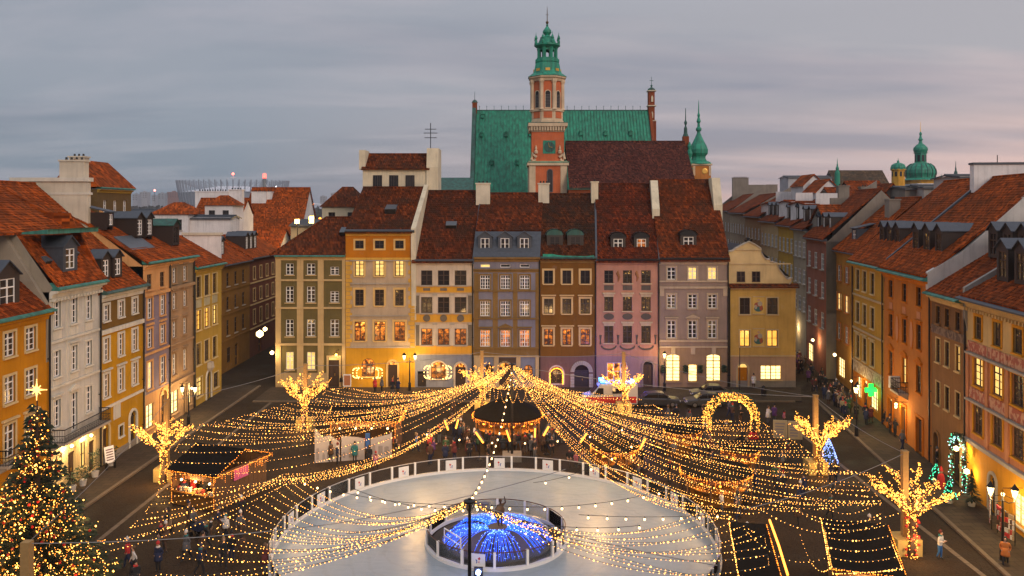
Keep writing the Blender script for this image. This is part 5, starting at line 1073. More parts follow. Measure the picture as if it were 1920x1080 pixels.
m = MB(); m.lathe([(2.0, Z(306)), (2.0, Z(288)), (2.4, Z(287)), (2.4, Z(286))], n=8, rot=rot); ln = m.build('lantern', COPT, dm)
for k in range(5):
    a = math.pi + k * math.pi / 4; m = MB(); m.M = Matrix.Rotation(a, 4, 'Z') @ Matrix.Translation((1.86, 0, 0)); m.box(-.02, .06, -.45, .45, Z(303), Z(291)); m.build('opening', DARKM, ln)
onion(dm, Z, [(1.9, 287), (2.2, 285), (2.5, 281), (2.35, 277), (1.5, 272), (.7, 269), (.5, 264), (.9, 262), (.5, 259), (.3, 254), (.5, 251), (.15, 247)], COPT, 14, 'upper_onion')
m = MB(); m.lathe([(.16, Z(248)), (.1, Z(240)), (.05, Z(228))], n=6); m.build('spire', GOLD, dm)
d2 = thing('small_dome', 'small green dome on a yellow drum left of the large onion dome', 'church dome', (xk(1684, 280), 280, 0)); Z = lambda py: zk(py, 280)
m = MB(); m.lathe([(2.1, 0), (2.1, Z(320)), (2.5, Z(319)), (2.5, Z(317))], n=8, rot=rot); m.build('drum', YE, d2)
for k in range(5): a = math.pi + k * math.pi / 4; m = MB(); m.M = Matrix.Rotation(a, 4, 'Z') @ Matrix.Translation((1.95, 0, 0)); m.box(0, .08, -.35, .35, Z(331), Z(322)); m.build('opening', DARKM, d2)
onion(d2, Z, [(2.4, 318), (2.45, 314), (2.1, 309), (1.2, 306), (.4, 305), (.35, 302), (.1, 300), (.05, 296)], COPT, 14)
def spike(px, top, base, Y, mt, label, name='church_spire', prof=None):
    Z = lambda py: zk(py, Y); H = base - top
    t = thing(name, label, 'spire', (xk(px, Y), Y, 0)); m = MB(); k = Y / F
    m.lathe([(5 * k, 0), (5 * k, Z(base)), (4 * k, Z(base - .12 * H)), (2.6 * k, Z(base - .2 * H)), (3.4 * k, Z(base - .3 * H)), (2.6 * k, Z(base - .4 * H)), (1.2 * k, Z(base - .5 * H)), (1.6 * k, Z(base - .56 * H)), (.8 * k, Z(base - .65 * H)), (.3 * k, Z(top))], n=8); m.build('spire', mt, t)
spike(1570, 297, 325, 240, COPT, 'short green copper spire at the left end of the long grey-brown roof'); spike(1792, 302, 335, 330, COPD, 'dark slender skyline spire right of the large onion dome'); spike(1837, 303, 327, 330, COPT, 'small green skyline spire at the far right'); spike(1765, 327, 340, 300, COPT, 'tiny green turret just right of the large onion dome')
lr = thing('long_roof', 'long grey-brown church roof behind the white houses on the right', 'church', (xk(1568, 240), 240, 0))
roof_mesh([(0, zk(352, 240)), (6, zk(320, 246)), (12, zk(352, 250))], 0, xk(1672, 240) - xk(1568, 240), course=.7).build('roof', rooftile((.10, .065, .04), .6, 'lr'), lr); m = MB(); m.box(0, xk(1672, 240) - xk(1568, 240), .4, 12, 0, zk(352, 240)); m.build('wall', CONC, lr)
sd = thing('satellite_dish', 'white satellite dish on a mast above the right rooftops', 'dish', (xk(1870, 90), 90, 25.0)); m = MB(); m.tube([(0, 0, -1), (0, 0, 2.0)], .05, 6); m.build('mast', DARKM, sd); m = MB(); m.M = Matrix.Translation((0, -.1, .5)) @ Matrix.Rotation(R(70), 4, 'X'); m.lathe([(.05, 0), (.3, .05), (.5, .16)], n=14, cap=False); m.build('reflector', WALLW, sd)
# ------------------------------------------------------------------ rooftops between: simple gabled houses with chimneys
def back_house(label, px0, px1, Y, py_e, py_r, wall, roofm, ridge='x', depth=8.0, wins=0, chim=(), parapet=None, hip=False, wl='d', base=0.0, wrow=0):
    x0, x1 = xk(px0, Y), xk(px1, Y); W = x1 - x0; ze = zk(py_e, Y); Yr = Y + (depth / 2 if ridge == 'x' else 0); zr = zk(py_r, Yr)
    root = thing('town_building', label, 'house', (x0, Y, 0)); ops = []
    if wins:
        for k in range(wins): ops.append((W * (k + .5) / wins, ze - 2.3 - wrow, min(.95, W / wins * .5), 1.55, dict(fm=DARKW if wl == 'D' else WHITE, nx=2, nz=3, sill=1, sm=STONE), wl if wl in PANES else 'd'))
    wall_mesh(W, ze, [(99, 0)], [(o[0] - o[2] / 2, o[0] + o[2] / 2, o[1], o[1] + o[3], 0) for o in ops], .25, depth).build('wall', wall, root)
    for o in ops: window(root, *o)
    if ridge == 'x' and not hip: 
        roof_mesh([(-.35, ze - .1), (depth / 2, zr), (depth + .35, ze - .1)], -.25, W + .25, course=.45).build('roof', roofm, root)
        for u in (.05, W - .05): m = MB(); m.prism([(0, ze - .3), (depth / 2, zr - .15), (depth, ze - .3)], 'x', u - .04, u + .04); m.build('gable', wall, root)
    elif hip:
        m = MB(); e = .35; a = min(W * .35, depth / 2)
        P = [(-e, -e, ze), (W + e, -e, ze), (W + e, depth + e, ze), (-e, depth + e, ze), (a, depth / 2, zr), (W - a, depth / 2, zr)]
        for q in ((0, 1, 5, 4), (1, 2, 5), (2, 3, 4, 5), (3, 0, 4)): m.face([P[i] for i in q])
        m.build('roof', roofm, root)
    elif ridge == 'y':
        m = MB(); e = .3
        for s in (0, 1):
            xe = -e if s == 0 else W + e; m.face([(xe, -.3, ze - .1), (W / 2, -.3, zr), (W / 2, depth, zr), (xe, depth, ze - .1)]); m.face([(xe, -.3, ze - .28), (W / 2, -.3, zr - .18), (W / 2, -.3, zr), (xe, -.3, ze - .1)])
        m.build('roof', roofm, root); m = MB(); m.prism([(0, ze), (W, ze), (W / 2, zr - .12)], 'y', 0, .2); m.build('gable', wall, root)
    elif ridge == 'l' or ridge == 'r':   # single slope seen from the side: high on one side
        m = MB(); hi, lo = (0, W) if ridge == 'l' else (W, 0); m.prism([(lo, ze), (hi, zr), (hi, zr - .2), (lo, ze - .2)], 'y', -.2, depth); m.build('roof', roofm, root)
        m = MB(); m.prism([(lo, ze - .2), (hi, ze - .2), (hi, zr - .2)], 'y', 0, .2); m.build('gable', wall, root)
    for (cpx0, cpx1, ct, cb, v) in chim:
        a, b = xk(cpx0, Y + v) - x0, xk(cpx1, Y + v) - x0; chimney(root, (a + b) / 2, v, abs(b - a), 1.0, zk(cb, Y + v) - 2.5, zk(ct, Y + v), wall if wall in (WALLW, CONC) else WALLW)
    return root
# left cluster of white houses behind the left row
back_house('white house with a low hipped red roof behind the left row', 283, 352, 118, 402, 379, WALLW, RED2, 'x', 7, 2, (), hip=True, wl='D')
back_house('low white annexe left of the hipped white house', 238, 284, 120, 397, 393, WALLW, SLATE, 'x', 5, 0)
back_house('tall white house with parapets and stacks on the left skyline', 366, 452, 128, 402, 372, WALLW, RED2, 'x', 6, 3, ((368, 430, 360, 400, 4), (431, 456, 357, 440, 1)), wl='D')
back_house('white stair turret with a pyramid red roof on the left skyline', 384, 436, 122, 385, 366, WALLW, RED2, 'x', 5, 2, (), hip=True, wl='D')
back_house('white flat-topped wing in front of the stair turret', 350, 432, 119, 408, 404, WALLW, SLATE, 'x', 4, 0)
bh = back_house('white house with a big orange roof sloping down behind the side street', 452, 562, 150, 440, 352, WALLW, RED2, 'x', 14, 0, ((473, 500, 361, 400, 5), (500, 511, 361, 395, 5.6)))
dormer(bh, xk(522, 150) - xk(452, 150), 3.0, zk(437, 152), 1.3, 2.0, 3.0, dict(fm=WHITE, nx=1, nz=3), 'shed', SLATE, DARKW, 'd', 3, .5)
back_house('low red roofed house at the foot of the side street', 420, 520, 136, 470, 430, WALLW, RED2, 'x', 10, 0)
back_house('cream house with a hipped roof behind the olive corner house', 604, 676, 113, 388, 350, FIREC, RED1, 'x', 9, 2, (), hip=True, wl='D')
back_house('low dark workshop roof beside the bright floodlights', 545, 605, 140, 422, 412, CONC, SLATE, 'x', 8, 0)
# right cluster
RC = [('left of two tall white gabled houses above the right-hand street', 1506, 1546, 137, 348, 326, WALLW, RED2, 'y', ()),
 ('right of two tall white gabled houses above the right-hand street', 1530, 1578, 130, 360, 335, WALLW, RED2, 'y', ()),
 ('white block with roof terraces on the skyline right of the cathedral', 1478, 1560, 190, 332, 330, stucco((.45, .46, .47)), SLATE, 'x', ()),
 ('grey stack house below the long brown roof', 1562, 1602, 122, 371, 352, CONC, RED3, 'x', ((1570, 1590, 350, 395, 0),)),
 ('red roofed house among grey gables', 1600, 1662, 126, 362, 340, CONC, RED3, 'x', ((1612, 1650, 352, 372, -1),)),
 ('weathered grey gable wall house in the middle of the right rooftops', 1652, 1694, 112, 372, 343, CONC, RED3, 'y', ()),
 ('whitewashed low wall house left of the weathered grey gable', 1610, 1654, 110, 386, 380, WALLW, SLATE, 'x', ()),
 ('tall grey chimney block right of the weathered gable', 1697, 1722, 108, 352, 350, CONC, SLATE, 'x', ()),
 ('pale house with a flat parapet below the onion dome', 1732, 1800, 106, 350, 347, stucco((.45, .42, .38)), SLATE, 'x', ()),
 ('white rooftop wall at the far right below the skyline spires', 1800, 1925, 96, 330, 328, stucco((.48, .46, .43)), SLATE, 'x', ()),
 ('narrow white stack house left of the mansards of the right-hand street', 1447, 1474, 143, 382, 380, WALLW, RED3, 'x', ()),
 ('narrow white stack house right of the first white stacks', 1484, 1511, 127, 378, 376, WALLW, RED3, 'x', ()),
 ('wide white stack house in front of the white gabled houses', 1509, 1542, 118, 381, 378, WALLW, RED3, 'x', ()),
 ('low white stack house beside the grey stack house', 1538, 1562, 116, 386, 384, WALLW, RED3, 'x', ())]
for (lb, a, b, Y, pe, pr_, w, rm, rg, ch) in RC: back_house(lb, a, b, Y, pe, pr_, w, rm, rg, 6.0, 0, ch)
back_house('red roofed house filling the gap behind the right street roofs', 1560, 1700, 104, 436, 385, CONC, RED2, 'x', 9, 0)
# ------------------------------------------------------------------ far distance at the left: river trees, city blocks, stadium, bridge
hill = MB()
xs = [-2600 + 130 * k for k in range(41)]
for k in range(40):
    a, b_ = xs[k], xs[k + 1]; za, zb = 16 + 5 * math.sin(k * 1.7) + 3 * math.sin(k * .6), 16 + 5 * math.sin((k + 1) * 1.7) + 3 * math.sin((k + 1) * .6)
    hill.face([(a, 1500, -10), (b_, 1500, -10), (b_, 1560, zb), (a, 1560, za)]); hill.face([(a, 1560, za), (b_, 1560, zb), (b_, 1900, zb - 4), (a, 1900, za - 4)])
o = hill.build('far_bank', plain('far_bank_ground', (.05, .055, .05), .9)); o['kind'] = 'structure'
fw = MB(); q = random.Random(3)
for k in range(2600):
    x = -1150 + 950 * q.random(); y = 780 + 500 * q.random(); h = 12 + 12 * q.random(); w = 4 + 5 * q.random(); z0 = -2
    for t in range(3):
        a = q.random() * 3.14; dx, dy = math.cos(a) * w * .5, math.sin(a) * w * .5; zz = z0 + h * (.25 + .25 * t)
        fw.face([(x - dx, y - dy, zz), (x + dx, y + dy, zz), (x + dx * .5, y + dy * .5, zz + h * .4), (x - dx * .6, y - dy * .6, zz + h * .36)])
o = fw.build('distant_trees', plain('winter_woods', (.045, .042, .036), .95)); o['kind'] = 'stuff'
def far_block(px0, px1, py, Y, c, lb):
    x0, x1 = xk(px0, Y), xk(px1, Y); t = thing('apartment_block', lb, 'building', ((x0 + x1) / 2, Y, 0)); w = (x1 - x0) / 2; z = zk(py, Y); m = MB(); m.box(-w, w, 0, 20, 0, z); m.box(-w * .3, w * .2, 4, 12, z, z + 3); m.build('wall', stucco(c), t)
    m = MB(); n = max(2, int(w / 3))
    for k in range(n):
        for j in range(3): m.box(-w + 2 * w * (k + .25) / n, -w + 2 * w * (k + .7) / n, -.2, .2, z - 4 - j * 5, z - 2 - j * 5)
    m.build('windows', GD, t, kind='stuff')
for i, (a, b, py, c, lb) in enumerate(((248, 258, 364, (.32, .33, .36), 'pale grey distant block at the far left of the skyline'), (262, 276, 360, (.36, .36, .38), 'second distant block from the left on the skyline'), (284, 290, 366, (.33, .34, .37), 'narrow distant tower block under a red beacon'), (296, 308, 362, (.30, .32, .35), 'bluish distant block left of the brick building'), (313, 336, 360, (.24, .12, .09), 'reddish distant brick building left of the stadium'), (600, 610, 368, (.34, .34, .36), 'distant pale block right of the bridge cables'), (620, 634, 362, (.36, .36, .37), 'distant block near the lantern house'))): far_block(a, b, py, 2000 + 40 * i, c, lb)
YS = 1750.0
st = thing('stadium', 'large oval stadium with a spiky rim of leaning masts on the left skyline', 'stadium', (xk(437, YS), YS, 0)); k = YS / F
z0, z1, z2 = zk(388, YS), zk(362, YS), zk(344, YS)
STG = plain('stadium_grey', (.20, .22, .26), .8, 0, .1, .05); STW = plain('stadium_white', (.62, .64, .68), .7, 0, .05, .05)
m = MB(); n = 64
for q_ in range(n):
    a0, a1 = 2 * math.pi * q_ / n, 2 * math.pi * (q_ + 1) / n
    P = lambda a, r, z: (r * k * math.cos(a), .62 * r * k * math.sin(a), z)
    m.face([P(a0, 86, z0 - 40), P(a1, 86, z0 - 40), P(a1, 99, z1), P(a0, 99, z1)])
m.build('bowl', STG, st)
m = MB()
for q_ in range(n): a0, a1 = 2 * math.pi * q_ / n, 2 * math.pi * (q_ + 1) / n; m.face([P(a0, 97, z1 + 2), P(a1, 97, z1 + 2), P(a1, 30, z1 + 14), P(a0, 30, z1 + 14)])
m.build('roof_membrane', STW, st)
m = MB()
for q_ in range(60): a = 2 * math.pi * q_ / 60; m.tube([P(a, 95, z0), P(a, 104, z2 + 6)], 1.1, 4); m.tube([P(a, 104, z2 + 6), P(a, 60, z1 + 8)], .3, 4)
m.build('rim_masts', STG, st, kind='stuff')
m = MB(); m.tube([(0, 0, z1 + 10), (0, 0, zk(326, YS))], .9, 4); m.tube([(-6, 0, zk(333, YS)), (6, 0, zk(333, YS))], .9, 4); m.ball((0, 0, zk(326, YS)), 3.0, 1); m.build('central_spire', [STW, emit('red_beacon', (1, .12, .08), 6)], st)
py_ = thing('bridge_pylon', 'grey concrete bridge pylon with a red light at its tip and fanned stay cables', 'bridge', (xk(496, 1300), 1300, 0)); m = MB(); kk = 1300 / F
m.tube([(0, 0, 0), (0, 0, zk(332, 1300))], [4.2, 3.0], 8); m.build('pylon', plain('pylon_concrete', (.16, .17, .17), .8), py_); m = MB(); m.tube([(0, 0, zk(334, 1300)), (0, 0, zk(325, 1300))], [3.3, 2.4], 8); m.build('red_light', emit('red_beacon_tip', (1, .10, .07), 3.5), py_)
m = MB()
for c in range(14): m.tube([(0, 0, zk(340 + 2.2 * c, 1300)), ((40 + 11 * c) * kk, -30, zk(400 - .6 * c, 1300))][::-1], .35, 4)
m.build('stay_cables', STW, py_, kind='stuff'); m = MB(); m.box(-20, 200 * kk, -34, -22, zk(402, 1300), zk(398, 1300)); m.build('deck', plain('deck_grey', (.18, .18, .19), .8), py_)
for i, (px, py, c) in enumerate(((290, 357, (1, .25, .2)), (650, 352, (1, .35, .2)), (517, 350, (.9, .95, 1)))):
    o = MB(); o.ball((0, 0, 0), 2.6); o.tube([(0, 0, 0), (0, 0, -26)], .5, 4, 1); ob = o.build('beacon_light', [emit('far_beacon_%d' % i, c, 5), DARKM], None, atY(px, py, 1900)); tag(ob, ('red warning beacon above the distant blocks', 'orange mast beacon left of the roof lantern', 'white floodlight above the stadium rim')[i], 'light')
for i, (px, py, w, h, lb) in enumerate(((557, 415, 4, 3, 'blazing floodlight beside the side street rooftops, left one'), (584, 412, 4, 5, 'blazing tall floodlight beside the side street rooftops, right one'))):
    t = thing('floodlight', lb, 'floodlight', atY(px, py, 138)); m = MB(); m.box(-w * .09, w * .09, -.15, .15, -h * .12, h * .12); m.build('lens', emit('floodlight_glow', (1, .62, .15), 7), t); m = MB(); m.tube([(0, .2, -6), (0, .2, .2)], .08, 6); m.build('pole', DARKM, t); lamp(t, (0, -.6, 0), 500, (1, .6, .2))
for i, (px, py) in enumerate(((549, 383), (586, 383), (532, 414), (600, 410), (540, 414))):
    t = thing('bridge_lamp', 'street lamp glowing orange among the bridge cables, %s' % ('first from the left', 'second from the left', 'low one left of the floodlights', 'low one at the right end', 'small one beside the low left lamp')[i], 'lamp', atY(px, py, 420)); m = MB(); m.ball((0, 0, 0), .8); m.build('globe', BULBO, t); m = MB(); m.tube([(0, .3, -18), (0, .3, 0)], .12, 5); m.build('post', DARKM, t)
# ------------------------------------------------------------------ light strings
def sagline(p0, p1, sag, n):
    p0, p1 = Vector(p0), Vector(p1); out = []
    for k in range(n + 1):
        t = k / n; p = p0.lerp(p1, t); p.z -= sag * 4 * t * (1 - t); out.append(p)
    return out
CABLE = plain('string_cable', (.03, .028, .022), .6)
def light_string(pts, label, group, spacing=.25, r=.019, name='light_string', mat_=None, big=.08, lamps=0, watts=60):
    o0 = pts[0]; t = thing(name, label, 'light string', o0, 0, group)
    m = MB(); m.tube([p - o0 for p in pts], .011, 3); m.build('cable', CABLE, t)
    m = MB(); acc = spacing * rnd.random(); L_ = 0
    for a, b in zip(pts, pts[1:]):
        d = (b - a).length
        while acc < d:
            p = a.lerp(b, acc / d) - o0; rr = r * (.75 + .5 * rnd.random())
            if rnd.random() < big: rr *= 2.2
            m.octa((p.x, p.y, p.z - .03), rr); acc += spacing * (.6 + .8 * rnd.random())
        acc -= d
    m.build('bulbs', mat_ or BULB, t, kind='stuff')
    for k in range(lamps):
        p = pts[int(len(pts) * (k + 1) / (lamps + 1))] - o0; lamp(t, (p.x, p.y, p.z - .1), watts, (1, .58, .22), .4)
    return t
ZE = 4.7
def ends(lst, z=ZE): return [gp(x, y, z) for x, y in lst]
FARTOP = Vector((0, 68, 7.95)); NEARTOP = Vector((-1.9, 36.3, 7.9))
EL = ends([(860, 727), (835, 728), (802, 730), (775, 735), (749, 736), (715, 733), (682, 731), (663, 729), (644, 727), (617, 728), (604, 738), (590, 750), (556, 754), (524, 758), (508, 765), (488, 770), (468, 776), (445, 782), (422, 788), (397, 790), (373, 795), (360, 806), (347, 818), (335, 832), (327, 846), (320, 862), (308, 885), (298, 915), (292, 930), (281, 946), (271, 960), (258, 975), (241, 990), (225, 1006), (202, 1020), (186, 1033)])
ER = ends([(1060, 733), (1090, 735), (1118, 737), (1150, 742), (1180, 746), (1204, 749), (1223, 757), (1242, 767), (1262, 774), (1289, 780), (1319, 784), (1350, 788), (1388, 790), (1432, 793), (1451, 805), (1460, 812), (1480, 822), (1500, 832), (1512, 843), (1527, 853), (1555, 866), (1590, 881), (1618, 887), (1636, 890), (1625, 911), (1640, 922), (1650, 936), (1656, 948)])
NL = ends([(560, 893), (546, 900), (530, 908), (516, 917), (503, 927), (492, 938), (476, 946), (461, 953), (444, 961), (427, 969), (415, 980), (404, 992), (386, 1008), (369, 1023), (350, 1034), (331, 1045)])
NR = ends([(1335, 950), (1350, 957), (1364, 964), (1382, 976), (1400, 988), (1417, 997), (1434, 1006), (1438, 1024), (1440, 1042), (1442, 1060)])
def dense(E):
    out = []
    for a, b in zip(E, E[1:]): out += [a, a.lerp(b, .55)] if (b - a).length < 5 else [a]
    return out + [E[-1]]
EL = EL[:9] + dense(EL[9:23]) + EL[23:]; ER = ER[:8] + dense(ER[8:])
ERB = ends([(1300, 935), (1318, 943), (1335, 950), (1350, 957), (1364, 964), (1372, 968), (1400, 962), (1432, 958), (1465, 957), (1500, 955), (1535, 952), (1570, 950), (1605, 946), (1630, 945)])
def fan(top, E, label, group, sagk, every=4, watts=70, via=None):
    for k, e in enumerate(E):
        d = (e - top); d.z = 0; s = top + d.normalized() * (.18 + .1 * rnd.random()) - Vector((0, 0, .25 * rnd.random())); ee = e + Vector((0, 0, (rnd.random() - .5) * .25))
        v = via(k, e) if via else None
        if v is None: pts = sagline(s, ee, (ee - s).length * (sagk + .035 * (rnd.random() - .3)), 16)
        else: pts = sagline(s, v, (v - s).length * (sagk + .02 * rnd.random()), 14) + sagline(v, ee, (ee - v).length * .035, 7)[1:]
        light_string(pts, label % ORD[k], group, lamps=2 if k % every == 1 else 0, watts=watts)
        if k % 2 == 0 and k + 1 < len(E) and (E[k + 1] - e).length < 4: light_string(sagline(e, E[k + 1], .05, 3), '%s short zigzag link from the back on the edge of %s' % (ORD[k // 2], label.split(' in ', 1)[1].replace(' at the bottom edge', '')), 'zigzag links of the ' + group)
JL = gp(536, 897, 4.4); JR = gp(1372, 958, 4.4)
def via_l(k, e): return JL + Vector(((rnd.random() - .5) * 1.6, (rnd.random() - .5) * 2.2, (rnd.random() - .5) * .3)) if e.y < 47.5 else None
fan(FARTOP, EL, "%s warm light string from the back in the far mast's left fan", 'left canopy strings of the far mast', .085, 4, 105, via_l)
fan(FARTOP, ER, "%s warm light string from the back in the far mast's right fan", 'right canopy strings of the far mast', .075, 5, 105)
fan(FARTOP, ERB, "%s warm light string from the back in the far mast's rink-side fan", 'rink-side strings of the far mast', .10, 3, 20)
fan(NEARTOP, NL, "%s warm light string from the back in the near mast's left fan", 'left canopy strings of the near mast', .085, 5, 7)
fan(NEARTOP, NR, "%s warm light string from the back in the near mast's right fan", 'right canopy strings of the near mast', .085, 5, 7)
# extra strings that run from the near mast down both sides at the bottom of the picture, and swags under the far mast
XB = ends([(300, 1075), (255, 1090), (210, 1100), (150, 1120), (1470, 1090), (1500, 1110)], 4.6)
fan(NEARTOP, XB, "%s light string in the near mast's lowest fan at the bottom edge", 'lowest strings of the near mast', .06, 3, 9)
for k in range(10):
    a = math.pi * (1.06 + .88 * k / 9); a2 = a + .32
    p = Vector((2.2 * math.cos(a), 68 + 1.6 * math.sin(a), 6.6)); q = Vector((2.6 * math.cos(a2), 68 + 1.9 * math.sin(a2), 6.2))
    light_string(sagline(FARTOP - Vector((0, 0, .5)), p, .9, 8) + sagline(p, q, 1.2, 8)[1:], '%s swag of fairy lights from the left under the top of the far mast' % ORD[k], 'swags under the far mast', .16)
def mast(top, label, base_r=.10):
    t = thing('light_mast', label, 'mast', (top.x, top.y, 0)); m = MB(); m.lathe([(base_r, 0), (base_r * .9, 3), (base_r * .7, top.z + .15)], n=10); m.build('pole', DARKM, t)
    m = MB(); m.lathe([(.10, top.z - .12), (.27, top.z - .02), (.27, top.z + .05), (.1, top.z + .1)], n=10)
    for k in range(6): a = k * math.pi / 3; m.tube([(.1 * math.cos(a), .1 * math.sin(a), top.z - .4), (.26 * math.cos(a), .26 * math.sin(a), top.z)], .02, 5)
    m.build('crown_ring', DARKM, t); m = MB(); m.box(-.8, .8, -.8, .8, .0, .5); m.build('ballast', CONC, t); return t
mast(FARTOP, 'tall dark mast holding the far fan of light strings beside the round bar'); mast(NEARTOP, 'tall dark mast in front of the fountain holding the near fan of light strings')
# festoons with larger bulbs and plain steel cables
def festoon(p0, p1, sag, label, sp=1.05, r=.062):
    pts = sagline(p0, p1, sag, 16); o0 = pts[0]; t = thing('festoon', label, 'festoon'); t.location = o0
    m = MB(); m.tube([p - o0 for p in pts], .016, 3); m.build('cable', CABLE, t); m = MB(); acc = sp * .5
    for a, b in zip(pts, pts[1:]):
        d = (b - a).length
        while acc < d: p = a.lerp(b, acc / d) - o0; m.ball((p.x, p.y, p.z - .13), r, 0, 1.2); m.lathe([(.035, p.z - .06), (.03, p.z + .02)], (p.x, p.y), 6, 1); acc += sp
        acc -= d
    m.build('bulbs', [emit('festoon_glow', (1, .60, .24), 6.0), DARKM], t, kind='stuff')
P_ = lambda px, py, z: gp(px, py, z)
FEST = [(FARTOP - Vector((0, 0, .3)), NEARTOP + Vector((0, 0, .1)), 1.6, 'festoon of round bulbs hanging between the two masts above the rink', 1.5),
 (P_(560, 900, 4.5), P_(905, 945, 5.6), .5, 'festoon of round bulbs from the left market edge toward the near mast', 1.05),
 (P_(905, 946, 5.6), P_(1260, 915, 4.8), .5, 'festoon of round bulbs crossing the rink behind the fountain to the right', 1.05),
 (P_(660, 915, 4.6), P_(905, 950, 5.6), .5, 'short festoon of round bulbs above the left half of the rink', 1.0),
 (P_(1085, 965, 5.0), P_(1365, 963, 4.4), .15, 'level festoon of round bulbs over the right half of the rink', 1.05),
 (P_(905, 960, 5.6), P_(1200, 985, 4.6), .4, 'low festoon of round bulbs just right of the fountain', 1.1),
 (P_(770, 805, 5.0), P_(1180, 800, 5.0), 1.0, 'sparse festoon of round bulbs in front of the round bar', 2.4),
 (P_(1000, 905, 4.6), P_(1190, 830, 4.9), .5, 'sparse festoon of round bulbs from the rink fence to the ring bar', 2.2)]
for a, b, s, lb, sp in FEST: festoon(a, b, s, lb, sp)
# ------------------------------------------------------------------ illuminated trees
BARK = plain('bark', (.05, .03, .018), .9); POSTW = plain('post_wood', (.30, .18, .06), .75)
def light_tree(px, py, label, seed, Ht=4.7, sc=1.0, n=900, red=False, watts=260):
    q = random.Random(seed); g = gp(px, py); t = thing('light_tree', label, 'illuminated tree', g)
    wood = MB(); bl = MB(); th = Ht * .55
    def spray(pts, rads, dens):
        for (a, b), (ra, rb) in zip(zip(pts, pts[1:]), zip(rads, rads[1:])):
            a, b = Vector(a), Vector(b); d = (b - a); Ln = d.length; u = d.normalized(); s1 = u.orthogonal().normalized(); s2 = u.cross(s1)
            for k in range(int(Ln * dens)):
                f = q.random(); r = ra + (rb - ra) * f + .03; an = q.random() * 6.283; p = a + d * f + (s1 * math.cos(an) + s2 * math.sin(an)) * r
                bl.octa(p, .020 + .018 * q.random() + (.03 if q.random() < .10 else 0))
    tr = [(0, 0, 0), (.06, 0, th * .5), (0, .04, th)]; wood.tube(tr, [.26, .19, .16], 8); spray(tr, [.29, .24, .22], 48)
    for k in range(9):
        a = k * 2 * math.pi / 9 + q.random() * .5; R_ = sc * (1.35 + .75 * q.random()); zt = Ht * (.80 + .26 * q.random()); c, s_ = math.cos(a), math.sin(a); w1, w2 = (q.random() - .5) * .35, (q.random() - .5) * .5
        br = [Vector((0, 0, th - .2)), Vector((R_ * .32 * c - w1 * s_, R_ * .32 * s_ + w1 * c, th + (zt - th) * .30)), Vector((R_ * .70 * c - w2 * s_, R_ * .70 * s_ + w2 * c, th + (zt - th) * (.55 + .15 * q.random()))), Vector((R_ * c, R_ * s_, zt))]
        wood.tube(br, [.09, .055, .032, .01], 6); spray(br, [.17, .12, .09, .05], 16)
        for j in range(7):
            f = .30 + .11 * j; b0 = br[1].lerp(br[3], f) if f > .3 else br[1]; a2 = a + (q.random() - .5) * 2.8; Lb = .35 + .6 * q.random()
            md = b0 + Vector((math.cos(a2) * Lb * .5, math.sin(a2) * Lb * .5, .12)); tip = md + Vector((math.cos(a2 + .4) * Lb * .5, math.sin(a2 + .4) * Lb * .5, .1 + .4 * q.random())); wood.tube([b0, md, tip], [.024, .014, .005], 4); spray([b0, md, tip], [.05, .05, .03], 14)
    wood.build('trunk', BARK, t); bl.build('fairy_bulbs', BULBT, t, kind='stuff')
    lamp(t, (.0, -.9, th + .9), watts, (1, .60, .24), .5); lamp(t, (0, -.8, 1.2), watts * .35, (1, .55, .2), .3)
    if red:
        m = MB()
        for k in range(26): a = q.random() * 6.28; z = q.random() * th; m.ball((.4 * math.cos(a), .4 * math.sin(a), z), .09)
        m.build('red_baubles', plain('bauble_red', (.45, .02, .015), .25), t, kind='stuff')
    pt = thing('timber_post', 'square timber cable post behind the ' + label.replace('tree wrapped in warm fairy lights', 'light tree').split(',')[0], 'post', g + Vector((-.05, .75, 0))); m = MB(); m.box(-.17, .17, -.17, .17, .9, 6.15); m.box(-.19, .19, -.19, .19, 6.15, 6.22); m.build('post', POSTW, pt)
    m = MB(); m.box(-.75, .75, -.7, .7, 0, 1.0); m.build('ballast_block', stucco((.42, .32, .14)), pt); return g
TREES = [light_tree(570, 808, 'tree wrapped in warm fairy lights in front of the olive corner house', 1), light_tree(306, 905, 'tree wrapped in warm fairy lights at the left pavement beside the market hut', 2, 4.5),
 light_tree(904, 772, 'tree wrapped in warm fairy lights just left of the far mast', 3, 4.3), light_tree(1172, 776, 'small tree wrapped in warm fairy lights in front of the ambulance', 4, 4.1), light_tree(1537, 892, 'tree wrapped in warm fairy lights at the mouth of the right-hand street', 5, 4.7), light_tree(1709, 1045, 'tree wrapped in warm fairy lights nearest the right pavement, dotted with red baubles', 6, 4.9, 1.05, red=True)]
pt = thing('timber_post', 'square timber cable post in front of the Christmas tree', 'post', (-21.9, 36.6, 0)); m = MB(); m.box(-.2, .2, -.2, .2, 0, 6.0); m.build('post', POSTW, pt)
HT = [g + Vector((-.05, .75, 6.05)) for g in TREES]
def cable(a, b, sag, label):
    pts = sagline(a, b, sag, 12); m = MB(); m.tube([p - pts[0] for p in pts], .022, 4); tag(m.build('steel_cable', plain('steel_cable_grey', (.22, .21, .20), .5, .5), None, pts[0]), label, 'cable')
cable(Vector((-21.9, 36.6, 5.9)), P_(640, 980, 4.9), .25, 'steel cable from the left timber post toward the rink'); cable(P_(640, 980, 4.9), P_(1060, 880, 5.0), .2, 'steel cable above the ice behind the near mast')
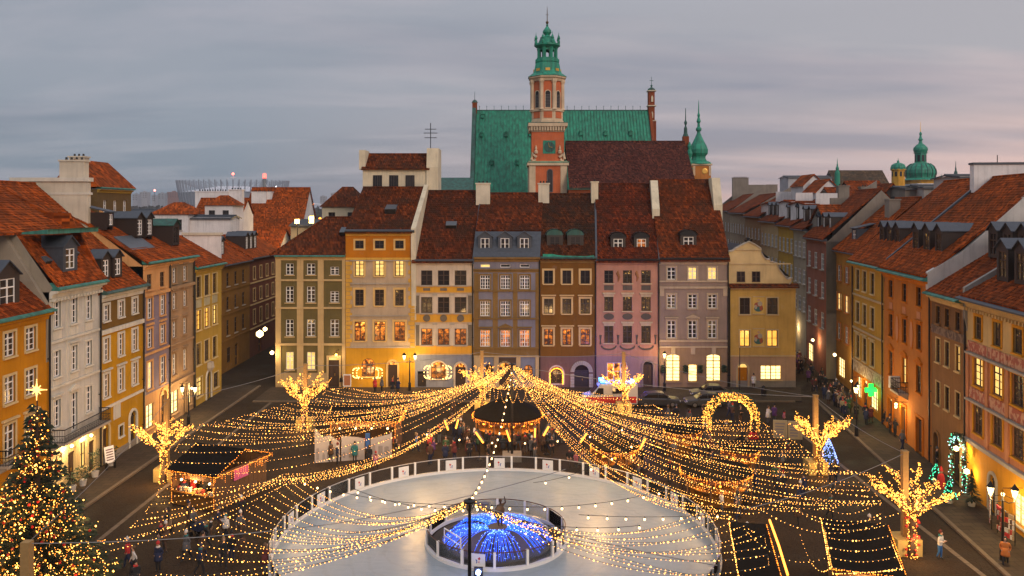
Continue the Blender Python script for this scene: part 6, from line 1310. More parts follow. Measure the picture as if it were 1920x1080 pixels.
cable(HT[5], P_(1395, 955, 4.9), .3, 'steel cable from the right timber post toward the rink'); cable(HT[4], Vector((-0, 68, 7.9)), .5, 'steel cable from the right street post to the far mast'); cable(HT[1], HT[0], .25, 'steel cable between the two left light trees'); cable(HT[0], HT[2], .4, 'steel cable between the olive house tree and the far mast tree'); cable(HT[2], HT[3], .4, 'steel cable behind the far mast'); cable(HT[3], HT[4], .5, 'steel cable over the light arch'); cable(HT[4], HT[5], .3, 'steel cable between the two right light trees'); cable(Vector((-21.9, 36.6, 5.9)), HT[1], .35, 'steel cable along the left pavement')
cable(NEARTOP, P_(920, 868, 5), .2, 'thin cable from the near mast over the back of the rink'); cable(NEARTOP, P_(1345, 1060, 4.6), .3, 'thin cable from the near mast across the right of the ice'); cable(NEARTOP, P_(650, 1000, 4.6), .3, 'thin cable from the near mast across the left of the ice')
# ------------------------------------------------------------------ Christmas tree
def christmas_tree():
    q = random.Random(11); c = Vector((-24.6, 42.0, 0)); H = 11.3; t = thing('christmas_tree', 'huge Christmas tree covered in warm lights and red baubles with a glowing star on top', 'christmas tree', c)
    m = MB(); m.lathe([(.28, 0), (.2, 5), (.03, H - .2)], n=8); m.build('trunk', BARK, t)
    m = MB(); bl = MB(); rb = MB(); gb = MB()
    for k in range(620):
        f = (k / 620) ** .62 ; z = .7 + (1 - f) * (H - 1.2); z = H - .5 - f * (H - 1.1); prof = (H - z) / H; Rr = 4.3 * prof ** 1.22 * (.72 + .42 * q.random()) + .12; a = q.random() * 6.283; c_, s_ = math.cos(a), math.sin(a); dr = -.12 - .18 * q.random()
        n = max(4, int(Rr * 5))
        for j in range(n):
            r = Rr * (.22 + .78 * (j + q.random()) / n); p = Vector((r * c_, r * s_, z + dr * r + .04 * r * r)); w = .10 + .28 * (1 - r / (Rr + .01)) + .1
            for sgn in (-1, 1):
                d = Vector((-s_ * sgn, c_ * sgn, 0)) * w * (.8 + .6 * q.random()) + Vector((c_, s_, 0)) * .26 + Vector((0, 0, -.12 + .2 * q.random()))
                u = Vector((c_, s_, .1)) * .12
                m.face([p - u * .6, p + u * .8, p + d]); 
            m.face([p, p + Vector((c_ * .12, s_ * .12, .17)), p + Vector((c_ * .3, s_ * .3, .0 - .05))])
        nb = int(1 + Rr * 3.4)
        for j in range(nb):
            r = Rr * (.45 + .58 * q.random()); p = (r * c_ + (q.random() - .5) * .3, r * s_ + (q.random() - .5) * .3, z + dr * r + .04 * r * r + .05 + .12 * q.random())
            if s_ < .45 or q.random() < .3: bl.octa(p, mi=1 if q.random() < .28 else 0, r=.016 + .016 * q.random() + (.03 if q.random() < .08 else 0))
        if s_ < .3:
            if q.random() < .40: r = Rr * .93; rb.ball((r * c_, r * s_, z + dr * r - .05), .085)
            if q.random() < .2: r = Rr * .85; gb.ball((r * c_ + .1, r * s_, z + dr * r - .05), .08)
    m.build('foliage', plain('spruce_needles', (.022, .036, .016), .75, 0, .5, 2), t, kind='stuff'); bl.build('fairy_bulbs', [BULB, BULBO], t, kind='stuff'); rb.build('red_baubles', plain('bauble_red', (.45, .02, .015), .25), t, kind='stuff'); gb.build('gold_baubles', GOLD, t, kind='stuff')
    m = MB(); m.M = Matrix.Translation((0, -.05, H + .35))
    for k in range(8):
        a = k * math.pi / 4; Ls = .52 if k % 2 == 0 else .28; d = Vector((math.cos(a), 0, math.sin(a))); e = Vector((-math.sin(a), 0, math.cos(a)))
        for y in (-.1, .1): m.face([e * .09, d * Ls, -e * .09, Vector((0, y * 1.6, 0))]) if False else m.face([e * .09 + Vector((0, 0, 0)), d * Ls, Vector((0, y, 0))]); m.face([d * Ls, -e * .09, Vector((0, y, 0))])
        for j in range(6): p = d * (Ls * (j + 1) / 6); m.octa(p, .04)
    m.build('star', emit('star_glow', (1, .50, .13), 2.4), t)
    for (x, y, z) in ((.0, -3.2, 3.0), (2.9, -1.6, 2.6), (-2.6, -2.2, 2.6), (.8, -2.0, 6.2), (1.8, .9, 4.5)): lamp(t, (x, y, z), 110, (1, .55, .2), .5)
christmas_tree()
# ------------------------------------------------------------------ ice rink
RC_ = (-1.0, 51.0); RR = 13.65
def rink():
    t = thing('ice_rink', 'round white ice rink fenced with glass panels, white posts and small sign boards', 'ice rink', (RC_[0], RC_[1], 0))
    b = NB('ice'); sc = b.ramp(b.noise(1.1, 7, stretch=(1, 3.5, 1), rough=.7), (.45, 0.0), (.70, 1.0)); mp = b.noise(.18, 4)
    gl = b.new('ShaderNodeTexWave', wave_type='RINGS', rings_direction='Z'); b.L.new(b.tc.outputs['Object'], gl.inputs['Vector']); gl.inputs['Scale'].default_value = .22; gl.inputs['Distortion'].default_value = 9; gl.inputs['Detail'].default_value = 4
    lines = b.ramp(gl.outputs['Fac'], (.90, 0.0), (.985, 1.0))
    col = b.mix(b.math('MULTIPLY', sc, .30), (.285, .345, .385), (.225, .275, .31)); col = b.mix(mp, col, (.26, .315, .355)); col = b.mix(b.math('MULTIPLY', lines, .38), col, (.235, .27, .29))
    for st_ in ((.18, 3.2, 1), (2.6, .22, 1)): col = b.mix(b.math('MULTIPLY', b.ramp(b.noise(2.4, 8, stretch=st_, rough=.75), (.56, 0.0), (.64, 1.0)), .30), col, (.36, .42, .46))
    dk = b.ramp(b.noise(.35, 5), (.5, 0.0), (.7, 1.0)); col = b.mix(b.math('MULTIPLY', dk, .35), col, (.165, .21, .24))
    ICE = b.fin(col, b.ramp(sc, (0, .30), (1, .55))); b.bump(b.noise(2.5, 3), .05, .02)
    m = MB(); n = 96; ri = 4.35
    for k in range(n):
        a0, a1 = 2 * math.pi * k / n, 2 * math.pi * (k + 1) / n; c0, s0, c1, s1 = math.cos(a0), math.sin(a0), math.cos(a1), math.sin(a1)
        m.face([(ri * c0, ri * s0, .16), (RR * c0, RR * s0, .16), (RR * c1, RR * s1, .16), (ri * c1, ri * s1, .16)])
    m.build('ice', ICE, t)
    GL = NB('fence_glass'); mx = GL.new('ShaderNodeMixShader'); tr = GL.new('ShaderNodeBsdfTransparent'); tr.inputs[0].default_value = (.80, .80, .80, 1); gs = GL.new('ShaderNodeBsdfGlossy'); gs.inputs['Roughness'].default_value = .08; fr = GL.new('ShaderNodeFresnel'); fr.inputs[0].default_value = 1.35
    GL.L.new(fr.outputs[0], mx.inputs[0]); GL.L.new(tr.outputs[0], mx.inputs[1]); GL.L.new(gs.outputs[0], mx.inputs[2]); GL.L.new(mx.outputs[0], GL.N['Material Output'].inputs[0]); GL = GL.m
    SIGNW = plain('sign_white', (.72, .72, .70), .5, 0, .05); RED = plain('emblem_red', (.5, .03, .03)); BLU = plain('emblem_blue', (.04, .10, .35))
    def fence(r, N_, z0, hgt, every, parent, inner=False, railm=WHITE, gap=None):
        cb = MB(); 
        for k in range(96):
            a0, a1 = 2 * math.pi * k / 96, 2 * math.pi * (k + 1) / 96
            for (rr0, rr1, za, zb) in ((r - .12, r + .12, z0, z0 + .22),):
                P = lambda rr, a, z: (rr * math.cos(a), rr * math.sin(a), z)
                cb.face([P(rr0, a0, zb), P(rr1, a0, zb), P(rr1, a1, zb), P(rr0, a1, zb)]); cb.face([P(rr0, a0, za), P(rr0, a0, zb), P(rr0, a1, zb), P(rr0, a1, za)]); cb.face([P(rr1, a0, za), P(rr1, a1, za), P(rr1, a1, zb), P(rr1, a0, zb)])
        cb.build('base_board', SIGNW, parent)
        pm = MB(); pm.box(-.075, .075, -.075, .075, z0, z0 + hgt + .06); pmesh = pm.mesh('post', WHITE)
        ch = 2 * r * math.sin(math.pi / N_) - .14; gm = MB(); gm.box(-ch / 2, ch / 2, -.012, .012, z0 + .24, z0 + hgt); gmesh = gm.mesh('glass_panel', GL)
        sm = MB(); sm.box(-.42, .42, -.02, .02, z0 + .26, z0 + hgt - .08); smesh = sm.mesh('sign_board', SIGNW)
        em = MB(); sgn = 1 if inner else -1; y = .03 * 1
        for yy in (-.026, .026):
            em.prism([(-.02, .72 + z0), (.10, .80 + z0), (.15, .70 + z0), (.06, .60 + z0)], 'y', yy - .002, yy + .002, 0); em.prism([(-.16, .66 + z0), (-.06, .62 + z0), (-.04, .46 + z0), (-.12, .40 + z0), (-.10, .52 + z0)], 'y', yy - .002, yy + .002, 1); em.prism([(.0, .52 + z0), (.10, .55 + z0), (.06, .44 + z0)], 'y', yy - .002, yy + .002, 0)
        emesh = em.mesh('emblem', [RED, BLU])
        for k in range(N_):
            a = 2 * math.pi * (k + .5) / N_; put('post', pmesh, parent, (r * math.cos(a), r * math.sin(a), 0), a)
            a = 2 * math.pi * (k + 1) / N_; ra = r * math.cos(math.pi / N_)
            put('glass_panel', gmesh, parent, (ra * math.cos(a), ra * math.sin(a), 0), a + math.pi / 2)
            if k % every == 0:
                rs = ra - .05 if not inner else ra + .05; s = put('sign_board', smesh, parent, (rs * math.cos(a), rs * math.sin(a), 0), a + math.pi / 2); put('emblem', emesh, s)
        rl = MB(); rl.tube([(r * math.cos(2 * math.pi * k / 96), r * math.sin(2 * math.pi * k / 96), z0 + hgt + .04) for k in range(97)], .035, 5, cap=False); rl.build('handrail', railm, parent)
    fence(RR, 44, .12, 1.12, 2, t, railm=plain('rail_grey', (.40, .38, .36), .4, .5))
    fe = thing('island_fence', 'low round glass fence with a brown rail around the fountain on the ice', 'fence', (RC_[0], RC_[1], 0)); fence(4.35, 14, .12, 1.05, 3, fe, True, plain('rail_brown', (.10, .04, .025), .4, .3))
rink()
# fountain with blue light strands
BLUE = emit('blue_led', (.015, .11, 1), 1.6); BLUEW = emit('blue_white_led', (.25, .45, 1), 4)
ft = thing('fountain', 'stone fountain basin lit by cascading blue light strands amid the ice rink', 'fountain', (-.9, 51, 0))
m = MB(); m.lathe([(4.2, .0), (4.2, .13), (3.7, .14), (3.6, .30), (3.45, .34), (3.4, .2), (0, .2)], n=40); m.build('basin', plain('wet_stone', (.05, .035, .025), .5), ft)
m = MB(); m.lathe([(.9, .2), (.75, .6), (.85, .8), (.6, .95), (.62, 1.05), (0, 1.06)], n=10); m.build('pedestal', plain('pedestal_stone', (.12, .08, .05), .7), ft)
m = MB(); bq = MB(); q = random.Random(5)
for k in range(150):
    a = 2 * math.pi * k / 150 + .02 * q.random(); r1 = 3.0 + .5 * q.random(); pts = []
    for j in range(7): f = j / 6; r = .65 + (r1 - .65) * f; pts.append((r * math.cos(a), r * math.sin(a), 1.0 + .45 * math.sin(f * 1.9) - 1.1 * f * f)); 
    if math.sin(5.0 * a) > .80 or q.random() < .25: continue
    m.tube(pts, .010 + .008 * q.random(), 3, cap=False)
    for j in range(20): f = q.random(); r = .65 + (r1 - .65) * f; bq.octa((r * math.cos(a) + .10 * (q.random() - .5), r * math.sin(a) + .1 * (q.random() - .5), 1.02 + .45 * math.sin(f * 1.9) - 1.1 * f * f + .08 * q.random()), .022, 1 if q.random() < .3 else 0)
m.build('light_strands', BLUE, ft, kind='stuff'); bq.build('light_points', [BLUE, BLUEW], ft, kind='stuff')
for a in (-.6, -1.57, -2.5): lamp(ft, (3.2 * math.cos(a), 3.2 * math.sin(a), .9), 6, (.05, .15, 1), .3)
for k in range(24):
    a = -math.pi * (k + .5) / 24; m = MB(); a0, a1 = a - .058, a + .058
    m.prism([(3.5 * math.cos(a0), 3.5 * math.sin(a0)), (4.15 * math.cos(a0), 4.15 * math.sin(a0)), (4.15 * math.cos(a1), 4.15 * math.sin(a1)), (3.5 * math.cos(a1), 3.5 * math.sin(a1))], 'z', .1, .16); m.build('rim_stone', plain('wet_stone', (.05, .035, .025), .5), ft)
for (x0, y0, x1, y1, lb) in ((2.2, 1.2, 3.1, -.4, 'right'), (-3.3, -.6, -2.2, -2.1, 'left')):
    g = thing('gate_rail', 'white tubular barrier standing inside the fountain fence on the %s' % lb, 'barrier', (-.9 + x0, 51 + y0, .15)); m = MB(); dx, dy = x1 - x0, y1 - y0
    m.tube([(0, 0, 0), (0, 0, 1.0), (dx, dy, 1.0), (dx, dy, 0)], .05, 6); m.tube([(0, 0, .55), (dx, dy, .55)], .04, 6); m.build('rail', WHITE, g)
g = gp(897, 1072, .5); fl = thing('floodlight', 'round blue-white floodlight in front of the fountain', 'floodlight', g); m = MB(); m.ball((0, -.1, 0), .17); m.build('lens', emit('blue_flood', (.35, .5, 1), 12), fl); m = MB(); m.box(-.25, .25, 0, .2, -.5, .2); m.build('housing', DARKM, fl); lamp(fl, (0, -.5, .2), 25, (.12, .2, 1), .2)
# ------------------------------------------------------------------ street lamps
def lantern_mesh():
    a = MB(); a.lathe([(.05, -.02), (.13, .05), (.21, .52), (.25, .54), (.14, .66), (.10, .74), (.03, .84)], n=6); g = MB(); g.lathe([(.115, .05), (.195, .50)], n=6); return a, g
def street_lamp(px, py, h, label, two=True, ang=0.0, watts=230):
    t = thing('street_lamp', label, 'street lamp', gp(px, py), ang); m = MB(); m.lathe([(.24, 0), (.24, .12), (.17, .18), (.15, .95), (.19, 1.0), (.08, 1.15), (.06, h - .55), (.09, h - .5), (.045, h - .4), (.03, h)], n=10); m.build('post', DARKM, t)
    for s in ((-1, 1) if two else (1,)):
        arm = MB(); x = .62 * s if two else 0.0
        if two: arm.tube([(0, 0, h - .5), (x * .5, 0, h - .62), (x, 0, h - .5), (x, 0, h - .3)], .028, 6); arm.tube([(0, 0, h - .15), (x * .6, 0, h - .28), (x, 0, h - .4)], .018, 5)
        zl = h - .3 if two else h
        arm.lathe([(.08, zl), (.12, zl + .05)], (x, 0), 6)
        for k in range(6):
            an = k * math.pi / 3; arm.tube([(x + .13 * math.cos(an), .13 * math.sin(an), zl + .05), (x + .21 * math.cos(an), .21 * math.sin(an), zl + .52)], .014, 4)
        arm.lathe([(.25, zl + .52), (.15, zl + .64), (.09, zl + .74), (.02, zl + .86)], (x, 0), 6); ln = arm.build('lantern', DARKM, t)
        g = MB(); g.lathe([(.10, zl + .06), (.19, zl + .51)], (x, 0), 6); g.build('glass', BULBW, ln); lamp(ln, (x, 0, zl - .15), watts, (1, .66, .28), .12)
    return t
street_lamp(353.6, 800, 3.6, 'two-armed street lamp on the left pavement in front of the tan house'); street_lamp(768, 735, 4.0, 'two-armed street lamp between the orange-topped house and the blue ground floor'); street_lamp(1246, 735, 3.9, 'single-lantern street lamp at the pink house end of the taupe shop front', False); street_lamp(1606, 820, 4.5, 'two-armed street lamp below the green pharmacy cross', True, R(60)); street_lamp(1880, 1055, 4.2, 'two-armed street lamp on the right pavement beside the souvenir racks', True, R(-25), 220)
lp = thing('lamp_pole', 'slim dark pole standing in front of the yellow gabled house', 'pole', gp(1387, 744)); m = MB(); m.lathe([(.12, 0), (.12, .9), (.06, 1.0), (.04, 5.5)], n=8); m.build('pole', DARKM, lp)
def wall_lamp(loc, label, w=120, r=.22, c=BULBW):
    t = thing('wall_lamp', label, 'wall lamp', loc); m = MB(); m.ball((0, 0, 0), r); m.build('globe', c, t); m = MB(); m.tube([(0, 0, .2), (0, .1, .5), (.3, .45, .5)], .03, 5); m.build('bracket', DARKM, t); lamp(t, (0, -.3, -.1), w, (1, .7, .35), .2)
for Y, w_, lb in ((93.5, 130, 'amber wall lamp at the mouth of the right-hand street'), (104, 150, 'amber wall lamp on the red house in the right-hand street'), (116, 170, 'white-gold wall lamp on the grey house up the right-hand street'), (128, 170, 'amber wall lamp farthest up the right-hand street')): wall_lamp((XR(Y) - .75, Y, 4.2), lb, w_, .2)
wall_lamp((-28.0, 94.6, 4.25), 'bright wall lamp at the left corner of the olive house', 200, .26); wall_lamp((xk(487, 101), 101, zk(626, 101)), 'white globe lamp in the side street at the left', 130, .5); wall_lamp((xk(497, 104), 104, zk(617, 104)), 'small globe lamp behind the white globe lamp', 40, .3); wall_lamp((xk(1680, 74), 74.0, 3.2), 'white lamp above a doorway of the burnt orange house', 40, .14); wall_lamp((xk(630, 94.5), 94.6, 4.0), 'amber lantern beside the doorway of the olive house', 50, .16, BULB)
# pharmacy cross
pc = thing('pharmacy_cross', 'glowing green pharmacy cross sign on the yellow ochre house', 'sign', (xk(1633, 81), 81, zk(731, 81)), R(8)); GRN = emit('green_neon', (.015, 1, .09), 1.3)
m = MB(); a, b_ = .62, .22; m.prism([(-b_, -a), (b_, -a), (b_, -b_), (a, -b_), (a, b_), (b_, b_), (b_, a), (-b_, a), (-b_, b_), (-a, b_), (-a, -b_), (-b_, -b_)], 'y', -.1, .1); m.build('cross', GRN, pc); m = MB(); m.tube([(.6, .0, 0), (1.9, .1, 0)], .05, 5); m.build('bracket', DARKM, pc); lamp(pc, (-.3, -.6, -.2), 45, (.1, 1, .3), .3)
# ------------------------------------------------------------------ stalls
WOODD = plain('stall_wood', (.10, .05, .022), .7); ROOFD = plain('stall_roof_felt', (.012, .010, .008), .95, 0, .3, 3); ROOFD.node_tree.nodes['Principled BSDF'].inputs['Specular IOR Level'].default_value = .05; AMB = stucco((.20, .095, .028))
def eave_lights(root, pts, drop=.0, sp=.22, r=.036, mt=None, icicle=0):
    m = MB(); q = random.Random(len(root.name) * 7 + len(pts))
    for a, b in zip(pts, pts[1:]):
        a, b = Vector(a), Vector(b); n = int((b - a).length / sp)
        for k in range(n):
            p = a.lerp(b, (k + q.random() * .6) / max(1, n)); p.z += .06 * (q.random() - .5); m.octa(p, r * (.7 + .6 * q.random()))
            if icicle and q.random() < .6:
                for j in range(1, int(1 + q.random() * icicle)): m.octa(p - Vector((.04 * (q.random() - .5), 0, .13 * j)), r * .7)
    return m.build('light_garland', mt or BULBO, root, kind='stuff')
def round_bar(cx, cy, r, ze, za, label, lit=True, n=8, watts=200, roof=True, hang=10):
    t = thing('round_bar', label, 'market bar', (cx, cy, 0)); q = random.Random(int(cx * 10)); ro_ = math.pi / n
    if roof:
        m = MB(); m.lathe([(r, ze - .12), (r + .05, ze), (r * .5, ze + (za - ze) * .62), (.25, za), (.05, za + .15)], n=n, rot=ro_); m.build('roof', ROOFD, t)
    m = MB(); m.lathe([(r + .02, ze - .42), (r + .06, ze - .1)], n=n, rot=ro_, cap=False); m.build('valance', plain('valance_red', (.13, .04, .014), .8), t)
    pm = MB(); pm.lathe([(.07, 0), (.06, ze)], n=6); pme = pm.mesh('post', WOODD)
    for k in range(n): a = ro_ + 2 * math.pi * k / n; put('post', pme, t, (r * .95 * math.cos(a), r * .95 * math.sin(a), 0))
    m = MB(); m.lathe([(r * .72, 0), (r * .72, 1.0), (r * .85, 1.02), (r * .85, 1.1), (r * .6, 1.1)], n=n * 2); m.build('counter', AMB, t)
    m = MB(); m.lathe([(.5, 0), (.5, 1.9), (.3, 2.0)], n=8)
    for k in range(14): a = q.random() * 6.28; m.lathe([(.06, 1.1), (.06, 1.3), (.03, 1.42)], (r * .66 * math.cos(a), r * .66 * math.sin(a)), 6)
    m.build('back_shelf', WOODD, t)
    ring_ = [(r * math.cos(2 * math.pi * k / 32), r * math.sin(2 * math.pi * k / 32), ze - .15) for k in range(33)]; eave_lights(t, ring_, 0, .16, .042, None, 4)
    m = MB()
    for k in range(hang): a = 2 * math.pi * k / hang + .2; m.ball((r * .8 * math.cos(a), r * .8 * math.sin(a), ze - .62), .10); 
    m.build('pendant_lamps', BULBO, t, kind='stuff')
    for k in range(3): a = -math.pi / 2 + (k - 1) * .9; lamp(t, (r * .8 * math.cos(a), r * .8 * math.sin(a), ze - .75), watts / 3, (1, .45, .12), .2)
    return t
def heater_bar(loc, ang, tilt, L_, label):
    t = thing('patio_heater', label, 'heater', (loc[0], loc[1], 0), ang); z = loc[2]; m = MB(); m.lathe([(.3, 0), (.28, .06), (.045, .1), (.04, z)], n=8); m.build('stand', DARKM, t)
    m = MB(); dx, dz = math.cos(tilt) * L_ / 2, math.sin(tilt) * L_ / 2; m.tube([(-dx, -.06, z - dz), (dx, -.06, z + dz)], .07, 6); m.build('glow_tube', HEAT, t)
    m = MB(); m.tube([(-dx * 1.1, .1, z - dz * 1.1 + .08), (dx * 1.1, .1, z + dz * 1.1 + .08)], .12, 6); m.build('reflector', ZINC, t); return t
round_bar(-.4, 74.2, 3.25, 2.35, 3.8, 'large round market bar with a dark tent roof behind the far mast', watts=300, hang=16)
round_bar(8.2, 64.6, 1.95, 2.25, 3.0, 'round bar ringed with orange lights right of the far mast', watts=90)
round_bar(14.8, 58.8, 2.6, 2.2, 2.9, 'round bar ringed with orange lights in front of the light arch', watts=110)
round_bar(14.6, 69.5, 1.6, 2.2, 2.9, 'small round bar under the canopy left of the light arch', watts=60)
round_bar(18.2, 64.6, 1.5, 2.0, 2.7, 'small round bar just below the right foot of the light arch', watts=60)
def at(px, py, z): return gp(px, py, z)
for i, (px, py, z, tl, L_, lb) in enumerate(((837, 797, 2.2, R(-70), .9, 'heater tube forming the left half of a glowing V left of the round bar'), (857, 795, 2.2, R(75), .8, 'heater tube forming the right half of a glowing V left of the round bar'), (899, 820, 1.9, R(-55), 1.1, 'slanted heater tube at the left of the large round bar'), (953, 817, 1.9, R(-72), 1.0, 'slanted heater tube at the middle of the large round bar'), (1003, 813, 1.9, R(88), .9, 'upright heater tube at the right of the large round bar'), (1024, 808, 2.0, R(60), .9, 'bent heater tube at the far right of the large round bar'), (1094, 821, 2.1, R(55), .9, 'slanted heater tube at the left end of the ring bar'), (1205, 832, 2.1, R(62), 1.0, 'slanted heater tube at the right end of the ring bar'), (1285, 810, 2.0, R(40), 1.1, 'slanted heater tube under the canopy left of the light arch'), (1262, 806, 2.0, R(50), .7, 'short heater tube under the canopy left of the light arch'))): heater_bar(at(px, py, z), 0, tl, L_, lb)
def hut(x0, x1, y0, y1, ze, zr, label, ridge=True, frontlit=True, banner=None, watts=220, ang=0.0, orange=None):
    cx, cy = (x0 + x1) / 2, (y0 + y1) / 2; w, d = (x1 - x0) / 2, (y1 - y0) / 2; t = thing('market_hut', label, 'market stall', (cx, cy, 0), ang); o = .35
    m = MB()
    if ridge:
        m.prism([(-d - o, ze), (0, zr), (d + o, ze), (d + o, ze - .1), (0, zr - .12), (-d - o, ze - .1)], 'x', -w - o, w + o)
    else: m.prism([(-d - o, ze), (d + o, zr), (d + o, zr - .12), (-d - o, ze - .12)], 'x', -w - o, w + o)
    m.build('roof', ROOFD, t)
    for (a, b, y) in ((-w, w, d),):
        for k in range(int(2 * w / .45)):
            bm_ = MB(); xx = a + (b - a) * k / int(2 * w / .45); bm_.box(xx + .01, xx + (b - a) / int(2 * w / .45) - .01, d - .06, d, 0, ze - .05); bm_.build('plank', WOODD, t)
    for s in (-1, 1):
        for k in range(int(2 * d / .45)):
            dd = 2 * d / int(2 * d / .45); bm_ = MB(); yy = -d + dd * k; bm_.box(s * w - .03, s * w + .03, yy + .01, yy + dd - .01, 0, ze - .05); bm_.build('plank', WOODD, t)
    for s in (-1, 1): m = MB(); m.box(s * w - .08, s * w + .08, -d - .1, -d + .08, 0, ze); m.build('post', WOODD, t)
    m = MB(); m.box(-w, w, -d, -d + .12, 0, .95); m.box(-w - .05, w + .05, -d - .28, -d + .25, .95, 1.03); m.build('counter', AMB, t)
    m = MB(); m.box(-w, w, -d - .05, -d + .03, ze - .55, ze - .1); m.build('fascia', plain('fascia_brown', (.16, .07, .03), .7), t)
    m = MB(); q = random.Random(int(cx * 3 + 50))
    for k in range(int(w * 8)): xx = -w + .2 + (2 * w - .4) * q.random(); hh = .12 + .25 * q.random(); m.box(xx - .09, xx + .09, -d - .1, -d + .12, 1.03, 1.03 + hh, k % 3)
    m.build('goods', [plain('goods_red', (.35, .05, .03)), plain('goods_tan', (.4, .26, .12)), plain('goods_cream', (.5, .45, .36))], t, kind='stuff')
    e = [(-w - o, -d - o, ze - .05), (w + o, -d - o, ze - .05)]; eave_lights(t, e, 0, .13, .034, None, 5); eave_lights(t, [(w + o, -d - o, ze - .05), (w + o, 0, zr), (w + o, d + o, ze - .05)] if ridge else [(w + o, -d - o, ze), (w + o, d + o, zr)], 0, .20, .034); eave_lights(t, [(-w - o, -d - o, ze - .05), (-w - o, 0, zr)] if ridge else [(-w - o, -d - o, ze), (-w - o, d + o, zr)], 0, .20, .034, BULB)
    eave_lights(t, [(w + o, -d - o, ze - .08), (w + o, d + o, ze - .08)], 0, .13, .034, None, 5)
    for s in (-1, 1): eave_lights(t, [(s * w, -d - .14, .2), (s * w, -d - .14, ze)], 0, .12, .03)
    if frontlit:
        m = MB()
        for k in range(max(3, int(w * 1.6))): m.ball((-w + 2 * w * (k + .5) / max(3, int(w * 1.6)), -d + .15, ze - .75), .1)
        m.build('lamps', BULBW, t, kind='stuff'); lamp(t, (0, -d - .2, ze - .8), watts, (1, .55, .2), .2); lamp(t, (w * .6, -d + .5, ze - .7), watts * .5, (1, .55, .2), .2)
    if banner: m = MB(); m.box(w + .1, w + .15, -d * .35, d * .2, ze - .95, ze - .15); m.build('banner', plain('banner_pink', (.55, .10, .25), .7), t)
    return t
hut(-23.3, -19.5, 56.9, 62.3, 2.5, 3.6, 'market hut with a dark pitched roof, orange garlands and a pink banner on the left', True, True, True, 200, R(-22))
hut(17.55, 20.45, 41.5, 46.9, 2.5, 2.85, 'dark-roofed market hut at the lower right with light strings looped over its roof', False, True, None, 160, R(-16.8))
hut(12.4, 13.8, 41.0, 47.0, 2.5, 2.7, 'dark market hut with a line of orange light along its eave at the bottom right', False, True, None, 120, R(-11))
hut(-15.5, -10.0, 69.5, 73.5, 2.9, 3.7, 'dark market pavilion behind the white printed banner', True, True, None, 120)
for i, (a, b) in enumerate((((1443, 975), (1460, 1022)), ((1460, 1022), (1477, 1078)))):
    p, q_ = gp(*a, 2.75), gp(*b, 2.75); m = MB(); m.tube([Vector((0, 0, 0)), q_ - p], .06, 6); tag(m.build('neon_tube', HEAT, None, p), 'orange glowing tube along the eave of the bottom right hut, %s half' % ('upper', 'lower')[i], 'light tube')
for k in range(5):
    a, b_ = gp(1548 + 4 * k, 988 + 19 * k, 3.2), gp(1660 + 6 * k, 984 + 20 * k, 3.2); light_string(sagline(a, b_, .22, 8), '%s fairy light string from the back looped across the lower right hut roof' % ORD[k], 'strings over the lower right hut', .22)
for lb, a, b_ in (('left', (1545, 985), (1562, 1075)), ('right', (1660, 982), (1692, 1066)), ('front', (1562, 1075), (1692, 1066))): light_string(sagline(gp(*a, 2.8), gp(*b_, 2.8), .05, 8), 'fairy light string along the %s roof edge of the lower right hut' % lb, 'edge strings of the lower right hut', .17, .026)
for k, (a, b_) in enumerate((((1428, 955), (1655, 978)), ((1480, 946), (1655, 960)), ((1395, 990), (1560, 1040)), ((1440, 930), (1690, 960)), ((1500, 1000), (1560, 1060)), ((1520, 930), (1650, 936)))): light_string(sagline(gp(*a, 4.6), gp(*b_, 4.6), .9, 12), '%s cross string between the rink edge and the nearest right light tree' % ORD[k], 'cross strings at the lower right', .24)
# printed banner wall
bw = thing('banner_wall', 'white fabric wall printed with grey skyline shapes left of the round bar', 'banner', gp(590, 868)); WB_ = plain('banner_fabric', (.40, .36, .34), .8, 0, .06); GB = plain('banner_grey', (.26, .23, .22), .8)
p0, p1 = gp(590, 868), gp(735, 858); L_ = (p1 - p0).length; bw.rotation_euler.z = math.atan2((p1 - p0).y, (p1 - p0).x)
m = MB(); m.prism([(0, 0), (L_ * .32, 0), (L_ * .32, 1.6), (L_ * .2, 2.2), (L_ * .1, 2.1), (0, 2.9)], 'y', 0, .03); m.prism([(L_ * .34, 0), (L_ * .64, 0), (L_ * .64, 1.75), (L_ * .55, 1.9), (L_ * .34, 2.1)], 'y', 0, .03); m.prism([(L_ * .72, 0), (L_, 0), (L_, 2.2), (L_ * .97, 2.0), (L_ * .72, 1.7)], 'y', 0, .03); m.build('fabric', WB_, bw)
m = MB(); q = random.Random(8)
for a, b_, h in ((0, .32, 1.0), (.34, .64, 1.1), (.72, 1, 1.2)):
    x = a + .02
    while x < b_ - .05: w = .03 + .03 * q.random(); hh = h * (.4 + .8 * q.random()); m.prism([(x * L_, .25), ((x + w) * L_, .25), ((x + w) * L_, hh), ((x + w * .5) * L_, hh + .25 * q.random()), (x * L_, hh)], 'y', -.008, -.004); x += w + .02 + .03 * q.random()
m.build('print', GB, bw); m = MB(); m.box(L_ * .65, L_ * .71, -.05, .0, .9, 2.2); m.build('blue_poster', plain('poster_blue', (.03, .10, .30), .6), bw); m = MB()
for f in (0, .33, .655, .715, 1): m.tube([(f * L_, .06, 0), (f * L_, .06, 2.6)], .04, 5)
m.build('frame', DARKM, bw)
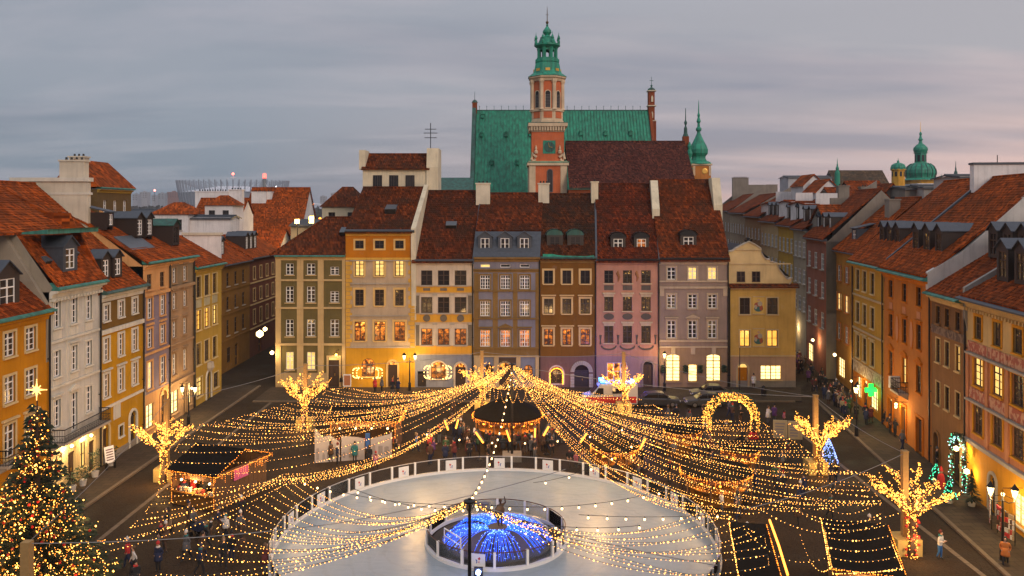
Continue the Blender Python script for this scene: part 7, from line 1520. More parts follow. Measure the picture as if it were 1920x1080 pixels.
# arch of lights
ar = thing('light_arch', 'round arch of dense warm lights and greenery on the right of the market', 'light arch', (20.7, 76.6, 0)); m = MB(); bl = MB(); q = random.Random(21); pts = []
for k in range(25): a = math.pi * (-.12 + 1.24 * k / 24); pts.append((2.3 * math.cos(a), 0, 1.05 + 2.3 * math.sin(a)))
m.tube([(pts[0][0], 0, 0)] + pts + [(pts[-1][0], 0, 0)], .12, 6); m.build('hoop', DARKM, ar); fo = MB()
for k in range(1500):
    a = math.pi * (-.14 + 1.28 * q.random()); rr = 2.3 + (q.random() - .5) * .8; p = (rr * math.cos(a), (q.random() - .5) * .8, max(.05, 1.05 + rr * math.sin(a))); bl.octa(p, .024 + .022 * q.random())
    if k % 3 == 0: fo.face([p, (p[0] + .25, p[1], p[2] + .1), (p[0] + .1, p[1] + .15, p[2] + .3)])
bl.build('fairy_bulbs', BULBT, ar, kind='stuff'); fo.build('greenery', plain('fir_green', (.015, .03, .012), .8), ar, kind='stuff'); lamp(ar, (0, -1, 2.6), 260, (1, .6, .25), .4)
m = MB(); m.ball((0, 0, .35), .38); m.box(-.4, .4, -.3, .3, 0, .3); tag(m.build('red_ornament', plain('ornament_red', (.5, .02, .02), .4), None, gp(1413, 822)), 'round red ornament at the right foot of the light arch', 'ornament')
bt_ = thing('blue_light_tree', 'small cone tree of blue-white lights beside the right street light tree', 'illuminated tree', gp(1554, 868)); m = MB(); f_ = MB(); q = random.Random(4)
for k in range(420): f = q.random(); a = q.random() * 6.28; r = .75 * (1 - f) ** .8; m.octa((r * math.cos(a), r * math.sin(a), .1 + 1.9 * f), .035)
m.build('bulbs', emit('blue_white_fairy', (.30, .42, 1), 2.2), bt_, kind='stuff'); f_.lathe([(.7, .05), (.45, .9), (.1, 1.9), (0, 2.0)], n=10); f_.build('cone', plain('fir_green', (.015, .03, .012), .8), bt_); lamp(bt_, (-.2, -1.0, 1.0), 25, (.3, .42, 1), .3)
for i, (px, py) in enumerate(((1463, 832), (1491, 834))):
    t = thing('info_board', 'beige illuminated notice board beside the right street light tree, %s of two' % ('left', 'right')[i], 'notice board', gp(px, py), R(-10)); m = MB(); m.box(-.6, .6, -.08, .08, .5, 2.1); m.build('panel', stucco((.50, .42, .26)), t); m = MB(); m.box(-.55, -.45, -.05, .05, 0, .5); m.box(.45, .55, -.05, .05, 0, .5); m.build('legs', DARKM, t); m = MB()
    for k in range(5): m.box(-.45, .2 + .05 * k, -.09, -.085, .75 + .25 * k, .88 + .25 * k)
    m.build('print', GB, t)

hz = NB('evening_haze'); hz.N.remove(hz.p); pv = hz.new('ShaderNodeVolumePrincipled'); pv.inputs['Color'].default_value = (.80, .86, .95, 1); pv.inputs['Density'].default_value = .00016; pv.inputs['Anisotropy'].default_value = .2
hz.L.new(pv.outputs[0], hz.N['Material Output'].inputs['Volume'])
m = MB(); m.box(-1400, 1400, -8, 2300, -11.5, 95); o = m.build('haze', hz.m); o['kind'] = 'stuff'
# ------------------------------------------------------------------ people
def skin_body(J, B, name='body'):
    """J: name -> (xyz, radius), B: bones (a,b,zone).  One continuous skinned mesh; zones become material slots."""
    names = list(J); idx = {n: i for i, n in enumerate(names)}
    me = bpy.data.meshes.new('skeleton'); me.from_pydata([J[n][0] for n in names], [(idx[a], idx[b]) for a, b, _ in B], [])
    ob = bpy.data.objects.new('skeleton', me); COL.objects.link(ob)
    sk = ob.modifiers.new('s', 'SKIN'); sk.use_smooth_shade = True
    for n in names:
        r = J[n][1]; r = r if isinstance(r, tuple) else (r, r); me.skin_vertices[0].data[idx[n]].radius = r
    me.skin_vertices[0].data[idx['pelvis']].use_root = True
    sb = ob.modifiers.new('d', 'SUBSURF'); sb.levels = 1
    dg = bpy.context.evaluated_depsgraph_get(); out = bpy.data.meshes.new_from_object(ob.evaluated_get(dg)); out.name = name
    bpy.data.objects.remove(ob); bpy.data.meshes.remove(me)
    segs = [(Vector(J[a][0]), Vector(J[b][0]), z) for a, b, z in B]
    zi = []
    for p in out.polygons:
        c = p.center; best = None
        for a, b, z in segs:
            d = b - a; t = max(0, min(1, (c - a).dot(d) / max(1e-9, d.dot(d)))); q = (c - a - d * t).length
            if best is None or q < best[0]: best = (q, z)
        zi.append(best[1])
    out.materials.clear()
    for k in range(4): out.materials.append(None)
    out.polygons.foreach_set('material_index', zi); out.polygons.foreach_set('use_smooth', [True] * len(zi)); return out
# zones: 0 coat, 1 trousers, 2 skin, 3 shoes
def pose(stride=.0, arms='down', lean=0.0, coat=.0, sit=False, bulk=1.0):
    s = stride; b = bulk; lx = .0
    J = dict(pelvis=((0, 0, .93), (.155 * b, .12 * b)), waist=((0, -.01 - lean * .3, 1.10), (.155 * b, .115 * b)), chest=((0, -.02 - lean * .7, 1.32), (.175 * b, .12 * b)), neckb=((0, -.02 - lean, 1.46), (.085, .08)), neck=((0, -.03 - lean, 1.52), .052), chin=((0, -.055 - lean, 1.57), .066), head=((0, -.045 - lean, 1.66), (.080, .093)), crown=((0, -.03 - lean, 1.735), (.060, .068)), nose=((0, -.145 - lean, 1.635), .014))
    B = [('pelvis', 'waist', 0), ('waist', 'chest', 0), ('chest', 'neckb', 0), ('neckb', 'neck', 2), ('neck', 'chin', 2), ('chin', 'head', 2), ('head', 'crown', 2), ('head', 'nose', 2)]
    for sg, n in ((1, 'l'), (-1, 'r')):
        st = s * sg
        if sit: hip, kn, an, to = (sg * .10, -.02, .90 - .42), (sg * .12, -.45, .50), (sg * .12, -.42, .08), (sg * .12, -.58, .04)
        else: hip, kn, an, to = (sg * .095, 0, .86), (sg * .10, -.28 * st - .03, .48), (sg * .10, -.42 * st + (.10 if st < 0 else 0), .09 + (.06 if st < 0 else 0)), (sg * .115, -.42 * st - .15 + (.10 if st < 0 else 0), .04)
        J['hip' + n] = (hip, .10 * b); J['knee' + n] = (kn, .070); J['ankle' + n] = (an, .052); J['toe' + n] = (to, .040)
        B += [('pelvis', 'hip' + n, 0 if coat else 1), ('hip' + n, 'knee' + n, 1), ('knee' + n, 'ankle' + n, 1), ('ankle' + n, 'toe' + n, 3)]
        sh = (sg * .185 * b, -.02 - lean * .8, 1.40)
        if arms == 'down': el, wr, hd = (sg * .245, .02 + .12 * st, 1.13), (sg * .25, -.06 + .22 * st, .90), (sg * .245, -.09 + .25 * st, .80)
        elif arms == 'pocket': el, wr, hd = (sg * .27, .06, 1.14), (sg * .20, -.10, .99), (sg * .17, -.12, .95)
        elif arms == 'fore': el, wr, hd = (sg * .24, -.05, 1.14), (sg * .12, -.30, 1.18), (sg * .07, -.36, 1.22)
        elif arms == 'push': el, wr, hd = (sg * .24, -.12, 1.16), (sg * .20, -.42, 1.06), (sg * .19, -.50, 1.05)
        elif arms == 'up': el, wr, hd = ((.36, -.05, 1.52), (.30, -.08, 1.80), (.27, -.09, 1.90)) if sg > 0 else ((-.30, -.16, 1.20), (-.16, -.36, 1.24), (-.10, -.40, 1.26))
        J['sh' + n] = (sh, .068 * b); J['el' + n] = (el, .054); J['wr' + n] = (wr, .040); J['hd' + n] = (hd, .034)
        f1 = Vector(hd) + (Vector(hd) - Vector(wr)).normalized() * .07; J['fi' + n] = (tuple(f1), .018); J['th' + n] = ((hd[0] - sg * .035, hd[1] - .02, hd[2] + .0), .014)
        B += [('chest', 'sh' + n, 0), ('sh' + n, 'el' + n, 0), ('el' + n, 'wr' + n, 0), ('wr' + n, 'hd' + n, 2), ('hd' + n, 'fi' + n, 2), ('hd' + n, 'th' + n, 2)]
    if sit:
        for k in list(J):
            if k[:3] in ('hip', 'kne', 'ank', 'toe'): continue
            p, r = J[k]; J[k] = ((p[0], p[1], p[2] - .42), r)
    return J, B
PM = [skin_body(*pose(.55, 'down', .04)), skin_body(*pose(-.5, 'pocket', .03, 1, False, 1.08)), skin_body(*pose(.0, 'pocket', 0, 1, False, 1.08)), skin_body(*pose(.05, 'fore', .05, 1)), skin_body(*pose(.4, 'push', .08)), skin_body(*pose(.0, 'fore', .06, 0, True))]
def lathe_mesh(name, prof, mt, n=12, c=(0, -.04), sx=.9):
    m = MB(); m.lathe(prof, c, n, 0, 0, True, sx); return m.mesh(name, mt, True)
HAIR = [lathe_mesh('hair', [(.096, 1.63), (.108, 1.68), (.098, 1.745), (.06, 1.80), (.01, 1.815)], None, c=(0, -.022)), lathe_mesh('hair', [(.10, 1.50), (.115, 1.58), (.116, 1.67), (.10, 1.745), (.06, 1.80), (.01, 1.815)], None, c=(0, .0))]
HAT = lathe_mesh('hat', [(.106, 1.67), (.112, 1.69), (.107, 1.72), (.112, 1.74), (.085, 1.815), (.03, 1.845), (.035, 1.87), (.0, 1.89)], None)
SKIRT = None
mm = MB(); mm.lathe([(.20, 1.14), (.215, .95), (.235, .78), (.245, .66), (.235, .66), (.2, .9)], (0, -.01), 12, 0, 0, True, 1.0); COATM = mm.mesh('coat_skirt', None, True)
mm = MB(); mm.lathe([(.10, 1.44), (.125, 1.47), (.115, 1.53), (.085, 1.545)], (0, -.03), 10); SCARF = mm.mesh('scarf', None, True)
mm = MB(); mm.box(-.16, .16, .10, .27, 1.08, 1.44); mm.box(-.12, .12, .27, .33, 1.10, 1.28); mm.box(-.13, -.09, -.16, .10, 1.40, 1.43); mm.box(.09, .13, -.16, .10, 1.40, 1.43); PACK = mm.mesh('backpack', None)
SKIN = plain('skin_tone', (.42, .24, .16), .6); SHOE = plain('shoe_black', (.015, .013, .012), .5)
CC = dict(black=(.012, .012, .014), navy=(.012, .018, .05), brown=(.07, .035, .018), grey=(.09, .09, .095), red=(.42, .025, .025), blue=(.03, .12, .32), teal=(.015, .13, .14), pink=(.45, .15, .22), white=(.55, .53, .50), green=(.03, .08, .035), beige=(.34, .25, .15), purple=(.11, .04, .15), orange=(.50, .16, .03), maroon=(.10, .02, .02))
def cloth(n): return plain(n + '_cloth', CC[n], .9, 0, .15)
def setm(o, k, m):
    o.material_slots[k].link = 'OBJECT'; o.material_slots[k].material = m
NP = 0
def person(x, y, rz, coat, label, group=None, pz=None, trous=None, hat=None, sc=1.0, z=0.0, extra=None):
    global NP; NP += 1; q = random.Random(NP * 13 + 5); k = pz if pz is not None else q.choice((0, 1, 1, 2, 2, 3)); t = thing('person', label, 'person', (x, y, z), rz, group); t.scale = (sc, sc, sc * (.96 + .08 * q.random()))
    o = put('body', PM[k], t); ms = [cloth(coat), cloth(trous or q.choice(('black', 'navy', 'grey', 'brown', 'black'))), SKIN, SHOE]
    for i in range(4): setm(o, i, ms[i])
    dz = -.42 if k == 5 else 0
    hd = q.random()
    if hat or (hat is None and hd < .5):
        h = put('hat', HAT, t, (0, 0, dz)); h.data.materials or h.data.materials.append(None); setm(h, 0, cloth(hat or q.choice(('black', 'grey', 'maroon', 'navy', 'white', 'red'))))
    else:
        h = put('hair', HAIR[q.random() < .5], t, (0, 0, dz)); h.data.materials or h.data.materials.append(None); setm(h, 0, plain('hair_' + str(int(hd * 8) % 3), ((.02, .012, .008), (.09, .05, .022), (.20, .13, .06))[int(hd * 8) % 3], .7))
    if k in (1, 2, 3) and q.random() < .6:
        h = put('coat_skirt', COATM, t); h.data.materials or h.data.materials.append(None); setm(h, 0, cloth(coat))
    if q.random() < .4:
        h = put('scarf', SCARF, t, (0, 0, dz)); h.data.materials or h.data.materials.append(None); setm(h, 0, cloth(q.choice(('red', 'grey', 'white', 'maroon', 'teal'))))
    if extra == 'pack': h = put('backpack', PACK, t); h.data.materials or h.data.materials.append(None); setm(h, 0, cloth('black'))
    return t
def pp(px, py): g = gp(px, py); return g.x, g.y
NAMED = [(1268, 792, 'black', 'person in black walking alone on the dark roadway left of the light arch', 2.5, 1, 1.0), (1292, 800, 'grey', 'person in grey a step behind the lone walker left of the light arch', 2.2, 0, 1.0),
 (703, 738, 'red', 'person in a red jacket outside the yellow ground floor of the orange-topped house', 1.0, 2, 1.0), (716, 736, 'grey', 'person in grey beside the red jacket outside the yellow ground floor', -1, 2, 1.0), (736, 742, 'black', 'person in black with an orange hat outside the doorway of the orange-topped house', .3, 2, 1.0), (746, 741, 'navy', 'person in navy right of the orange hat outside the orange-topped house', 2.6, 3, 1.0), (640, 728, 'black', 'person in black at the right edge of the olive house', 3, 2, 1.0),
 (1413, 731, 'white', 'person in a white coat by the wall between the orange doorway and the shop window', 0, 2, 1.0), (665, 868, 'teal', 'person in a teal jacket in front of the printed white banner', 3.1, 2, 1.0), (632, 872, 'navy', 'person in navy at the left of the printed banner', 2, 2, 1.0), (620, 866, 'brown', 'person in brown with a pale hat left of the printed banner', 1, 3, 1.0), (704, 880, 'pink', 'child in a pink jacket in front of the printed banner', 2.7, 1, .8), (692, 876, 'black', 'person in black right of the teal jacket at the banner', 3, 2, 1.0), (741, 862, 'black', 'person in black at the right end of the banner', 2, 3, 1.0),
 (780, 848, 'blue', 'person in a bright blue jacket between the banner and the rink fence', 1.4, 0, 1.0), (812, 856, 'purple', 'person in purple near the rink fence left of the round bar', 2, 3, .9), (835, 870, 'navy', 'person in navy at the rink fence left of the gate', 3, 2, 1.0), (852, 862, 'maroon', 'person in maroon with a white hat behind the rink fence', -2, 3, 1.0), (805, 846, 'red', 'person in red behind the purple coat near the banner', .5, 2, 1.0),
 (316, 990, 'black', 'person in black seated on a bench among the lower left strings', -1.2, 5, 1.0), (352, 992, 'brown', 'person in brown beside the seated figure at the lower left', 2, 3, 1.0), (360, 1003, 'grey', 'person in grey bending beside the pram at the lower left', 1.2, 4, 1.0), (395, 1010, 'black', 'child in black with a lime green hat pushed along in the left of the market', 1.7, 2, .75), (412, 1003, 'navy', 'person in navy next to the lime green hat', -1.5, 4, 1.0), (424, 1008, 'white', 'person in a pale jacket right of the lime green hat', -1.2, 3, .95),
 (434, 1052, 'black', 'left one of a couple seen from behind beside the rink at lower left', 3.1, 2, 1.02), (452, 1056, 'brown', 'right one of a couple seen from behind beside the rink at lower left', 3.1, 2, 1.0), (497, 1078, 'maroon', 'person in maroon close to the rink at the bottom left edge', 2.5, 3, 1.0), (240, 1066, 'red', 'person in a bright red coat hurrying past the Christmas tree', -1.4, 1, 1.05), (252, 1078, 'white', 'person in white just below the red coat by the Christmas tree', -1, 0, .95), (310, 1033, 'brown', 'blurred walker in brown on the dark paving at the lower left', 1, 1, 1.0), (375, 1078, 'navy', 'person in navy at the bottom edge left of the rink', 2, 1, 1.0),
 (453, 982, 'black', 'tall person in black below the left heater lamp', -2.2, 2, 1.05), (362, 935, 'red', 'person in a red jacket at the counter of the left hut', 3, 3, 1.0), (383, 940, 'black', 'person in black at the counter of the left hut', 2.8, 2, 1.0), (403, 944, 'brown', 'person in brown right of the black coat at the left hut', 3, 2, 1.0), (420, 935, 'grey', 'person in grey at the right corner of the left hut', 2.4, 0, 1.0), (345, 942, 'navy', 'person in navy left of the red jacket at the left hut', 3, 0, 1.0),
 (1762, 1048, 'white', 'blond person in a white jacket and blue jeans beside the concrete block at right', .6, 3, 1.0), (1756, 884, 'black', 'person in black standing in the arched doorway of the brown house', 1, 2, 1.0), (1885, 1062, 'orange', 'person in an orange jacket at the bottom right edge', -.6, 1, 1.0), (1660, 800, 'black', 'person in black passing the downpipe between the yellow and burnt orange houses', 1.2, 1, 1.0), (1692, 848, 'grey', 'person in grey with a pale hat outside the burnt orange house', 2, 0, 1.0), (1668, 815, 'brown', 'person in brown with a bag outside the burnt orange house', 1, 2, 1.0), (1678, 822, 'black', 'person in black beside the brown coat outside the burnt orange house', 2, 3, 1.0), (1624, 800, 'navy', 'person in navy below the green pharmacy cross', 2, 2, 1.0), (1633, 796, 'maroon', 'person in maroon at the pharmacy door', 3, 3, 1.0),
 (1068, 880, 'black', 'person in black leaning at the rink fence right of the round bar', -.4, 2, 1.0), (1080, 878, 'pink', 'child in pink beside the black coat at the rink fence', -.4, 3, .75), (1095, 886, 'navy', 'person in navy under the right canopy at the rink fence', 1, 2, 1.0), (1181, 893, 'beige', 'person in a beige coat under the ring bar', 2, 3, 1.0), (1197, 897, 'brown', 'person in brown right of the beige coat', 1, 2, 1.0), (1254, 905, 'black', 'tall person in black under the right canopy strings', 2, 2, 1.05), (1353, 966, 'white', 'person in a pale hooded coat at the right end of the rink fence', 1.6, 2, 1.0), (1380, 985, 'black', 'person in black right of the pale hooded coat', 1.2, 2, 1.0), (1400, 1035, 'brown', 'person in brown beside the bottom right hut', 2, 3, 1.0), (1425, 1062, 'black', 'person in black at the bottom right hut counter', 2.4, 3, 1.0), (1343, 931, 'red', 'person in red below the front ring bar', 1.1, 2, 1.0), (1320, 925, 'black', 'person in black left of the red coat at the front ring bar', 1.1, 2, 1.0), (1373, 790, 'brown', 'person in brown standing inside the light arch', 2, 2, 1.0), (1388, 795, 'black', 'person in black posing inside the light arch', .2, 3, 1.0), (1385, 935, 'grey', 'person in grey between the front ring bar and the rink', 1, 1, 1.0), (1566, 905, 'black', 'person in black beside the blue light tree', 2, 2, 1.0), (1500, 950, 'navy', 'person in navy crossing behind the lower right hut', 2, 1, 1.0), (1470, 800, 'pink', 'person in pink near the notice boards', 1, 2, .9), (1440, 795, 'white', 'person in white in the group behind the light arch', 2, 3, 1.0), (1452, 792, 'purple', 'person in purple in the group behind the light arch', 2.4, 2, 1.0)]
for px, py, c, lb, rz, pz, sc in NAMED:
    x, y = pp(px, py); person(x, y, rz, c, lb, None, pz, hat={736: 'orange', 395: 'green'}.get(px), sc=sc, trous='blue' if px == 1762 else None, z=.13 if (py < 745 or x > 33) else 0, extra='pack' if px in (434, 1668) else None)
bench = thing('bench', 'plain wooden bench under the seated figure at the lower left', 'bench', (pp(316, 990)[0], pp(316, 990)[1] + .05, 0), -1.2); m = MB()
for k in range(3): m.box(-.9, .9, -.14 + .12 * k, -.04 + .12 * k, .40, .44)
m.build('seat', WOODD, bench)
for s in (-.7, .7): m = MB(); m.box(s - .04, s + .04, -.14, .2, 0, .40); m.build('leg', DARKM, bench)
pr_ = thing('pram', 'dark pram among the group at the lower left of the market', 'pram', (*pp(372, 1006), 0), 1.0); m = MB(); m.prism([(-.4, .45), (.4, .45), (.5, .75), (-.1, .8), (-.25, 1.05), (-.5, .95)], 'x', -.25, .25); m.build('seat', cloth('navy'), pr_)
for x in (-.28, .28):
    for y in (-.35, .35): m = MB(); m.M = Matrix.Translation((x, y, .17)) @ Matrix.Rotation(R(90), 4, 'Y'); m.lathe([(.17, -.02), (.17, .02)], n=12); m.build('wheel', DARKM, pr_)
m = MB(); m.tube([(-.25, -.35, .17), (-.2, .1, .6), (-.22, .55, 1.05), (.22, .55, 1.05), (.2, .1, .6), (.25, -.35, .17)], .02, 5); m.build('handle', DARKM, pr_)
DK = ('black', 'black', 'navy', 'brown', 'grey', 'black', 'maroon', 'brown', 'navy', 'green')
q = random.Random(77)
spots = []
for k in range(34):
    a = math.pi * (1.0 + 1.05 * k / 33 - .03); rr = 4.0 + 1.3 * q.random(); spots.append((-.4 + rr * math.cos(a), 74.2 + rr * math.sin(a), a - math.pi / 2 + (q.random() - .5)))
for k, (x, y, a) in enumerate(spots): c = q.choice(DK); person(x, y, a, c, '%s customer from the left at the large round bar, wearing %s' % (ORD[k], c), 'customers of the large round bar')
spots = []
for k in range(18):
    a = 6.28 * q.random(); b_ = q.choice(((8.2, 64.6, 2.7), (14.8, 58.8, 3.4), (18.2, 64.6, 2.3), (14.6, 69.5, 2.4))); spots.append((b_[0] + b_[2] * math.cos(a), b_[1] + b_[2] * math.sin(a), a - math.pi / 2))
for k, (x, y, a) in enumerate(sorted(spots)): c = q.choice(DK); person(x, y, a, c, '%s customer from the left around the small orange-lit bars, wearing %s' % (ORD[k], c), 'customers of the small round bars')
for k in range(110):
    y = 80 + 66 * q.random() ** 1.3; xr = XR(y); xl = min(34.0 + .10 * (y - 88), xr - 3.2); x = xl + (xr - 1.0 - xl) * q.random()
    c = q.choice(DK + ('red', 'beige', 'purple')); person(x, y, q.choice((0, 3.1)) + (q.random() - .5), c, 'passer-by in %s in the dense crowd filling the right-hand street' % c, 'crowd in the right-hand street')
spots = []
for k in range(66):
    while True:
        x, y = -22 + 46 * q.random(), 42 + 40 * q.random()
        if math.hypot(x + 1, y - 51) > 15.2 and math.hypot(x + .4, y - 74.2) > 4.2 and not (-24.8 < x < -9 and 57 < y < 74) and not (9 < x < 22 and 39 < y < 48): break
    spots.append((x, y))
for k, (x, y) in enumerate(sorted(spots)): c = q.choice(DK); person(x, y, 6.28 * q.random(), c, '%s stroller from the left under the light canopy, dressed in %s' % (ORD[k], c), 'visitors under the light canopy')
# bronze figure on the fountain (plain generic figure)
PMB = skin_body(*pose(.0, 'up', .02)); BRZ = plain('bronze', (.07, .038, .018), .45, .6)
fg = thing('bronze_figure', 'dark bronze figure with a raised arm standing on the fountain pedestal', 'statue', (-.75, 51.1, 1.04), R(20)); fg.scale = (.95, .95, .95); o = put('body', PMB, fg)
for i in range(4): setm(o, i, BRZ)
m = MB(); m.M = Matrix.Translation((-.18, -.48, 1.2)) @ Matrix.Rotation(R(75), 4, 'X'); m.lathe([(0, .06), (.3, .02), (.34, -.02)], n=14, cap=False); m.build('round_disc', BRZ, fg); m = MB(); m.lathe([(.10, 1.63), (.115, 1.68), (.10, 1.75), (.05, 1.81), (0, 1.82)], (0, -.03), 10); m.build('hair', BRZ, fg)
# ------------------------------------------------------------------ vehicles
PAINT = {}
def carpaint(n, c):
    if n not in PAINT:
        b = NB(n); b.p.inputs['Coat Weight'].default_value = .2; b.p.inputs['Coat Roughness'].default_value = .06; PAINT[n] = b.fin(b.mix(b.noise(3, 4), mul(c, .9), mul(c, 1.1)), .5, .0)
    return PAINT[n]
CARG = glass_dark('car_glass', (.008, .009, .011)); TYRE = plain('tyre_rubber', (.012, .012, .012), .85); RIM = plain('wheel_rim', (.28, .28, .29), .35, .8)
def loft(m, secs, mi=0):
    """secs: list of (x, [(y,z)...]) closed rings"""
    rings = [[m.pt((x, y, z)) for y, z in rg] for x, rg in secs]; n = len(rings[0])
    for k in range(len(rings) - 1):
        for j in range(n): m.f.append([rings[k][j], rings[k][(j + 1) % n], rings[k + 1][(j + 1) % n], rings[k + 1][j]]); m.mi.append(mi)
    m.f.append(rings[0][::-1]); m.f.append(rings[-1]); m.mi += [mi, mi]
def sec(w, z0, z1, r=.12): return [(-w + .05, z0), (w - .05, z0), (w, z0 + r), (w, z1 - r), (w - r * .8, z1), (-w + r * .8, z1), (-w, z1 - r), (-w, z0 + r)]
def wheels(t, xs, w, r):
    for x in xs:
        for s in (-1, 1):
            m = MB(); m.M = Matrix.Translation((x, s * w, r)) @ Matrix.Rotation(R(90), 4, 'X'); m.lathe([(r * .62, -.10), (r * .95, -.10), (r, -.05), (r, .05), (r * .95, .10), (r * .62, .10)], n=18, cap=False); wl = m.build('wheel', TYRE, t, smooth=True)
            m = MB(); m.M = Matrix.Translation((x, s * w, r)) @ Matrix.Rotation(R(90), 4, 'X'); m.lathe([(r * .62, -.09), (r * .3, -.07), (r * .3, .07), (r * .62, .09)], n=10); m.build('rim', RIM, wl)
def car(x, y, rz, label, paint, L_=4.3, lights=False):
    t = thing('parked_car', label, 'car', (x, y, 0), rz); h = L_ / 2; m = MB()
    loft(m, [(-h, sec(.70, .38, .72)), (-h + .12, sec(.80, .28, .80)), (-h + .9, sec(.86, .22, .90)), (-.4, sec(.87, .20, .95)), (h - 1.0, sec(.87, .20, .98)), (h - .15, sec(.82, .26, .95)), (h, sec(.74, .34, .85))]); m.build('body', paint, t, smooth=False)
    m = MB(); loft(m, [(-h + 1.05, sec(.74, .90, .94, .02)), (-h + 1.75, sec(.66, .92, 1.40, .10)), (.2, sec(.66, .92, 1.46, .12)), (h - 1.1, sec(.64, .92, 1.42, .10)), (h - .35, sec(.70, .90, .99, .03))]); m.build('cabin_glass', CARG, t)
    m = MB(); loft(m, [(-h + 1.70, sec(.62, 1.39, 1.43, .015)), (.2, sec(.63, 1.45, 1.50, .02)), (h - 1.0, sec(.60, 1.40, 1.45, .015))]); m.build('roof', paint, t)
    m = MB()
    for s in (-1, 1):
        for x0, x1 in ((-h + 1.1, -h + 1.75), (h - .4, h - 1.1)): m.tube([(x0, s * .72, .93), (x1, s * .655, 1.41)], .035, 5)
        m.tube([(.1, s * .72, .93), (.1, s * .665, 1.44)], .035, 5)
    m.build('pillars', paint, t)
    for s in (-1, 1):
        m = MB(); m.box(-h - .01, -h + .14, s * .62 - .14, s * .62 + .14, .58, .72); m.build('headlight', plain('lamp_clear', (.55, .55, .55), .15), t); m = MB(); m.box(h - .12, h + .01, s * .62 - .14, s * .62 + .14, .68, .86); m.build('taillight', plain('lamp_red', (.35, .01, .01), .2), t); m = MB(); m.box(-h + 1.25, -h + 1.42, s * .86, s * 1.0, .93, 1.05); m.build('mirror', paint, t)
    m = MB(); m.box(-h - .02, -h + .1, -.25, .25, .42, .52); m.build('number_plate', WHITE, t); wheels(t, (-h + .85, h - .8), .78, .31)
    return t
car(15.6, 86.6, R(180), 'dark saloon parked just right of the ambulance', carpaint('paint_black', (.018, .018, .022)), 4.5); car(20.6, 86.4, 0, 'dark estate car parked in front of the glowing shop windows', carpaint('paint_grey', (.04, .042, .045)), 4.3); car(22.0, 90.2, 0, 'grey car on the pavement behind the dark estate car', carpaint('paint_bronze', (.06, .05, .035)), 4.2)
amb = thing('ambulance', 'white and red ambulance van with flashing blue beacons on its roof', 'ambulance', (10.4, 86.8, 0), R(2)); AW = carpaint('paint_white', (.45, .45, .44)); AR_ = carpaint('paint_red', (.50, .02, .02)); m = MB()
loft(m, [(-2.9, sec(.78, .42, .95)), (-2.75, sec(.92, .34, 1.15)), (-2.1, sec(.97, .30, 1.30)), (-1.35, sec(.98, .28, 2.05)), (-1.0, sec(.98, .28, 2.45)), (2.8, sec(.98, .28, 2.50)), (2.9, sec(.95, .34, 2.4))]); m.build('body', AW, amb)
m = MB()
for s in (-1, 1): m.box(-2.6, 2.75, s * .985 - .008, s * .985 + .008, .45, 1.12); 
m.build('red_stripe', AR_, amb); m = MB(); m.face([(-1.98, -.82, 1.42), (-1.98, .82, 1.42), (-1.28, .80, 2.18), (-1.28, -.80, 2.18)]); m.build('windscreen', CARG, amb)
for s in (-1, 1):
    m = MB(); m.prism([(-1.8, 1.35), (-.75, 1.35), (-.75, 2.05), (-1.3, 2.05)], 'y', s * .99 - .01, s * .99 + .01); m.build('side_window', CARG, amb); m = MB(); m.box(.2, 1.3, s * .99 - .01, s * .99 + .01, 1.45, 2.0); m.build('side_window', CARG, amb)
    m = MB(); m.box(-2.95, -2.8, s * .62 - .16, s * .62 + .16, .78, 1.0); m.build('headlight', plain('lamp_clear', (.55, .55, .55), .15), amb)
m = MB(); m.box(-1.0, -.5, -.75, .75, 2.47, 2.55); m.build('roof_bar', DARKM, amb)
for y in (-.5, .5): m = MB(); m.box(-1.0, -.55, y - .28, y + .28, 2.56, 2.78); m.build('beacon', emit('blue_beacon', (.03, .30, 1), 14), amb)
m = MB(); m.box(2.4, 2.6, -.5, .5, 2.52, 2.68); m.build('beacon', emit('blue_beacon', (.03, .30, 1), 14), amb); wheels(amb, (-1.95, 1.8), .88, .36)
lamp(amb, (-.8, .2, 3.1), 560, (.10, .12, 1), .2); lamp(amb, (2.5, .0, 3.0), 380, (.16, .12, 1), .2)
# ------------------------------------------------------------------ small street things
def fir(x, y, h, label, lights=None, z=.13):
    t = thing('potted_fir', label, 'fir tree', (x, y, z)); m = MB(); m.lathe([(.22, 0), (.28, .35), (.24, .35)], n=10); m.build('pot', plain('pot_white', (.45, .43, .40), .7), t); m = MB(); m.lathe([(.04, .3), (.02, h)], n=6); m.build('trunk', BARK, t); m = MB(); q = random.Random(int(x * 31)); b = MB()
    for k in range(240):
        f = q.random(); r = (1 - f) * h * .30 + .05; a = q.random() * 6.28; p = Vector((0, 0, .45 + f * (h - .5))); d = Vector((math.cos(a) * r, math.sin(a) * r, -.12)); s = Vector((-math.sin(a), math.cos(a), 0)) * .07; m.face([p, p + d * .6 + s, p + d, p + d * .6 - s])
        if lights and k % 5 == 0: b.octa(p + d * .95, .045)
    m.build('foliage', plain('fir_green', (.015, .03, .012), .8), t, kind='stuff')
    if lights: b.build('fairy_bulbs', lights, t, kind='stuff')
GF = emit('green_fairy', (.06, .9, .45), 2.2); WF = emit('cool_fairy', (.55, .85, .9), 2.4)
def rr_(Y, off): return XR(Y) - off
fir(rr_(59.0, 2.4), 57.6, 1.7, 'small fir with green lights in front of the garlanded doorway', GF, .13); fir(rr_(61.6, 1.5), 61.8, 1.6, 'small fir with green lights left of the garlanded doorway', GF, .13); fir(rr_(57, .9), 57.0, 2.6, 'tall dark potted fir right of the garlanded doorway', None, .13)
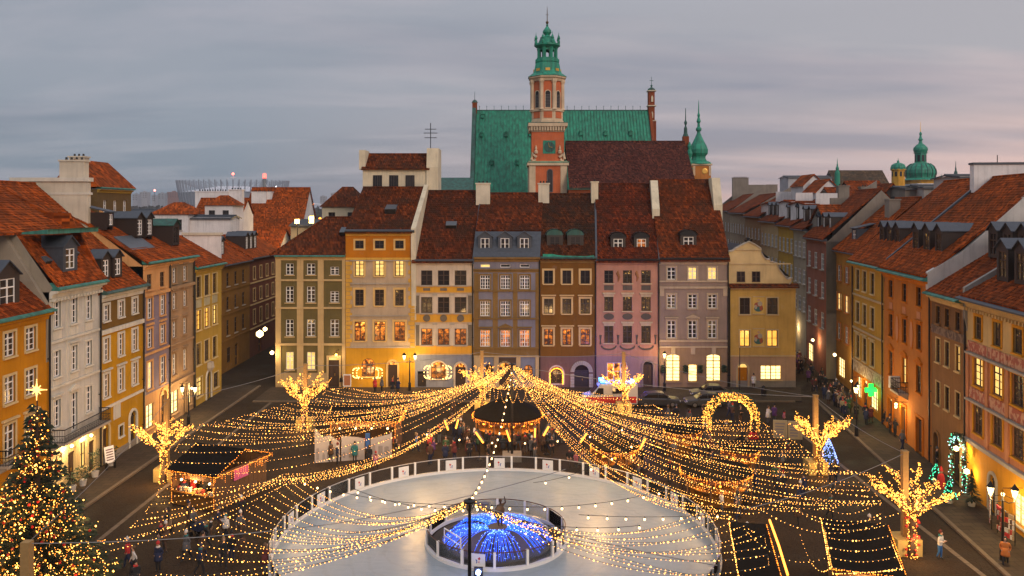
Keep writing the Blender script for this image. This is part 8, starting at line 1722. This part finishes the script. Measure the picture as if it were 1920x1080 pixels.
ga = thing('garland_arch', 'fir garland arch with green and white lights around a doorway on the right', 'garland', (rr_(60.1, .45), 60.1, 0), AR); m = MB(); b1 = MB(); b2 = MB(); q = random.Random(9)
for k in range(420):
    f = q.random(); a = math.pi * f
    if q.random() < .5: x, z = 1.15 * math.cos(a), 3.0 + 1.15 * math.sin(a)
    else: x, z = q.choice((-1.15, 1.15)), .3 + 2.7 * q.random()
    x += (q.random() - .5) * .4; y = (q.random() - .5) * .4; z += (q.random() - .5) * .3; m.face([(x, y, z), (x + .2 * q.random(), y - .1, z + .2), (x - .2 * q.random(), y - .1, z + .1)])
    if k % 3 == 0: (b1 if q.random() < .4 else b2).octa((x, y - .15, z), .04)
m.build('greenery', plain('fir_green', (.015, .03, .012), .8), ga, kind='stuff'); b1.build('green_bulbs', GF, ga, kind='stuff'); b2.build('white_bulbs', WF, ga, kind='stuff')
wall_lamp((rr_(59.6, .9), 59.6, 3.4), 'amber star-bright lamp inside the garlanded arch on the right', 190, .2); wall_lamp((rr_(58.6, .5), 58.7, 2.0), 'glowing doorway lantern under the garlanded arch', 60, .22)
sn = thing('red_figure', 'red dressed wooden figure standing beside the garlanded arch', 'figure', (rr_(60.9, 1.6), 60.7, .13)); m = MB(); m.lathe([(.3, 0), (.26, .7), (.2, 1.0), (.1, 1.1)], n=10); m.build('body', cloth('red'), sn); m = MB(); m.ball((0, 0, 1.22), .16); m.build('head', SKIN, sn); m = MB(); m.lathe([(.17, 1.28), (.1, 1.5), (0, 1.66)], n=8); m.build('hat', cloth('red'), sn)
for i, Y in enumerate((53.2, 51.9, 50.6)):
    t = thing('souvenir_rack', 'souvenir rack hung with small colourful goods, %s from the garlanded arch' % ('nearest', 'second', 'third')[i], 'display rack', (rr_(Y, 1.3), Y, .13), AR + .3 * (i - 1)); m = MB(); m.tube([(-.4, 0, 0), (-.4, 0, 1.9), (.4, 0, 1.9), (.4, 0, 0)], .03, 5); m.build('frame', DARKM, t); m = MB(); q = random.Random(i)
    for r_ in range(5):
        for c in range(5): m.box(-.36 + .15 * c, -.24 + .15 * c, -.08, .02, .3 + .32 * r_, .55 + .32 * r_, q.randrange(4))
    m.build('goods', [cloth('red'), cloth('beige'), cloth('white'), cloth('brown')], t, kind='stuff')
def planter(x, y, label, h=1.0):
    t = thing('potted_plant', label, 'potted plant', (x, y, .13)); m = MB(); m.lathe([(.22, 0), (.3, .45), (.26, .45)], n=10); m.build('pot', plain('pot_white', (.45, .43, .40), .7), t); m = MB(); q = random.Random(int(y * 10))
    for k in range(160): a = q.random() * 6.28; f = q.random(); r = .12 + .38 * q.random(); p = Vector((r * math.cos(a), r * math.sin(a), .45 + h * f)); d = Vector((q.random() - .5, q.random() - .5, q.random() * .5)) * .3; s = Vector((d.y, -d.x, .05)) * .5; m.face([p, p + d * .5 + s, p + d, p + d * .5 - s])
    m.build('foliage', plain('shrub_green', (.025, .045, .015), .8), t, kind='stuff')
planter(-32.5, 59.9, 'potted shrub at the near end of the balcony house pavement'); planter(-32.4, 61.2, 'potted shrub left of the doorway under the long balcony'); planter(-32.5, 63.2, 'tall potted shrub right of the doorway under the long balcony', 1.5); planter(-32.6, 66.0, 'potted shrub beside the striped menu board')
mb_ = thing('menu_board', 'tilted white menu board with red lines under the end of the long balcony', 'menu board', (-32.2, 65.1, .13), R(60)); m = MB(); m.M = Matrix.Rotation(R(-10), 4, 'X'); m.box(-.4, .4, -.03, .03, .5, 1.8); m.build('panel', WHITE, mb_); m = MB(); m.M = Matrix.Rotation(R(-10), 4, 'X')
for k in range(5): m.box(-.3, .3, -.036, -.03, .7 + .2 * k, .78 + .2 * k)
m.build('print', cloth('maroon'), mb_); m = MB(); m.box(-.4, -.34, -.05, .2, 0, .6); m.box(.34, .4, -.05, .2, 0, .6); m.build('legs', DARKM, mb_)
em_ = tag(put('entrance_lights', None), None, None) if False else None
wl = wall_lamp((-32.9, 60.6, 3.3), 'warm lamp under the long balcony left of the doorway', 170, .14); wall_lamp((-32.9, 63.4, 3.3), 'warm lamp under the long balcony right of the doorway', 170, .14)
ib = thing('poster_stand', 'white framed poster stand outside the olive house doorway', 'poster', (*pp(651, 735), .13)); m = MB(); m.box(-.45, .45, -.03, .03, .5, 1.9); m.build('frame', WHITE, ib); m = MB(); m.box(-.36, .36, -.036, -.03, .62, 1.78); m.build('poster', plain('poster_orange', (.42, .16, .06), .6), ib); m = MB(); m.box(-.05, .05, -.04, .04, 0, .5); m.build('stand', DARKM, ib)
bo = thing('bollard', 'dark rounded bollard on the pavement in front of the yellow gabled house', 'bollard', (*pp(1432, 744), 0)); m = MB(); m.lathe([(.3, 0), (.3, .9), (.25, 1.1), (.12, 1.25), (0, 1.3)], n=12); m.build('post', DARKM, bo)
# bulb-framed restaurant windows
def bulb_frame(x0, x1, z0, z1, label, n=26):
    t = thing('bulb_garland', label, 'light garland', ((x0 + x1) / 2, 94.55, (z0 + z1) / 2)); w, h = (x1 - x0) / 2, (z1 - z0) / 2; m = MB(); q = random.Random(n)
    for k in range(n):
        a = 2 * math.pi * k / n; c, s = math.cos(a), math.sin(a); e = .45; x = w * (abs(c) ** e) * (1 if c > 0 else -1); z = h * (abs(s) ** e) * (1 if s > 0 else -1)
        m.ball((x, 0, z), .085); 
        if abs(c) > .5: m.ball((x * .74, .02, z * (.7 + .3 * q.random())), .08)
    m.build('bulbs', emit('window_bulb_glow', (1, .60, .19), 2.6), t, kind='stuff'); m = MB(); m.tube([(w * (abs(math.cos(a)) ** .45) * (1 if math.cos(a) > 0 else -1), .05, h * (abs(math.sin(a)) ** .45) * (1 if math.sin(a) > 0 else -1)) for a in [2 * math.pi * k / 40 for k in range(41)]], .02, 4); m.build('cable', CABLE, t); lamp(t, (0, -.7, 0), 110, (1, .6, .22), .4)
bulb_frame((663 - 960) / 16, (718 - 960) / 16, zc(708), zc(688), 'bulbs framing the arched window of the yellow ground floor'); bulb_frame((796 - 960) / 16, (847 - 960) / 16, zc(709), zc(684), 'bulbs framing the arched window of the blue ground floor')
for px, py, r, lb in ((1043, 703, .75, 'glowing garland around the arched shop window of the brown house'),):
    t = thing('bulb_garland', lb, 'light garland', ((px - 960) / 16, 94.6, zc(719))); m = MB(); q = random.Random(2)
    for k in range(90):
        f = k / 89 * 3.6
        x, z = (-r, f) if f < 1.1 else (r * math.cos(math.pi - (f - 1.1) / 1.4 * math.pi), 1.1 + r * math.sin((f - 1.1) / 1.4 * math.pi)) if f < 2.5 else (r, 1.1 - (f - 2.5))
        m.octa((x + .08 * (q.random() - .5), 0, z), .07)
    m.build('bulbs', BULBO, t, kind='stuff'); lamp(t, (0, -.6, 1.0), 45, (1, .5, .15), .3)
